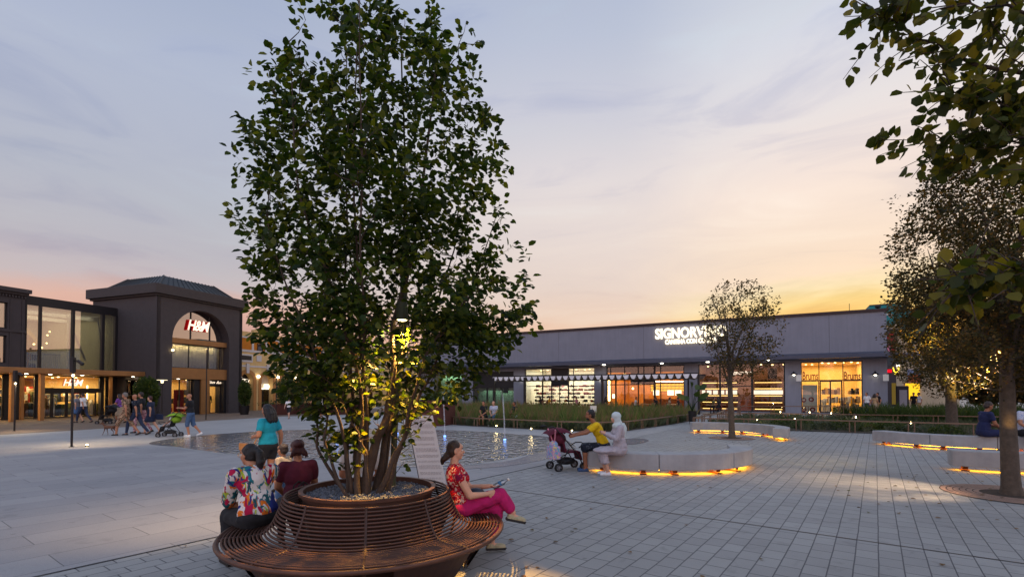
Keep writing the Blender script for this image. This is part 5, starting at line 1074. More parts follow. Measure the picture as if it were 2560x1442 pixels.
# ground uplights
ul = empty('ground_light', (0, 0, 0)); b = MB(); b.cyl((0, 0, 0), (0, 0, .035), .05, .045, 12); b.build('housing', 'dark_metal', ul); b = MB(); b.ell((0, 0, .045), (.034, .034, .03)); b.build('lens', 'uplight', ul)
for i, (px, py, lb) in enumerate(((1172, 1061, 'leftmost of the small lights on the fountain rim by the grass bed'), (1241, 1067, 'rim light at the feet of the seated pair'), (1328, 1074, 'rim light right of the seated woman in shorts'), (1430, 1079, 'rim light nearest the pushchair'), (217, 1116, 'small light on the paving right of the lamp pole with the camera'))):
    o = ul if i == 0 else copy_tree(ul); p = G(px, py); o.location = (p.x, p.y, .012); tag(o, lb, 'ground light', 'small recessed ground lights')
gl_ = empty('garden_light', (0, 0, 0)); b = MB(); b.cyl((0, 0, 0), (0, 0, .3), .015, .015, 8); b.build('stake', 'dark_metal', gl_); b = MB(); b.ell((0, 0, .33), (.05, .05, .05)); b.build('lens', 'uplight', gl_)
for i, (px, py, lb) in enumerate(((2139, 1035, 'brightest garden spotlight between the first and second rails'), (2104, 1023, 'garden light below the clothes shop door'), (2078, 1025, 'dim garden light left of the bright one'), (2024, 1023, 'garden light under the left poster window'), (1951, 1022, 'garden light near the pier left of the clothes shop'), (1893, 1041, 'garden light right of the small oak trunk'), (2277, 1049, 'garden light low among the lavender on the right'), (1987, 1040, 'garden light in the yellowish tuft'))):
    o = gl_ if i == 0 else copy_tree(gl_); p = G(px, py + 8, .33); o.location = (p.x, p.y, .02); s = 1.0 if i == 0 else .55; o.scale = (s, s, 1); tag(o, lb, 'garden light', 'spotlights among the lavender')
    if i in (0, 1, 5, 7): spot('garden_beam', (p.x, p.y - .1, .45), (p.x + .3, p.y + 1.2, .1), 22, (1, .7, .3), 130, 1, .05)
p = G(2210, 1078); spot('garden_beam', (p.x, p.y + .3, 1.1), (p.x, p.y + 1.0, .3), 40, (1, .72, .3), 80, 1, .05)

# ================================================================ poles, lamps, sign, fountain
def pole(px, py, h, label, heads=True, r=.045, cam_=True):
    r = min(r, .034)
    p = G(px, py); e = empty('lamp_pole', (p.x, p.y, 0), 0, label, 'lamp pole', 'slim dark lamp poles on the square'); b = MB(); b.tube([(0, 0, 0), (0, 0, h)], r, 10); b.tube([(0, 0, 0), (0, 0, .02)], r * 2.2, 12); b.build('pole', 'dark_metal', e)
    if cam_:
        b = MB(); b.bx(-.055, .06, -.075, .05, h - .30, h + .2); b.build('speaker_box', 'dark_metal', e, bevel=.01); b = MB(); b.tube([(.05, -.02, h + .08), (.22, -.04, h + .10)], .02, 6); b.box((.28, -.05, h + .02), (.2, .08, .08), Matrix.Rotation(.6, 3, 'Y')); b.build('camera_arm', 'dark_metal', e)
    if heads: b = MB(); b.ell((.05, -.05, h - .40), .038); b.build('bulb', 'uplight', e)
    return e, p
e, p = pole(179, 1117, 2.75, 'lamp pole with loudspeaker and camera standing at the edge of the pool paving')
spot('pole_beam', (p.x + .1, p.y, 2.4), (p.x + .2, p.y + 1.2, 0), 300, (1, .72, .40), 95, .8, .06); spot('pole_beam', (p.x - .1, p.y, 2.4), (p.x - 1.5, p.y - .6, 0), 180, (1, .72, .40), 110, .9, .06)
e, p = pole(36, 1078, 2.6, 'lamp pole nearest the left edge in front of the brass column')
spot('pole_beam', (p.x + .1, p.y, 2.3), (p.x + .2, p.y - .6, 0), 260, (1, .78, .5), 110, .9, .06)
e, p = pole(515, 1049, 4.6, 'thin plain pole in front of the tower shopfront', False, .04, False); e['label'] = 'thin plain pole in front of the tower shopfront'
p = G(404, 1048); e = empty('street_lamp', (p.x, p.y, 0), 0, 'slender street lamp with a flat round head beside the tower corner', 'street lamp'); b = MB(); b.tube([(0, 0, 0), (0, 0, 2.1), (0, 0, 2.55)], [.05, .04, .08], 10); b.build('pole', 'dark_metal', e); b = MB(); b.lathe([(0, 2.66), (.34, 2.66), (.34, 2.62), (0, 2.62)], 20); h_ = b.build('lamp_head', 'dark_metal', e); b = MB(); b.lathe([(.1, 2.60), (.3, 2.60), (.3, 2.618), (.1, 2.618)], 20, (0, 0, 0), True); b.cyl((0, 0, 2.4), (0, 0, 2.6), .07, .1); b.build('lens', emit('lamp_soft', (255, 236, 190), 2.2), h_)
spot('lamp_beam', (p.x, p.y - .1, 2.55), (p.x, p.y - .3, 0), 50, (1, .8, .5), 120, 1, .1)
p = G(668, 1036); e, p = pole(690, 1040, 4.2, 'tall plain pole in front of the arcade shop', False, .05, False)
# downlight on the pole in the tree
Pp = Vector((-1.33, 5.50, 0)); e = empty('tree_lamp', Pp, 0, 'dark green lamp pole rising behind the planter with a glowing downlight among the leaves', 'lamp'); mat('pole_green', (62, 70, 52), .6, .2)
hd = LAMP_W - Pp; b = MB(); b.tube([(0, 0, 0), (.05, -.01, 1.6), (.14, -.03, 2.6), (.17, -.04, 3.6)], .034, 10); b.build('pole', 'pole_green', e)
b = MB(); b.tube([Vector((.15, -.03, hd.z + .16)), hd + Vector((0, 0, .16))], .018, 6); b.lathe([(0, .20), (.055, .19), (.066, .0), (.058, .0), (.054, .06), (0, .06)], 18, tuple(hd)); hh_ = b.build('lamp_head', 'pole_green', e); b = MB(); b.ell(tuple(hd + Vector((0, 0, .01))), (.054, .054, .022), None, 16, 8); b.build('lens', emit('lens_warm', (255, 225, 150), 14), hh_)
spot('tree_beam', Pp + hd + Vector((0, 0, -.03)), Vector((-1.02, 4.2, .4)), 900, (1, .52, .11), 76, .4, .03)
spot('tree_beam', Pp + hd + Vector((-.1, .1, -.05)), Vector((-4.4, 6.4, 0)), 200, (1, .66, .3), 60, .9, .05)
# lamp pole beside the nearest oak: black pole with two heads in the crown
p = G(2508, 1229); e = empty('lamp_pole', p, 0, 'black lamp pole touching the nearest oak trunk with spotlights in its crown', 'lamp pole', 'slim dark lamp poles on the square'); b = MB(); b.tube([(0, 0, 0), (0, 0, 4.6)], .022, 8); b.build('pole', 'dark_metal', e)
for dx, z in ((-.12, 4.4), (.1, 4.2)): b = MB(); b.lathe([(0, .14), (.06, .12), (.07, -.02), (.05, -.02), (.05, .05), (0, .05)], 14, (dx, -.05, z)); b.tube([(0, 0, z + .1), (dx, -.05, z + .1)], .015, 6); b.build('lamp_head', 'dark_metal', e)
spot('pole_beam', p + Vector((-.5, -.5, 2.5)), G(2170, 1215), 1500, (1, .70, .42), 62, .7, .06)
spot('pole_beam', p + Vector((-.2, .5, 3.3)), p + Vector((-1.0, 3.4, 1.9)), 800, (1, .66, .12), 75, .9, .06)
p2 = G(2381, 1079); spot('tree_beam', Vector((p2.x - .4, p2.y - 2.0, .8)), Vector((p2.x + .6, p2.y, 3.2)), 900, (1, .66, .10), 70, .9, .06)
spot('trunk_beam', p + Vector((-.3, -.5, 1.2)), p + Vector((.15, .05, 1.5)), 3, (1, .6, .2), 80, .9, .03)
# warm pool of light from the pole behind the left slabs
spot('tree_beam', Vector((-3.2, 6.6, 3.0)), G(500, 1285), 450, (1, .70, .42), 75, .9, .06)
# leaning printed board
mat('board_white', (214, 206, 200), .7, 0, .04); mat('ink', (172, 164, 162), .8)
p = G(1085, 1218); e = empty('info_board', p, R(4), 'tall white printed board leaning left behind the planter bench', 'board'); b = MB(); sh_ = -.27; w_ = .24; H_ = 1.36
def bq(m_, x0, x1, z0, z1, y0, y1): f = lambda x, z: x + sh_ * z / H_; m_.add([(f(x0, z0), y0, z0), (f(x1, z0), y0, z0), (f(x1, z1), y0, z1), (f(x0, z1), y0, z1), (f(x0, z0), y1, z0), (f(x1, z0), y1, z0), (f(x1, z1), y1, z1), (f(x0, z1), y1, z1)], [(0, 1, 2, 3), (5, 4, 7, 6), (0, 4, 5, 1), (3, 2, 6, 7), (0, 3, 7, 4), (1, 5, 6, 2)])
bq(b, -w_, w_, 0, H_, -.02, .02); b.build('panel', 'board_white', e); q_ = MB(); q_.bx(-.32, .30, -.16, .16, 0, .018); q_.tube([(.05, .14, .02), (-.12, .03, .95)], .016, 6); q_.build('base_plate', 'dark_metal', e); q_ = MB(); bq(q_, -w_ - .012, -w_ - .001, 0, H_ + .01, -.026, .026); q_.build('edge_frame', 'dark_metal', e); b = MB(); r = random.Random(2); z = H_ - .08
while z > .08:
    for k in range(r.choice((2, 3, 4))):
        x = -w_ + .04
        while x < w_ - .06: L_ = r.uniform(.02, .06); bq(b, x, min(x + L_, w_ - .03), z - .008, z, -.024, -.0205); x += L_ + .012
        z -= .019
    z -= .05
b.build('printed_lines', 'ink', e)['kind'] = 'stuff'
# fountain jets and their blue lights
m, nt = _mat('jet'); N = nt.nodes.new; o_ = N('ShaderNodeOutputMaterial'); mx_ = N('ShaderNodeMixShader'); t_ = N('ShaderNodeBsdfTransparent'); d_ = N('ShaderNodeBsdfDiffuse'); d_.inputs[0].default_value = (.8, .82, .88, 1); mx_.inputs[0].default_value = .26; nt.links.new(t_.outputs[0], mx_.inputs[1]); nt.links.new(d_.outputs[0], mx_.inputs[2]); nt.links.new(mx_.outputs[0], o_.inputs[0]); MATS['jet'] = m
emit('led_blue', (110, 160, 255), 5)
for px, py, h, lb in ((1262, 1099, 1.75, 'tallest white water jet in front of the seated woman in shorts'), (1112, 1090, 1.9, 'faint water jet left of the seated pair'), (843, 1104, .75, 'short bluish water jet above the woman in maroon'), (887, 1077, .35, 'low jet seen between the tree stems'), (993, 1083, .4, 'low jet just left of the leaning board')):
    p = G(px, py); e = empty('water_jet', (p.x, p.y, .012), 0, lb, 'water jet', 'fountain jets in the shallow pool'); b = MB(); b.tube([(0, 0, 0), (-.02, 0, h * .4), (-.06, 0, h * .8), (-.08, 0, h)], [.03, .024, .026, .006], 8); b.build('water_column', 'jet', e, True); b = MB(); b.lathe([(0, .02), (.045, .018), (.05, 0)], 12); b.build('light', 'led_blue', e)
# ---- potted bushes, planters
def potted(px, py, r_, h, pot, label, n=2600, m='leaf_shrub', ph=.7, pr=.4):
    p = G(px, py); e = empty('potted_bush', (p.x, p.y, .012), 0, label, 'potted bush', 'bushes in tall dark pots'); b = MB(); b.lathe([(0, 0), (pr * .75, 0), (pr, ph), (pr * .9, ph), (pr * .88, ph - .05), (0, ph - .05)], 20); b.build('pot', pot, e); rg = np.random.RandomState(int(px)); d = rg.randn(n, 3); d /= np.linalg.norm(d, axis=1, keepdims=True); q = (.4 + .6 * rg.rand(n) ** .4) * (1 + .15 * np.sin(9 * d[:, 0] + 5 * d[:, 2]))
    P = d * q[:, None] * np.array([r_, r_, (h - ph) / 2]) + np.array([0, 0, ph + (h - ph) / 2]); leaves(P, d + rg.randn(n, 3) * .4 + np.array([0, 0, .6]), rg.randn(n, 3), .12 * (.6 + .7 * rg.rand(n)), 'foliage', m, e, rnd=rg.rand(n)); b = MB(); b.cyl((0, 0, ph - .06), (0, 0, h * .7), .04, .02, 6); b.build('stem', 'bark', e); return e
potted(365, 1047, .66, 2.75, 'dark_metal', 'big bushy shrub in a pot at the corner of the dark tower', 4200)
potted(611, 1036, .42, 2.7, 'dark_metal', 'tall narrow potted shrub between the tower and the arcade')
potted(720, 1035, .9, 3.0, 'dark_metal', 'wide potted shrub in front of the arcade seen left of the tree', 3000)
potted(800, 1034, .8, 2.6, 'dark_metal', 'potted shrub in front of the arcade behind the tree crown', 1600)
mat('corten', (84, 42, 32), .8, .1, .2, 3)
def planter(px, py, wx, wy_, h, label, m='corten'):
    p = G(px, py); e = empty('planter_box', (p.x, p.y, .012), T.a, label, 'planter box'); b = MB()
    for a in ((-wx / 2, wx / 2, -wy_ / 2, -wy_ / 2 + .05), (-wx / 2, wx / 2, wy_ / 2 - .05, wy_ / 2), (-wx / 2, -wx / 2 + .05, -wy_ / 2 + .05, wy_ / 2 - .05), (wx / 2 - .05, wx / 2, -wy_ / 2 + .05, wy_ / 2 - .05)): b.bx(*a, 0, h)
    b.build('box', m, e); b = MB(); b.bx(-wx / 2 + .05, wx / 2 - .05, -wy_ / 2 + .05, wy_ / 2 - .05, 0, h - .06); b.build('soil', 'soil', e); o = shrub_mesh('plants', int(px), wx / 2.2, .5, 'leaf_shrub', 900, e, .1); o.location = (0, 0, h - .1); return e
planter(745, 1034, 6, 1.2, .85, 'long dark brown planter box behind the running child'); planter(860, 1034, 5, 1.2, .85, 'dark brown planter box behind the tree stems'); 
e = planter(1092, 1062, 1.7, 1.4, 1.35, 'high rust-brown planter wall at the left end of the grass bed')
# bird-of-paradise pot by the pergola, menu stand, white board
p = G(1731, 1060); e = empty('potted_plant', p, 0, 'broad-leaved plant in a tall black pot at the end of the grass bed', 'potted plant'); b = MB(); b.lathe([(0, 0), (.16, 0), (.24, .75), (.2, .75), (.2, .7), (0, .7)], 16); b.build('pot', 'black', e); b = MB(); r = random.Random(4); LP, LD, LN, LS = [], [], [], []
for k in range(9):
    a = k * 2.4; tip = Vector((.45 * math.cos(a) * r.uniform(.5, 1.2), .4 * math.sin(a), 1.2 + .9 * r.random())); b.tube([(0, 0, .7), tip * .5 + Vector((0, 0, .5)), tip], [.02, .015, .01], 5); LP.append(tip); LD.append(Vector((math.cos(a), math.sin(a), .6))); LN.append(Vector((0, -1, .4))); LS.append(.62)
b.build('stem', 'leaf_shrub', e); leaves(np.array([tuple(v) for v in LP]), np.array([tuple(v) for v in LD]), np.array([tuple(v) for v in LN]), np.array(LS), 'foliage', 'leaf_shrub', e, width=.5)
p = G(1500, 1070); e = empty('menu_stand', p + Vector((0, 2, .02)), 0, 'white tapered sign standing in the grass behind the man in yellow', 'sign'); b = MB(); b.add([(-.17, 0, 1.05), (.17, 0, 1.05), (.14, 0, .2), (-.12, 0, .2), (-.17, .03, 1.05), (.17, .03, 1.05), (.14, .03, .2), (-.12, .03, .2)], [(0, 3, 2, 1), (4, 5, 6, 7), (0, 1, 5, 4), (3, 7, 6, 2), (0, 4, 7, 3), (1, 2, 6, 5)]); b.build('panel', 'store_white', e); b = MB(); b.cyl((0, .02, 0), (0, .02, .25), .02); b.build('post', 'dark_metal', e)

# a few fallen leaves on the paving
rg = np.random.RandomState(77); fl_ = []
for c, r_, n_ in ((Vector((-1.4, 4.6)), 3.2, 60), (Vector((8.4, 8.9)), 3.2, 90), (Vector((8.5, 19)), 2.5, 50), (Vector((3, 8)), 6, 40)):
    for k in range(n_):
        a, q = rg.rand() * 6.283, r_ * math.sqrt(rg.rand()); p = c + Vector((q * math.cos(a), q * math.sin(a)))
        if (p - Vector((BC.x, BC.y))).length > 1.42: fl_.append((p.x, p.y, .010 + .006 * rg.rand()))
k = len(fl_); D = rg.randn(k, 3) * np.array([1, 1, .05]); N_ = np.tile(np.array([[0, 0, 1.]]), (k, 1)) + rg.randn(k, 3) * .12
leafmat('leaf_dry', (120, 84, 40), (96, 70, 40), (70, 76, 36), .1)
tag(leaves(np.array(fl_), D, N_, .05 + .03 * rg.rand(k), 'fallen_leaves', 'leaf_dry', None), 'scattered fallen leaves lying on the paving', 'leaves', None, 'stuff')
# ================================================================ people
for k, c in dict(skin_fair=(206, 156, 128), skin_mid=(176, 122, 92), skin_tan=(150, 98, 70)).items(): mat(k, c, .55, 0, .06, 10, spec=.35)
for k, c in dict(hair_black=(22, 18, 18), hair_dark=(44, 30, 24), hair_brown=(52, 36, 27), hair_auburn=(66, 26, 24), hair_grey=(120, 112, 104)).items(): mat(k, c, .5, 0, .35, 60, .8, 120)
mat('shoe_black', (24, 22, 22), .6); mat('shoe_white', (226, 226, 226), .6); mat('shoe_sand', (168, 158, 124), .7, 0, .2, 40); mat('shoe_blue', (40, 70, 110), .6); mat('shoe_brown', (100, 66, 44), .6); mat('denim', (70, 96, 130), .9, 0, .2, 30); mat('jeans_dark', (36, 48, 74), .9, 0, .2, 30)
mat('eye_white', (225, 220, 215), .3); mat('lip', (150, 74, 70), .5); mat('leather_tan', (176, 118, 60), .5, 0, .15, 12); mat('hijab', (196, 208, 206), .9, 0, .08, 6)
printmat('print_tropical', (214, 208, 204), [(170, 186, 60), (34, 110, 124), (216, 112, 30), (40, 50, 120), (34, 84, 92), (170, 24, 66)], 6.5, thr=.585, stretch=(1, 1.6, .8))
printmat('print_redfloral', (178, 22, 40), [(226, 150, 140), (214, 196, 170), (120, 14, 60)], 17, thr=.575)
printmat('print_camo', (150, 120, 96), [(96, 90, 62), (190, 160, 130), (90, 60, 48)], 12, thr=.53); printmat('print_pink', (190, 130, 140), [(120, 60, 80), (220, 190, 190)], 16, thr=.53)
printmat('print_dark', (30, 34, 46), [(90, 96, 104)], 14, thr=.6); printmat('print_pale', (196, 200, 214), [(120, 140, 180)], 30, thr=.58); printmat('print_bag', (206, 150, 190), [(222, 200, 120), (150, 110, 190), (120, 170, 200)], 16, thr=.52)
def remesh(mb, name, m, vox, parent, it=2, wr=0.0, wsc=9.0, label=None):
    me = bpy.data.meshes.new('t'); me.from_pydata(mb.v, [], mb.f); o = bpy.data.objects.new('t', me); COL.objects.link(o)
    md = o.modifiers.new('r', 'REMESH'); md.mode = 'VOXEL'; md.voxel_size = vox; md.adaptivity = 0
    dg = bpy.context.evaluated_depsgraph_get(); nm = bpy.data.meshes.new_from_object(o.evaluated_get(dg)); bpy.data.objects.remove(o); bpy.data.meshes.remove(me)
    n = len(nm.vertices); co = np.empty(n * 3, np.float32); nm.vertices.foreach_get('co', co); co = co.reshape(-1, 3); e = np.empty(len(nm.edges) * 2, np.int32); nm.edges.foreach_get('vertices', e); e = e.reshape(-1, 2)
    deg = np.bincount(e.ravel(), minlength=n).astype(np.float32)[:, None]; deg[deg == 0] = 1
    for _ in range(it):
        acc = np.zeros_like(co); np.add.at(acc, e[:, 0], co[e[:, 1]]); np.add.at(acc, e[:, 1], co[e[:, 0]]); co = co * .45 + acc / deg * .55
    if wr:
        nm.vertices.foreach_set('co', co.ravel()); nm.update(); no = np.empty(n * 3, np.float32); nm.vertices.foreach_get('normal', no); no = no.reshape(-1, 3); s = wsc
        w = np.sin(co[:, 0] * s * 2.1 + 3 * np.sin(co[:, 2] * s * .9)) * np.sin(co[:, 1] * s * 1.7 + 2.2 * np.sin(co[:, 2] * s * 1.3 + co[:, 0] * s)) + .5 * np.sin(co[:, 2] * s * 4 + 2 * np.sin(co[:, 0] * s * 2)); co = co + no * (w * wr)[:, None]
    nm.vertices.foreach_set('co', co.ravel()); nm.polygons.foreach_set('use_smooth', np.ones(len(nm.polygons), bool)); nm.materials.clear(); nm.materials.append(MATS[m]); nm.name = name; nm.update()
    o = bpy.data.objects.new(name, nm); COL.objects.link(o); o.parent = parent
    if label: o['label'] = label
    return o
VV = lambda *a: Vector(a)
def jl(J, a, b, t): return J[a].lerp(J[b], t)
def base_joints(h=.93):
    """adult of 1.75 m facing +X, left = +Y, pelvis height h"""
    J = {'P': VV(0, 0, h), 'W': VV(0, 0, h + .17), 'C': VV(.0, 0, h + .37), 'N': VV(-.01, 0, h + .56), 'H': VV(.03, 0, h + .705)}
    for s, e in (('L', 1), ('R', -1)): J['S' + s] = VV(-.01, e * .175, h + .49); J['HP' + s] = VV(0, e * .092, h - .03)
    return J
def lean(J, fwd, keys=('W', 'C', 'N', 'H', 'SL', 'SR'), side=0):
    p = J['P']; m = Matrix.Rotation(fwd, 3, 'Y') @ Matrix.Rotation(side, 3, 'X')
    for k in keys: J[k] = p + m @ (J[k] - p)
def walk(st=.28, arm=.18, ln=.03, hsw=0):
    J = base_joints(); lean(J, ln)
    for s, e, f in (('L', 1, 1), ('R', -1, -1)):
        a = st * f; J['K' + s] = VV(.06 + a * .62, e * .09, .50 if f > 0 else .49); J['A' + s] = VV(a * 1.0 + (-.02 if f > 0 else -.10), e * .085, .09 if f > 0 else .13); J['E' + s] = J['S' + s] + VV(-arm * f * .9 - .03, e * .05, -.27); J['D' + s] = J['E' + s] + VV(-arm * f * .7 + .09, -e * .02, -.23)
    J['toeR'] = -.35; return J
def sit(seat=.45, ln=.06, knee=.44, spread=.11):
    J = base_joints(seat + .10); lean(J, ln)
    for s, e in (('L', 1), ('R', -1)): J['K' + s] = VV(knee, e * spread, seat + .07); J['A' + s] = VV(knee - .02, e * spread, .09); J['E' + s] = J['S' + s] + VV(.08, e * .05, -.26); J['D' + s] = J['K' + s] + VV(-.16, -e * .03, .10)
    return J
def person(label, loc, rz, J, skin='skin_mid', hair='hair_dark', hstyle='short', top=('cloth_black', 'short'), bottom=('jeans_dark', 'pants'), shoe='shoe_black', scale=1.0, fat=1.0, female=False, vox=.012, yaw=0.0, nod=0.0, group=None, beard=None, glasses=False, detail=False, hands=None, child=False):
    root = empty('person', loc, rz, label, 'person', group); s_ = scale; g = fat; H_ = J['H']; hs = 1.28 if child else 1.0
    if 'HP' + 'L' not in J: pass
    up = (J['N'] - J['C']).normalized(); sd = (J['SL'] - J['SR']).normalized(); fw = sd.cross(up).normalized(); up2 = (J['C'] - J['P']).normalized(); tb1 = Matrix((fw, sd, up)).transposed(); hipd = (J['HPL'] - J['HPR']).normalized(); fw2 = hipd.cross(up2).normalized(); tb0 = Matrix((fw2, hipd, up2)).transposed()
    hb = Matrix.Rotation(rz * 0 + yaw, 3, 'Z') @ Matrix.Rotation(nod, 3, 'Y')
    def torso(b, d=0.0, lower=True, mid=True):
        if lower and not d: b.ell(J['P'], ((.115 * g + d), (.165 * g + (.012 if female else 0) + d), .13 + d), tb0)
        if lower and d: b.ell(J['P'] + up2 * .07, ((.112 * g + d), (.160 * g + d), .10 + d), tb0)
        if mid: b.ell(J['P'].lerp(J['W'], .75), (.105 * g + d, .145 * g + d, .14 + d), tb0); b.ell(J['W'], (.105 * g + d, .142 * g + d, .13 + d), tb0)
        b.ell(J['C'], (.112 * (g * .5 + .5) + d, .155 * (g * .5 + .5) + d, .17 + d), tb1); b.ell(J['C'] + up * .08, (.095 + d, .15 + d, .10 + d), tb1)
        if female:
            for e in (-1, 1): b.ell(J['C'] + fw * (.085) + sd * e * .07 - up * .01, (.055 + d, .065 + d, .062 + d), tb1)
        for s, e in (('L', 1), ('R', -1)): b.caps(J['C'] + up * .10 + sd * e * .04, J['S' + s] + up * .005, .060 + d, .052 + d, 10)
    def arm(b, s, t0, t1, d=0.0):
        S_, E_, D_ = J['S' + s], J['E' + s], J['D' + s]; ra = .050 * (g * .6 + .4)
        if t0 < 1: b.caps(S_, S_.lerp(E_, min(t1, 1)), ra + d, ra * (1 - .14 * min(t1, 1)) + d)
        if t1 > 1: b.caps(E_, E_.lerp(D_, t1 - 1), ra * .84 + d, ra * .84 * (1 - .36 * (t1 - 1)) + d)
    def leg(b, s, t1, d=0.0, flare=0.0):
        P_, K_, A_ = J['HP' + s], J['K' + s], J['A' + s]; rt = .088 * g
        b.caps(P_, P_.lerp(K_, min(t1, 1)), rt + d, rt + (.056 - rt) * min(t1, 1) + d + flare * min(t1, 1))
        if t1 > 1: b.caps(K_, K_.lerp(A_, t1 - 1), .056 * (g * .3 + .7) + d + flare, .056 + (.040 - .056) * (t1 - 1) + d + flare); b.caps(K_.lerp(A_, .1), K_.lerp(A_, .1 + .3 * (t1 - 1)), .058 * (g * .3 + .7) + d * .8 + flare, .056 + d + flare)
    def footdir(s):
        d = J.get('foot' + s); 
        if d is not None: return Vector(d).normalized()
        k = J['K' + s] - J['A' + s]; f = Vector((1, 0, 0)); t = J.get('toe' + s, 0); return (Matrix.Rotation(-t, 3, 'Y') @ f).normalized()
    # --- body, one continuous mesh
    b = MB(); torso(b); b.caps(J['N'] - up * .04, H_ - Vector((.01, 0, .06)), .054 * (g * .4 + .6), .050)
    def hp(x, y, z): return H_ + hb @ (Vector((x, y, z)) * hs)
    hr = lambda *r: tuple(q * hs for q in r)
    b.ell(hp(-.01, 0, .03), hr(.096, .076, .088), hb); b.ell(hp(.022, 0, -.035), hr(.070, .060, .078), hb); b.ell(hp(.058, 0, -.088), hr(.026, .030, .022), hb); b.ell(hp(.05, 0, .045), hr(.045, .058, .04), hb)
    b.caps(hp(.086, 0, .012), hp(.108, 0, -.024), .009 * hs, .014 * hs, 8); b.ell(hp(.088, 0, -.058), hr(.012, .022, .010), hb)
    for e in (-1, 1): b.ell(hp(-.005, e * .076, -.01), hr(.020, .009, .032), hb); b.ell(hp(.06, e * .04, -.028), hr(.022, .02, .022), hb)
    for s, e in (('L', 1), ('R', -1)):
        arm(b, s, 0, 2); leg(b, s, 2); D_ = J['D' + s]; fd = (D_ - J['E' + s]).normalized(); hd = Vector((hands or {}).get(s, fd)).normalized(); pn = Vector((hands or {}).get('n' + s, (0, -e, -.3))); lt = hd.cross(pn).normalized(); pn = lt.cross(hd).normalized(); hm = Matrix((hd, lt, pn)).transposed(); curl = (hands or {}).get('c' + s, .45)
        b.ell(D_ + hd * .045, (.052, .040, .017), hm); b.caps(D_ - fd * .02, D_ + hd * .03, .026, .026, 8)
        for q, (off, L_) in enumerate(((-.030, .068), (-.010, .078), (.010, .074), (.029, .058))):
            a = D_ + hd * .082 + lt * off; d1 = (hd + lt * off * 1.2 + pn * curl * .5).normalized(); m1 = a + d1 * L_ * .5; d2 = (d1 + pn * curl).normalized(); b.tube([a - hd * .02, a, m1, m1 + d2 * L_ * .3, m1 + (d2 + pn * curl * .6).normalized() * L_ * .55], [.009, .0088, .008, .0075, .006], 7); b.ell(m1 + (d2 + pn * curl * .6).normalized() * L_ * .55, .006, None, 6, 5)
        ts = 1 if (hands or {}).get('t' + s, 1) > 0 else -1; th = D_ + hd * .03 - lt * .034 * ts; d1 = (hd * .75 - lt * .6 * ts + pn * .35).normalized(); b.tube([th, th + d1 * .035, th + d1 * .035 + (d1 + pn * curl + hd * .4).normalized() * .03], [.013, .010, .007], 7); b.ell(th + d1 * .035 + (d1 + pn * curl + hd * .4).normalized() * .03, .007, None, 6, 5)
        f = footdir(s); A_ = J['A' + s]; b.ell(A_ + Vector((0, 0, -.03)) - f * .02, (.042, .034, .045)); b.caps(A_ + Vector((0, 0, -.045)) + f * .02, A_ + Vector((0, 0, -.062)) + f * .15, .034, .022)
    for v in range(len(b.v)): b.v[v] = tuple(Vector(b.v[v]) * s_)
    def B_(mb, name, m, wr=0.0, vx=None, it=2, wsc=9.0, lb=None, pre=False):
        if not pre: mb.v = [tuple(Vector(v) * s_) for v in mb.v]
        return remesh(mb, name, m, (vx or vox), root, it, wr, wsc, lb)
    B_(b, 'body', skin, 0, vox * .75 if detail else None, 2 if not detail else 2, pre=True)
    # --- top
    if top:
        tm, ts_ = top[:2]; t = MB(); torso(t, .016, lower=True)
        for s in 'LR':
            q = {'short': .55, 'cap': .25, 'sleeveless': .0, 'long': 1.93, 'elbow': .9}[ts_]
            if q: arm(t, s, 0, q, .018 if ts_ != 'elbow' else .026)
        if ts_ == 'long' or len(top) > 2 and 'loose' in top[2]: t.ell(J['P'].lerp(J['W'], .3), (.135 * g, .175 * g, .16), tb0)
        B_(t, 'top', tm, .0035, it=3, wsc=11)
    if bottom:
        bm, bs_ = bottom; t = MB(); t.ell(J['P'] - up2 * .01, (.118 * g + .014, .166 * g + .012 + .014, .125), tb0); t.ell(J['P'] + up2 * .06, (.108 * g + .012, .148 * g + .012, .06), tb0)
        if bs_ in ('skirt', 'dress', 'longdress'):
            kn = (J['KL'] + J['KR']) / 2; ln_ = {'skirt': .75, 'dress': .95, 'longdress': 1.0}[bs_]; hem = (J['HPL'] + J['HPR']) / 2; c2 = hem.lerp(kn, ln_); w2 = abs((J['KL'] - J['KR']).y) / 2 + .10
            for s in 'LR': t.caps(J['HP' + s], J['HP' + s].lerp(J['K' + s], ln_), .10 * g, .085)
            for i in range(7): q = hem.lerp(c2, i / 6); t.ell(q, (.115 * g + .01 * i, .15 * g + (.016) * i, .07))
            if bs_ == 'longdress':
                for i in range(6): q = kn.lerp((J['AL'] + J['AR']) / 2, i / 9); t.ell(q, (.11, w2, .07))
        else:
            q = {'pants': 1.93, 'shorts': .82, 'bermuda': 1.06, 'capri': 1.62, 'hotpants': .42, 'wide': 1.72}[bs_]
            for s in 'LR': leg(t, s, q, .014 if bs_ != 'wide' else .020, {'wide': .014, 'bermuda': .016, 'shorts': .018, 'hotpants': .01}.get(bs_, 0))
        B_(t, {'skirt': 'skirt', 'dress': 'skirt', 'longdress': 'skirt', 'shorts': 'shorts', 'bermuda': 'shorts', 'hotpants': 'shorts'}.get(bs_, 'trousers'), bm, .004, it=3, wsc=10)
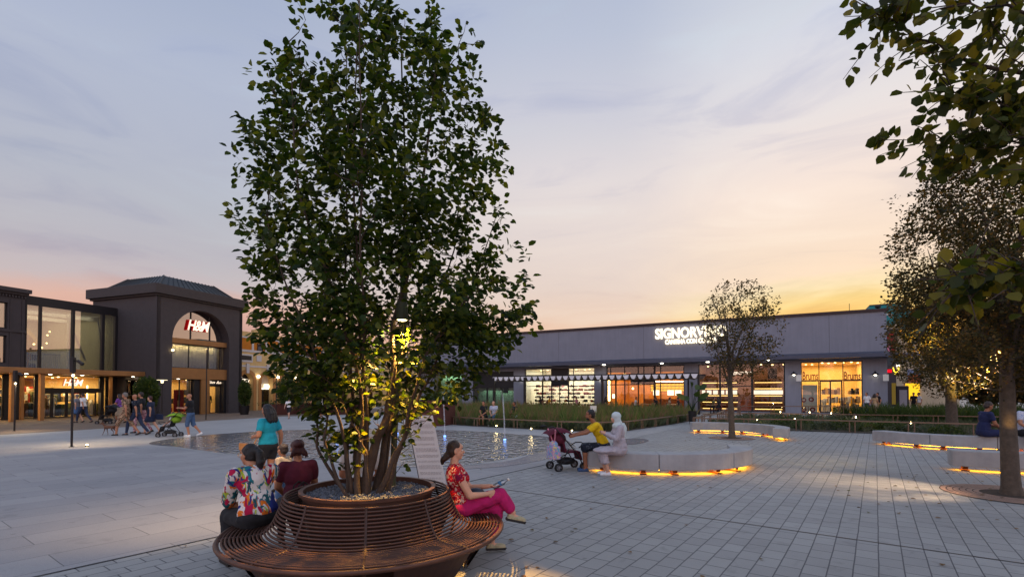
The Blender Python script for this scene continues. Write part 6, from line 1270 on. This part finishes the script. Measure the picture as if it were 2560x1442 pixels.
    # --- shoes
    if shoe:
        for s in 'LR':
            f = footdir(s); A_ = J['A' + s] - Vector((0, 0, .006)); t = MB(); upv = f.cross(Vector((0, 1, 0))).normalized(); upv = upv if upv.z > 0 else -upv; side = upv.cross(f); fm = Matrix((f, side, upv)).transposed()
            t.ell(A_ - f * .015 - upv * .040, (.056, .042, .048), fm); t.ell(A_ + f * .085 - upv * .052, (.105, .045, .036), fm); t.box(A_ + f * .055 - upv * .074, (.245, .078, .022), fm); B_(t, 'shoe', shoe, 0, min(vox, .010), 1)
            if detail: q = MB(); q.box((A_ + f * .055 - upv * .082) * s_, (.25 * s_, .082 * s_, .030 * s_), fm); q.ell((A_ + f * .15 - upv * .082) * s_, (.05 * s_, .041 * s_, .009 * s_), fm); q.build('sole', 'shoe_black', root)
    # --- hair
    def hairmb():
        t = MB()
        if hstyle == 'bald': return None
        t.ell(hp(-.022, 0, .045), hr(.098, .084, .086), hb); t.ell(hp(-.045, 0, .0), hr(.072, .080, .085), hb)
        if hstyle == 'curly':
            rr_ = random.Random(3)
            for k in range(26): a = rr_.uniform(0, 6.3); z = rr_.uniform(-.04, .12); t.ell(hp(-.03 + .09 * math.cos(a) * .85, .085 * math.sin(a), z) if math.cos(a) < .6 else hp(.04, .05 * math.sin(a), .11), .030 * hs)
        if hstyle in ('long', 'longstraight'):
            for y in (-.06, 0, .06): t.tube([hp(-.06, y, .04), hp(-.09, y * 1.3, -.08), hp(-.10, y * 1.5, -.22), hp(-.10, y * 1.2, -.36 if hstyle == 'longstraight' else -.27)], [.05, .06, .055, .02], 8)
            for e in (-1, 1): t.tube([hp(.0, e * .07, .03), hp(-.02, e * .085, -.08), hp(-.04, e * .09, -.20)], [.03, .032, .015], 8)
        if hstyle == 'pony': t.ell(hp(-.12, 0, .06), .035); t.tube([hp(-.12, 0, .06), hp(-.17, .01, .02), hp(-.19, .02, -.08), hp(-.18, .01, -.19)], [.03, .045, .05, .012], 8)
        if hstyle == 'lowbun': t.ell(hp(-.10, 0, -.06), hr(.05, .055, .05)); t.tube([hp(-.11, 0, -.06), hp(-.15, 0, -.10), hp(-.17, .01, -.17)], [.04, .045, .012], 8)
        if hstyle == 'updo':
            t.ell(hp(-.07, 0, .07), hr(.07, .075, .06))
            for k in range(7): a = (k - 3) * .45; t.tube([hp(-.09, .05 * math.sin(a), .02), hp(-.12, .09 * math.sin(a), -.04), hp(-.10, .12 * math.sin(a), -.12 - .02 * (k % 2))], [.02, .016, .004], 6)
        return t
    if hstyle == 'hijab':
        t = MB(); t.ell(hp(-.012, 0, .035), hr(.112, .098, .105), hb); t.ell(hp(-.03, 0, -.05), hr(.090, .094, .10), hb); t.caps(hp(-.03, 0, -.10), J['N'] + up * .0, .085, .10); t.ell(J['N'] + fw * .03 - up * .04, (.11, .14, .09)); t.tube([J['N'] - fw * .08, J['N'] - fw * .13 - up * .12, J['N'] - fw * .12 - up * .30], [.07, .07, .03], 8); B_(t, 'headscarf', hair, .003, it=2, wsc=14)
    else:
        t = hairmb()
        if t: B_(t, 'hair', hair, .004 if hstyle != 'curly' else .002, it=1, wsc=22)
    if beard: t = MB(); t.ell(hp(.045, 0, -.075), hr(.048, .056, .042), hb); B_(t, 'beard', beard, .002, it=1)
    if detail:
        for e in (-1, 1):
            q = MB(); q.ell(hp(.080, e * .031, .006) * s_, .0115 * s_, None, 10, 8); q.build('eye', 'eye_white', root, True); q = MB(); q.ell(hp(.089, e * .031, .006) * s_, .0055 * s_, None, 8, 6); q.build('pupil', 'black', root, True); q = MB(); q.tube([hp(.084, e * .018, .030) * s_, hp(.086, e * .034, .036) * s_, hp(.076, e * .052, .030) * s_], .0035, 6); q.build('eyebrow', hair if hstyle != 'hijab' else 'hair_dark', root, True)
        q = MB(); q.ell(hp(.097, 0, -.055) * s_, (.006 * s_, .020 * s_, .0045 * s_), hb); q.ell(hp(.096, 0, -.063) * s_, (.006 * s_, .016 * s_, .0045 * s_), hb); q.build('lips', 'lip', root, True)
    if glasses:
        q = MB()
        for e in (-1, 1): q.tube([(hp(.102, e * .034, .004) + hb @ Vector((0, .026 * math.cos(a), .020 * math.sin(a)))) * s_ for a in [i * math.pi / 6 for i in range(12)]], .003, 5, True); q.tube([hp(.10, e * .06, .008) * s_, hp(.0, e * .085, .004) * s_], .003, 5)
        q.tube([hp(.103, -.008, .006) * s_, hp(.103, .008, .006) * s_], .003, 5); q.build('glasses', mat('glasses', (214, 170, 110), .3), root)
    return root
def seat_at(px, k, z=0):   # ground point from pixel column and pixels-per-metre
    d = F / k; return Vector(((px - 1280) / F * d, d, z))
def rim_pos(ang, r=1.08): return Vector((BC.x + r * math.cos(R(ang)), BC.y + r * math.sin(R(ang)), 0))

# ---- 1 woman in magenta trousers on the right of the bench, legs crossed, bottle in hand
J = sit(.46, -.13, .46, .10)
J['KR'] = VV(.43, -.07, .66); J['AR'] = VV(.66, -.02, .47); J['footR'] = (.93, 0, -.22)
J['KL'] = VV(.47, .05, .52); J['AL'] = VV(.40, .06, .10); J['footL'] = (1, 0, -.02); J['KR'] = VV(.50, -.01, .70)
J['HPR'] = VV(0, -.10, .56); J['SR'] = J['SR'] + VV(.02, 0, -.03); J['SL'] = J['SL'] + VV(.02, 0, -.03)
J['ER'] = VV(.10, -.22, .74); J['DR'] = VV(.32, -.13, .74); J['EL'] = VV(.13, .20, .76); J['DL'] = VV(.37, .06, .80)
pw = rim_pos(24, .98) + VV(0, 0, .03)
person('woman in a red floral top and magenta trousers with legs crossed, bottle in hand', pw, R(10), J, 'skin_fair', 'hair_brown', 'lowbun', ('print_redfloral', 'cap'), ('cloth_magenta', 'wide'), 'shoe_sand', .89, 1.12, True, .0095, .02, 0, detail=True, hands={'R': (.9, .35, .05), 'nR': (0, 1, -.2), 'cR': .9, 'L': (.95, -.15, .05), 'nL': (0, -.3, -1), 'cL': .15})
M10 = Matrix.Translation(pw) @ Matrix.Rotation(R(10), 4, 'Z')
e = empty('water_bottle', M10 @ VV(.37, .03, .70), 0, 'small clear plastic bottle held out by the woman in magenta trousers', 'bottle'); b = MB(); ax = VV(.85, .2, .42).normalized(); pts = [ax * t for t in (0, .02, .13, .16, .185)]; b.tube(pts, [.026, .031, .031, .014, .013], 14); b.build('bottle_body', glassmat('plastic', (236, 240, 245), .16, .1), e, True); b = MB(); b.tube([ax * .07, ax * .10], .032, 14, caps=False); b.build('bottle_label', mat('label_blue', (60, 110, 150), .5), e, True); b = MB(); b.cyl(ax * .185, ax * .205, .015); b.build('cap', 'store_white', e)
e = empty('shoulder_bag', M10 @ VV(.15, .02, .585), R(10), 'small dark shoulder bag on the lap of the woman in magenta trousers', 'bag'); b = MB(); b.ell((.02, 0, .05), (.11, .07, .07)); b.build('pouch', mat('bag_dark', (38, 42, 56), .5), e, True); b = MB(); b.tube([(-.06, .02, .08), (-.12, .09, .20), (-.17, .10, .38), (-.20, .02, .43)], .006, 6); b.build('strap', 'black', e)
# ---- 2 woman in tropical shirt, left, leaning forward chin in hand
J = sit(.46, .30, .44, .13); J['ER'] = VV(.42, -.16, .68); J['DR'] = VV(.33, -.04, .95); J['EL'] = VV(.40, .16, .66); J['DL'] = VV(.36, .0, .62); J['H'] = J['H'] + VV(.02, 0, -.03)
J['SL'] += VV(0, .02, -.02); J['SR'] += VV(0, -.02, -.02)
person('woman in a bright tropical print shirt resting her chin on her hand, seated left', rim_pos(184, 1.10) + VV(0, 0, .02), R(140), J, 'skin_mid', 'hair_black', 'pony', ('print_tropical', 'elbow', 'loose'), ('cloth_black', 'wide'), 'shoe_black', .94, 1.22, True, .0095, R(18), .05, glasses=True, detail=True, hands={'R': (.1, .3, 1), 'cR': .8})
e = empty('black_handbag', rim_pos(168, 1.02) + VV(0.12, .20, .47), R(60), 'black bag with looped handles between the two women on the bench', 'bag'); b = MB(); b.ell((0, 0, .12), (.16, .09, .13)); b.bx(-.13, .13, -.06, .06, 0, .10); b.build('bag_body', 'black', e, True); 
for y in (-.04, .04): b = MB(); b.tube([(-.08, y, .2), (-.06, y, .30), (0, y, .34), (.06, y, .30), (.08, y, .2)], .008, 6); b.build('handle', 'black', e)
# ---- 3 woman in maroon
J = sit(.46, .10, .44, .12)
person('woman in a maroon top with tousled dark hair, seen from behind on the bench', rim_pos(151, 1.09) + VV(0, 0, .035), R(125), J, 'skin_mid', 'hair_auburn', 'updo', ('cloth_maroon', 'short'), ('cloth_black', 'pants'), 'shoe_black', .885, 1.18, True, .0105)
# ---- 4 person in white tee beyond the stems
J = sit(.46, .05, .44, .12)
person('person in a pale tee half hidden behind the tree stems', rim_pos(112, 1.12), R(100), J, 'skin_mid', 'hair_auburn', 'short', ('cloth_white', 'short'), ('jeans_dark', 'pants'), 'shoe_black', .98, 1.0, False, .013)
# ---- 5 standing woman in teal
pt = seat_at(672, 139)
J = walk(.06, .04, .02); J['EL'] = J['SL'] + VV(-.02, .08, -.26); J['DL'] = J['EL'] + VV(.22, -.08, -.04); J['ER'] = J['SR'] + VV(-.07, -.08, -.27); J['DR'] = J['ER'] + VV(.03, -.02, -.24)
person('woman in a turquoise tee and black shorts with a tan bag, standing by the pool', pt, R(160), J, 'skin_mid', 'hair_black', 'long', ('cloth_teal', 'short'), ('cloth_black', 'hotpants'), 'shoe_black', .90, 1.22, True, .012, .2, .15)
Mt = Matrix.Translation(pt) @ Matrix.Rotation(R(160), 4, 'Z')
e = empty('tan_handbag', Mt @ VV(.18, .26, .80), R(160), 'tan leather shoulder bag at the side of the woman in turquoise', 'bag'); b = MB(); b.box((0, 0, .0), (.30, .11, .20)); b.build('bag_body', 'leather_tan', e, bevel=.03); b = MB(); b.box((0, .058, .05), (.30, .02, .12)); b.build('flap', 'leather_tan', e, bevel=.008); b = MB(); b.tube([(-.13, 0, .1), (-.17, -.10, .30), (-.15, -.25, .48), (.0, -.36, .58)], .010, 6); b.build('strap', 'leather_tan', e)
# ---- 6 toddler beyond
J = walk(.03, .05); pc = seat_at(712, 176)
person('toddler with short brown hair standing beyond the woman in maroon', pc, R(160), J, 'skin_mid', 'hair_brown', 'short', ('cloth_sand', 'short'), ('cloth_blue', 'shorts'), 'shoe_white', .60, 1.1, False, .012, child=True)
# ---- 7 man in yellow leaning to the pushchair ; 8 woman in hijab
pm_ = VV(2.12, 11.50, 0); J = sit(.465, .42, .44, .10); J['ER'] = J['SR'] + VV(.22, -.03, -.17); J['DR'] = J['ER'] + VV(.24, .02, -.05); J['EL'] = J['SL'] + VV(.22, .03, -.16); J['DL'] = J['EL'] + VV(.24, -.04, -.06); J['H'] += VV(.0, 0, .04)
person('bearded man in a yellow tee and dark shorts leaning forward to the pushchair', pm_, R(176), J, 'skin_tan', 'hair_black', 'short', ('cloth_yellow2', 'short'), ('print_dark', 'bermuda'), 'shoe_blue', 1.03, 1.0, False, .012, 0, .05, beard='hair_black') if mat('cloth_yellow2', (226, 186, 10), .9, 0, .1, 20) else None
ph_ = VV(2.38, 11.02, 0); J = sit(.465, .10, .42, .10); J['EL'] = J['SL'] + VV(.10, .06, -.24); J['DL'] = J['EL'] + VV(.20, -.14, .10); J['ER'] = J['SR'] + VV(.10, -.06, -.24); J['DR'] = J['ER'] + VV(.20, .10, .10); J['AL'] = VV(.30, .10, .09); J['AR'] = VV(.32, -.08, .09)
person('woman in a pale hijab and long grey-white dress on the end of the curved bench', ph_, R(182), J, 'skin_fair', 'hijab', 'hijab', ('cloth_lilac', 'long'), ('cloth_lilac', 'longdress'), 'shoe_white', .98, 1.2, True, .012)
# ---- 9,10 men on the long bench at the right
J = sit(.465, .16, .46, .11); J['DL'] = VV(.34, .02, .70); J['DR'] = VV(.34, -.06, .68)
person('man in a navy tee looking down at his phone on the long bench', VV(14.15, 15.05, 0), R(-12), J, 'skin_tan', 'hair_brown', 'short', ('cloth_navy2', 'short'), ('cloth_navy2', 'bermuda'), 'shoe_blue', 1.10, 1.12, False, .014, 0, .35) if mat('cloth_navy2', (24, 32, 72), .9, 0, .1, 20) else None
J = sit(.465, .22, .46, .12)
person('man in a pale pinkish tee partly hidden by the nearest oak trunk', VV(15.35, 15.0, 0), R(-100), J, 'skin_mid', 'hair_brown', 'short', ('print_pale', 'short'), ('cloth_black', 'pants'), 'shoe_black', 1.12, 1.15, False, .015, 0, .3)
# ---- 11-13 seated on the bed rail by the fountain
for (px, lb, rz, top, bot, sh, sk, ha, hst, g, fem) in ((1212, 'man in black on the rail beside the fountain, left of the seated pair', -118, ('cloth_black', 'short'), ('cloth_black', 'shorts'), 'shoe_black', 'skin_mid', 'hair_dark', 'short', 1.05, False), (1236, 'balding man in a pale blue tee and denim shorts, right of the seated pair', -112, ('print_pale', 'short'), ('denim', 'bermuda'), 'shoe_white', 'skin_fair', 'skin_fair', 'bald', 1.12, False), (1288, 'woman in a black vest and white shorts seated alone on the rail', -150, ('cloth_black', 'sleeveless'), ('cloth_white', 'hotpants'), 'shoe_white', 'skin_tan', 'hair_dark', 'short', .98, True)):
    p = G(px, 1064); p = Vector((p.x, p.y + .22, 0)); J = sit(.45, .20 if px != 1288 else .05, .42, .12)
    if px != 1288: J['DL'] = VV(.36, .03, .60); J['DR'] = VV(.36, -.03, .60)
    else: J['DL'] = VV(.30, .02, .72); J['DR'] = VV(.30, -.02, .70); J['EL'] = VV(.12, .20, .70); J['ER'] = VV(.12, -.2, .70)
    person(lb, p, R(rz), J, sk, ha, hst, top, bot, sh, .98 if not fem else .95, g, fem, .018)
# ---- walkers on the left
def gp(px, py): return G(px, py)
WALK = 'people strolling past the dark store'
J = walk(.34, .12, .06); person('tall man in a camouflage tee and shorts walking the dog', gp(315, 1088), R(186), J, 'skin_mid', 'hair_grey', 'short', ('print_camo', 'short'), ('print_camo', 'bermuda'), 'shoe_black', 1.02, 1.12, False, .018, 0, .1, WALK)
J = walk(.36, .14, .07); person('man in a dark tee and blue jeans striding beside the camouflage man', gp(340, 1087), R(183), J, 'skin_mid', 'skin_mid', 'bald', ('print_dark', 'short'), ('jeans_dark', 'pants'), 'shoe_black', .98, 1.1, False, .018, 0, .1, WALK)
J = walk(.25, .10, .04); person('dark-haired person in black with patterned pink leggings behind the striding man', gp(354, 1082), R(186), J, 'skin_mid', 'hair_dark', 'short', ('cloth_black', 'short'), ('print_pink', 'pants'), 'shoe_black', 1.03, 1.05, False, .018, 0, 0, WALK)
pd = gp(377, 1083); J = walk(.24, .10, .05); person('woman in a short navy dress with a bag behind her, last of the group', pd, R(184), J, 'skin_fair', 'hair_auburn', 'short', ('cloth_navy', 'short'), ('cloth_navy', 'skirt'), 'shoe_brown', .93, 1.12, True, .018, 0, .1, WALK)
e = empty('dark_handbag', pd + VV(.30, .1, .72), 0, 'dark bag carried behind the woman in the navy dress', 'bag'); b = MB(); b.box((0, 0, 0), (.30, .12, .24)); b.build('bag_body', 'cloth_navy', e, bevel=.03); b = MB(); b.tube([(-.1, 0, .1), (-.05, 0, .3), (.1, 0, .1)], .012, 6); b.build('handle', 'black', e)
pq = gp(300, 1057); J = walk(.15, .05, .08); J['DL'] = J['SL'] + VV(.42, -.04, -.34); J['EL'] = J['SL'] + VV(.12, .03, -.26); J['DR'] = J['SR'] + VV(.42, .04, -.34); J['ER'] = J['SR'] + VV(.12, -.03, -.26)
person('woman in a purple and pink top pushing the black pram', pq, R(184), J, 'skin_mid', 'hair_dark', 'long', ('cloth_purple', 'short'), ('cloth_sand', 'longdress'), 'shoe_black', .97, 1.1, True, .018, 0, .1, WALK)
pp_ = gp(476, 1090); J = walk(.20, .05, .05); J['EL'] = J['SL'] + VV(.10, .05, -.27); J['DL'] = J['EL'] + VV(.27, -.08, .02); J['ER'] = J['SR'] + VV(.10, -.05, -.27); J['DR'] = J['ER'] + VV(.27, .08, .02); J['AL'] = VV(.02, .085, .09); J['KL'] = VV(.09, .09, .50); J['AR'] = VV(-.34, -.085, .16); J['KR'] = VV(-.06, -.09, .50)
person('bald bearded man in a black tee and denim shorts pushing the green pushchair', pp_, R(188), J, 'skin_mid', 'skin_mid', 'bald', ('cloth_black', 'short'), ('denim', 'bermuda'), 'shoe_white', .99, 1.06, False, .016, 0, .05, WALK, beard='hair_black')
J = walk(.2, .1, .05); person('person in a blue-grey shirt and skirt walking near the camera pole', gp(193, 1056), R(175), J, 'skin_fair', 'hair_grey', 'short', ('cloth_grey', 'short'), ('cloth_blue', 'skirt'), 'shoe_black', .96, 1.05, True, .020, 0, 0, WALK)
J = walk(.34, .16, .06); person('man in a checked white shirt and dark blue jeans walking near the camera pole', gp(208, 1056), R(178), J, 'skin_mid', 'hair_dark', 'short', ('cloth_white', 'short'), ('jeans_dark', 'pants'), 'shoe_black', .99, 1.05, False, .020, 0, .1, WALK)
J = walk(.36, .3, .1); person('child in a white tee and black shorts running in front of the planter box', gp(722, 1046), R(-80), J, 'skin_fair', 'hair_brown', 'short', ('cloth_white', 'short'), ('cloth_black', 'shorts'), 'shoe_black', .80, 1.0, False, .018)
J = walk(.1, .1, .02); person('adult in dark clothes standing with another left of the tree stems', gp(786, 1049), R(-60), J, 'skin_mid', 'hair_dark', 'short', ('cloth_black', 'short'), ('jeans_dark', 'pants'), 'shoe_black', 1.0, 1.0, False, .020)
J = walk(.1, .1, .02); person('adult in a pale long dress standing left of the tree stems', gp(802, 1047), R(-120), J, 'skin_mid', 'hair_brown', 'long', ('cloth_white', 'short'), ('cloth_sand', 'longdress'), 'shoe_black', .96, 1.0, True, .020)
# ---- by the clothes shop and the lit window
for (px, py, k, lb, rz, top, bot, ha, hst, fem) in ((2167, 975, 33, 'man in a white tee near the right pier of the clothes shop', -160, ('cloth_white', 'short'), ('jeans_dark', 'pants'), 'hair_dark', 'short', False), (2186, 973, 33, 'woman with long dark hair by the right pier, beside the man in black', 20, ('cloth_tan', 'short'), ('cloth_sand', 'longdress'), 'hair_dark', 'long', True), (2195, 973, 32.5, 'man in a black tee by the right pier, back to the wall', 170, ('cloth_black', 'short'), ('cloth_tan', 'pants'), 'hair_dark', 'short', False), (2284, 976, 31, 'dark figure in front of the lit yellow window', -150, ('cloth_black', 'short'), ('cloth_black', 'pants'), 'hair_black', 'short', False), (2298, 972, 32, 'man in a white shirt near the lit yellow window', 160, ('cloth_white', 'short'), ('cloth_tan', 'pants'), 'hair_dark', 'short', False)):
    p = seat_at(px, k); p.z = .026; person(lb, p, R(rz), walk(.06, .06, .03), 'skin_mid', ha, hst, top, bot, 'shoe_black', 1.0 if not fem else .95, 1.05, fem, .024)
# ---- terrace diners (each at a small table)
mat('chair_red', (120, 44, 34), .6); mat('table_top', (150, 110, 80), .4)
proto = empty('terrace_chair', (0, 0, 0)); b = MB(); b.box((0, 0, .45), (.42, .42, .035)); b.build('seat', 'chair_red', proto, bevel=.01); b = MB(); b.box((-.2, 0, .72), (.03, .42, .36)); b.build('backrest', 'chair_red', proto, bevel=.01)
for x in (-.19, .19):
    for y in (-.19, .19): b = MB(); b.cyl((x, y, 0), (x, y, .44), .015); b.build('leg', 'dark_metal', proto)
tproto = empty('terrace_table', (0, 0, 0)); b = MB(); b.box((0, 0, .73), (.75, .75, .03)); b.build('table_top', 'table_top', tproto, bevel=.006); b = MB(); b.cyl((0, 0, .03), (0, 0, .715), .03); b.cyl((0, 0, 0), (0, 0, .03), .22); b.build('pedestal', 'dark_metal', tproto)
DIN = [(1352, 'cloth_black', 'hair_dark', 'left of the shoe shop door', 0), (1372, 'cloth_yellow', 'hair_dark', 'under the left end of the shoe shop window', 1), (1443, 'cloth_pink', 'hair_brown', 'in front of the right shoe shop window', 0), (1512, 'cloth_black', 'hair_black', 'beside the middle pergola post', 1), (1588, 'cloth_white', 'hair_dark', 'before the dark restaurant glazing', 1), (1642, 'cloth_black', 'hair_dark', 'left of the amber bar shelf', 0), (1672, 'cloth_sand', 'hair_brown', 'below the amber bar shelf', 1), (1697, 'cloth_black', 'hair_black', 'next to the pier by the bar', 0), (1782, 'cloth_olive', 'hair_dark', 'left of the small oak on the terrace', 1), (1797, 'cloth_black', 'hair_dark', 'just left of the small oak trunk', 0)]
for i, (px, tm, ha, where, flip) in enumerate(DIN):
    yo = -3.4 - .8 * (i % 2); x = B.u(px, yo); p = B.w(x, yo, .026); a = B.a + (0 if flip else math.pi)
    person('diner in a %s top seated %s' % ({'cloth_black': 'black', 'cloth_yellow': 'yellow', 'cloth_pink': 'pink', 'cloth_white': 'white', 'cloth_sand': 'beige', 'cloth_olive': 'olive'}[tm], where), p, a, sit(.47, .12, .42, .1), 'skin_mid', ha, 'long' if i % 3 == 0 else 'short', (tm, 'short'), ('cloth_black', 'pants'), 'shoe_black', .98, 1.05, i % 3 == 0, .028, group='diners on the terrace')
    c = proto if i == 0 else copy_tree(proto); c.location = p; c.rotation_euler = (0, 0, a); tag(c, 'dark red chair of the diner ' + where, 'chair', 'terrace chairs')
    t = tproto if i == 0 else copy_tree(tproto); t.location = p + Vector((math.cos(a), math.sin(a), 0)) * .62; t.rotation_euler = (0, 0, B.a); tag(t, 'small square table of the diner ' + where, 'table', 'terrace tables')
# ================================================================ pushchairs, pram, dog
def wheel(par, c, r, w=.035):
    e = MB(); c = Vector(c); e.tube([c + Vector((r * math.cos(a), 0, r * math.sin(a))) for a in [i * math.pi / 9 for i in range(18)]], w / 2, 6, True); t = e.build('wheel', 'black', par, True); h = MB()
    for k in range(5): a = k * 1.257; h.cyl(c, c + Vector((r * math.cos(a), 0, r * math.sin(a))), .008, .008, 5)
    h.cyl(c - Vector((0, w / 2, 0)), c + Vector((0, w / 2, 0)), .025, .025, 8); h.build('hub', 'cloth_grey', t)
def stroller(loc, rz, label, hood, seat_m, recl=.35, s=1.0, child=None, basket=True, style=0):
    e = empty('pushchair', loc, rz, label, 'pushchair'); e.scale = (s, s, s)
    for y in (-.24, .24):
        for x in (-.32, .32):
            for q in (-.028, .028): wheel(e, (x, y + q, .085), .078)
        b = MB(); b.tube([(.32, y, .10), (.12, y, .42), (-.22, y, .80), (-.42, y, 1.0), (-.52, y, 1.02)], .013, 8); b.tube([(-.32, y, .10), (-.05, y, .50)], .013, 8); b.tube([(-.32, y, .12), (.20, y, .36)], .010, 6); b.build('frame', 'dark_metal', e)
        b = MB(); b.tube([(-.44, y, 1.01), (-.56, y, 1.0)], .022, 8); b.build('handle', 'black', e)
    b = MB(); b.tube([(.20, -.24, .52), (.34, -.2, .60), (.38, 0, .62), (.34, .2, .60), (.20, .24, .52)], .014, 8); b.build('bumper_bar', 'black', e)
    b = MB(); b.tube([(-.10, 0, .40), (.18, 0, .38)], [.2, .2], 4); 
    b = MB(); b.box((.08, 0, .42), (.30, .38, .05)); b.box((-.16, 0, .64), (.05, .38, .48), Matrix.Rotation(-recl, 3, 'Y')); b.box((.29, 0, .32), (.04, .34, .22), Matrix.Rotation(-.3, 3, 'Y')); b.build('seat', seat_m, e, bevel=.015)
    h = MB(); n, k = 8, 10
    for i in range(k):
        for j in range(n):
            P_ = lambda i, j: (-.24 + .36 * math.cos(R(150) - R(118) * i / k) * 1.0, .23 * (1 - 2 * j / n), .70 + .28 * math.sin(R(150) - R(118) * i / k) * (1 - .35 * (2 * j / n - 1) ** 4) + .0)
            h.quad(P_(i, j), P_(i + 1, j), P_(i + 1, j + 1), P_(i, j + 1))
    h.ell((-.24, 0, .72), (.20, .22, .16)) if style else None
    h.build('hood', hood, e, True)
    if basket: b = MB(); b.ell((-.02, 0, .20), (.24, .19, .09)); b.build('basket', 'black', e, True)
    return e
st1 = stroller(VV(1.28, 11.75, 0), R(20), 'plum pushchair with a pink backpack hanging behind the man in yellow', 'cloth_maroon', 'cloth_maroon', .2, 1.0, style=1)
e = empty('pink_backpack', VV(1.28, 11.75, 0) + VV(-.33, -.30, .30), R(20), 'pink and yellow patterned backpack hanging from the plum pushchair', 'backpack'); b = MB(); b.box((0, 0, .13), (.20, .34, .30)); b.ell((0, 0, .30), (.09, .15, .10)); b.build('bag_body', 'print_bag', e, bevel=.05)
for y in (-.1, .1): b = MB(); b.tube([(0, y * .5, .38), (-.02, y * 1.3, .52), (-.05, y * 2.1, .66)], .016, 6); b.build('strap', 'cloth_pink', e)
mat('hood_green', (120, 160, 30), .8, 0, .15)
pg_ = G(424, 1091); stroller(pg_, R(188), 'black pushchair with a lime green hood carrying a toddler', 'hood_green', 'cloth_black', .35, .98, style=1)
J = sit(.45, -.25, .30, .09); J['AL'] = VV(.46, .09, .40); J['AR'] = VV(.46, -.09, .40); J['DL'] = VV(.26, .08, .62); J['DR'] = VV(.26, -.08, .62)
person('toddler in a pale top riding in the green-hooded pushchair', pg_ + VV(.02, 0, .16), R(188), J, 'skin_fair', 'hair_brown', 'short', ('print_pale', 'short'), ('cloth_grey', 'shorts'), None, .60, 1.1, False, .014, child=True)
stroller(gp(268, 1059), R(184), 'long black pram in front of the brass canopy', 'cloth_black', 'cloth_black', .8, 1.1, style=1)
# dog
pdg = gp(273, 1087); e = empty('dog', pdg, R(180), 'slim brown dog with a curled tail walking ahead of the group', 'dog'); b = MB()
b.caps((.14, 0, .34), (-.02, 0, .335), .075, .062); b.caps((-.02, 0, .335), (-.18, 0, .35), .055, .058); b.caps((.17, 0, .37), (.28, 0, .47), .045, .036); b.ell((.31, 0, .49), (.055, .035, .04)); b.caps((.33, 0, .485), (.42, 0, .465), .026, .015)
for y in (-.028, .028): b.caps((.285, y, .52), (.27, y * 1.3, .57), .016, .006, 6)
for x, kn, ft, y in ((.15, (.17, .20), (.24, .02), .04), (.13, (.12, .19), (.08, .02), -.04)): b.caps((x, y, .32), (kn[0], y, kn[1]), .034, .017, 8); b.caps((kn[0], y, kn[1]), (ft[0], y, ft[1] + .02), .015, .010, 8); b.ell((ft[0] + .015, y, .014), (.026, .014, .013))
for x, kn, hk, ft, y in ((-.17, (-.12, .24), (-.22, .14), (-.19, .02), .04), (-.18, (-.17, .23), (-.28, .15), (-.30, .02), -.04)): b.caps((x, y, .34), (kn[0], y, kn[1]), .05, .026, 8); b.caps((kn[0], y, kn[1]), (hk[0], y, hk[1]), .022, .013, 8); b.caps((hk[0], y, hk[1]), (ft[0], y, ft[1] + .02), .013, .010, 8); b.ell((ft[0] + .015, y, .014), (.026, .014, .013))
b.tube([(-.22, 0, .38), (-.30, 0, .42), (-.36, 0, .50), (-.34, 0, .57), (-.29, 0, .56)], [.016, .013, .011, .009, .006], 7)
mat('dog_fur', (112, 74, 52), .85, 0, .25, 14); remesh(b, 'body', 'dog_fur', .008, e, 2); q = MB(); q.tube([(.19 + .0, .05 * math.cos(a), .39 + .05 * math.sin(a)) for a in [i * math.pi / 6 for i in range(12)]], .006, 5, True); q.build('collar', 'black', e)
q = MB(); q.tube([pdg + VV(-.18, 0, .42), pdg + VV(.25, .02, .62), gp(315, 1088) + VV(-.05, .12, .80)], .006, 5); tag(q.build('dog_lead', 'black'), 'thin dark lead running from the dog to the camouflage man', 'lead')
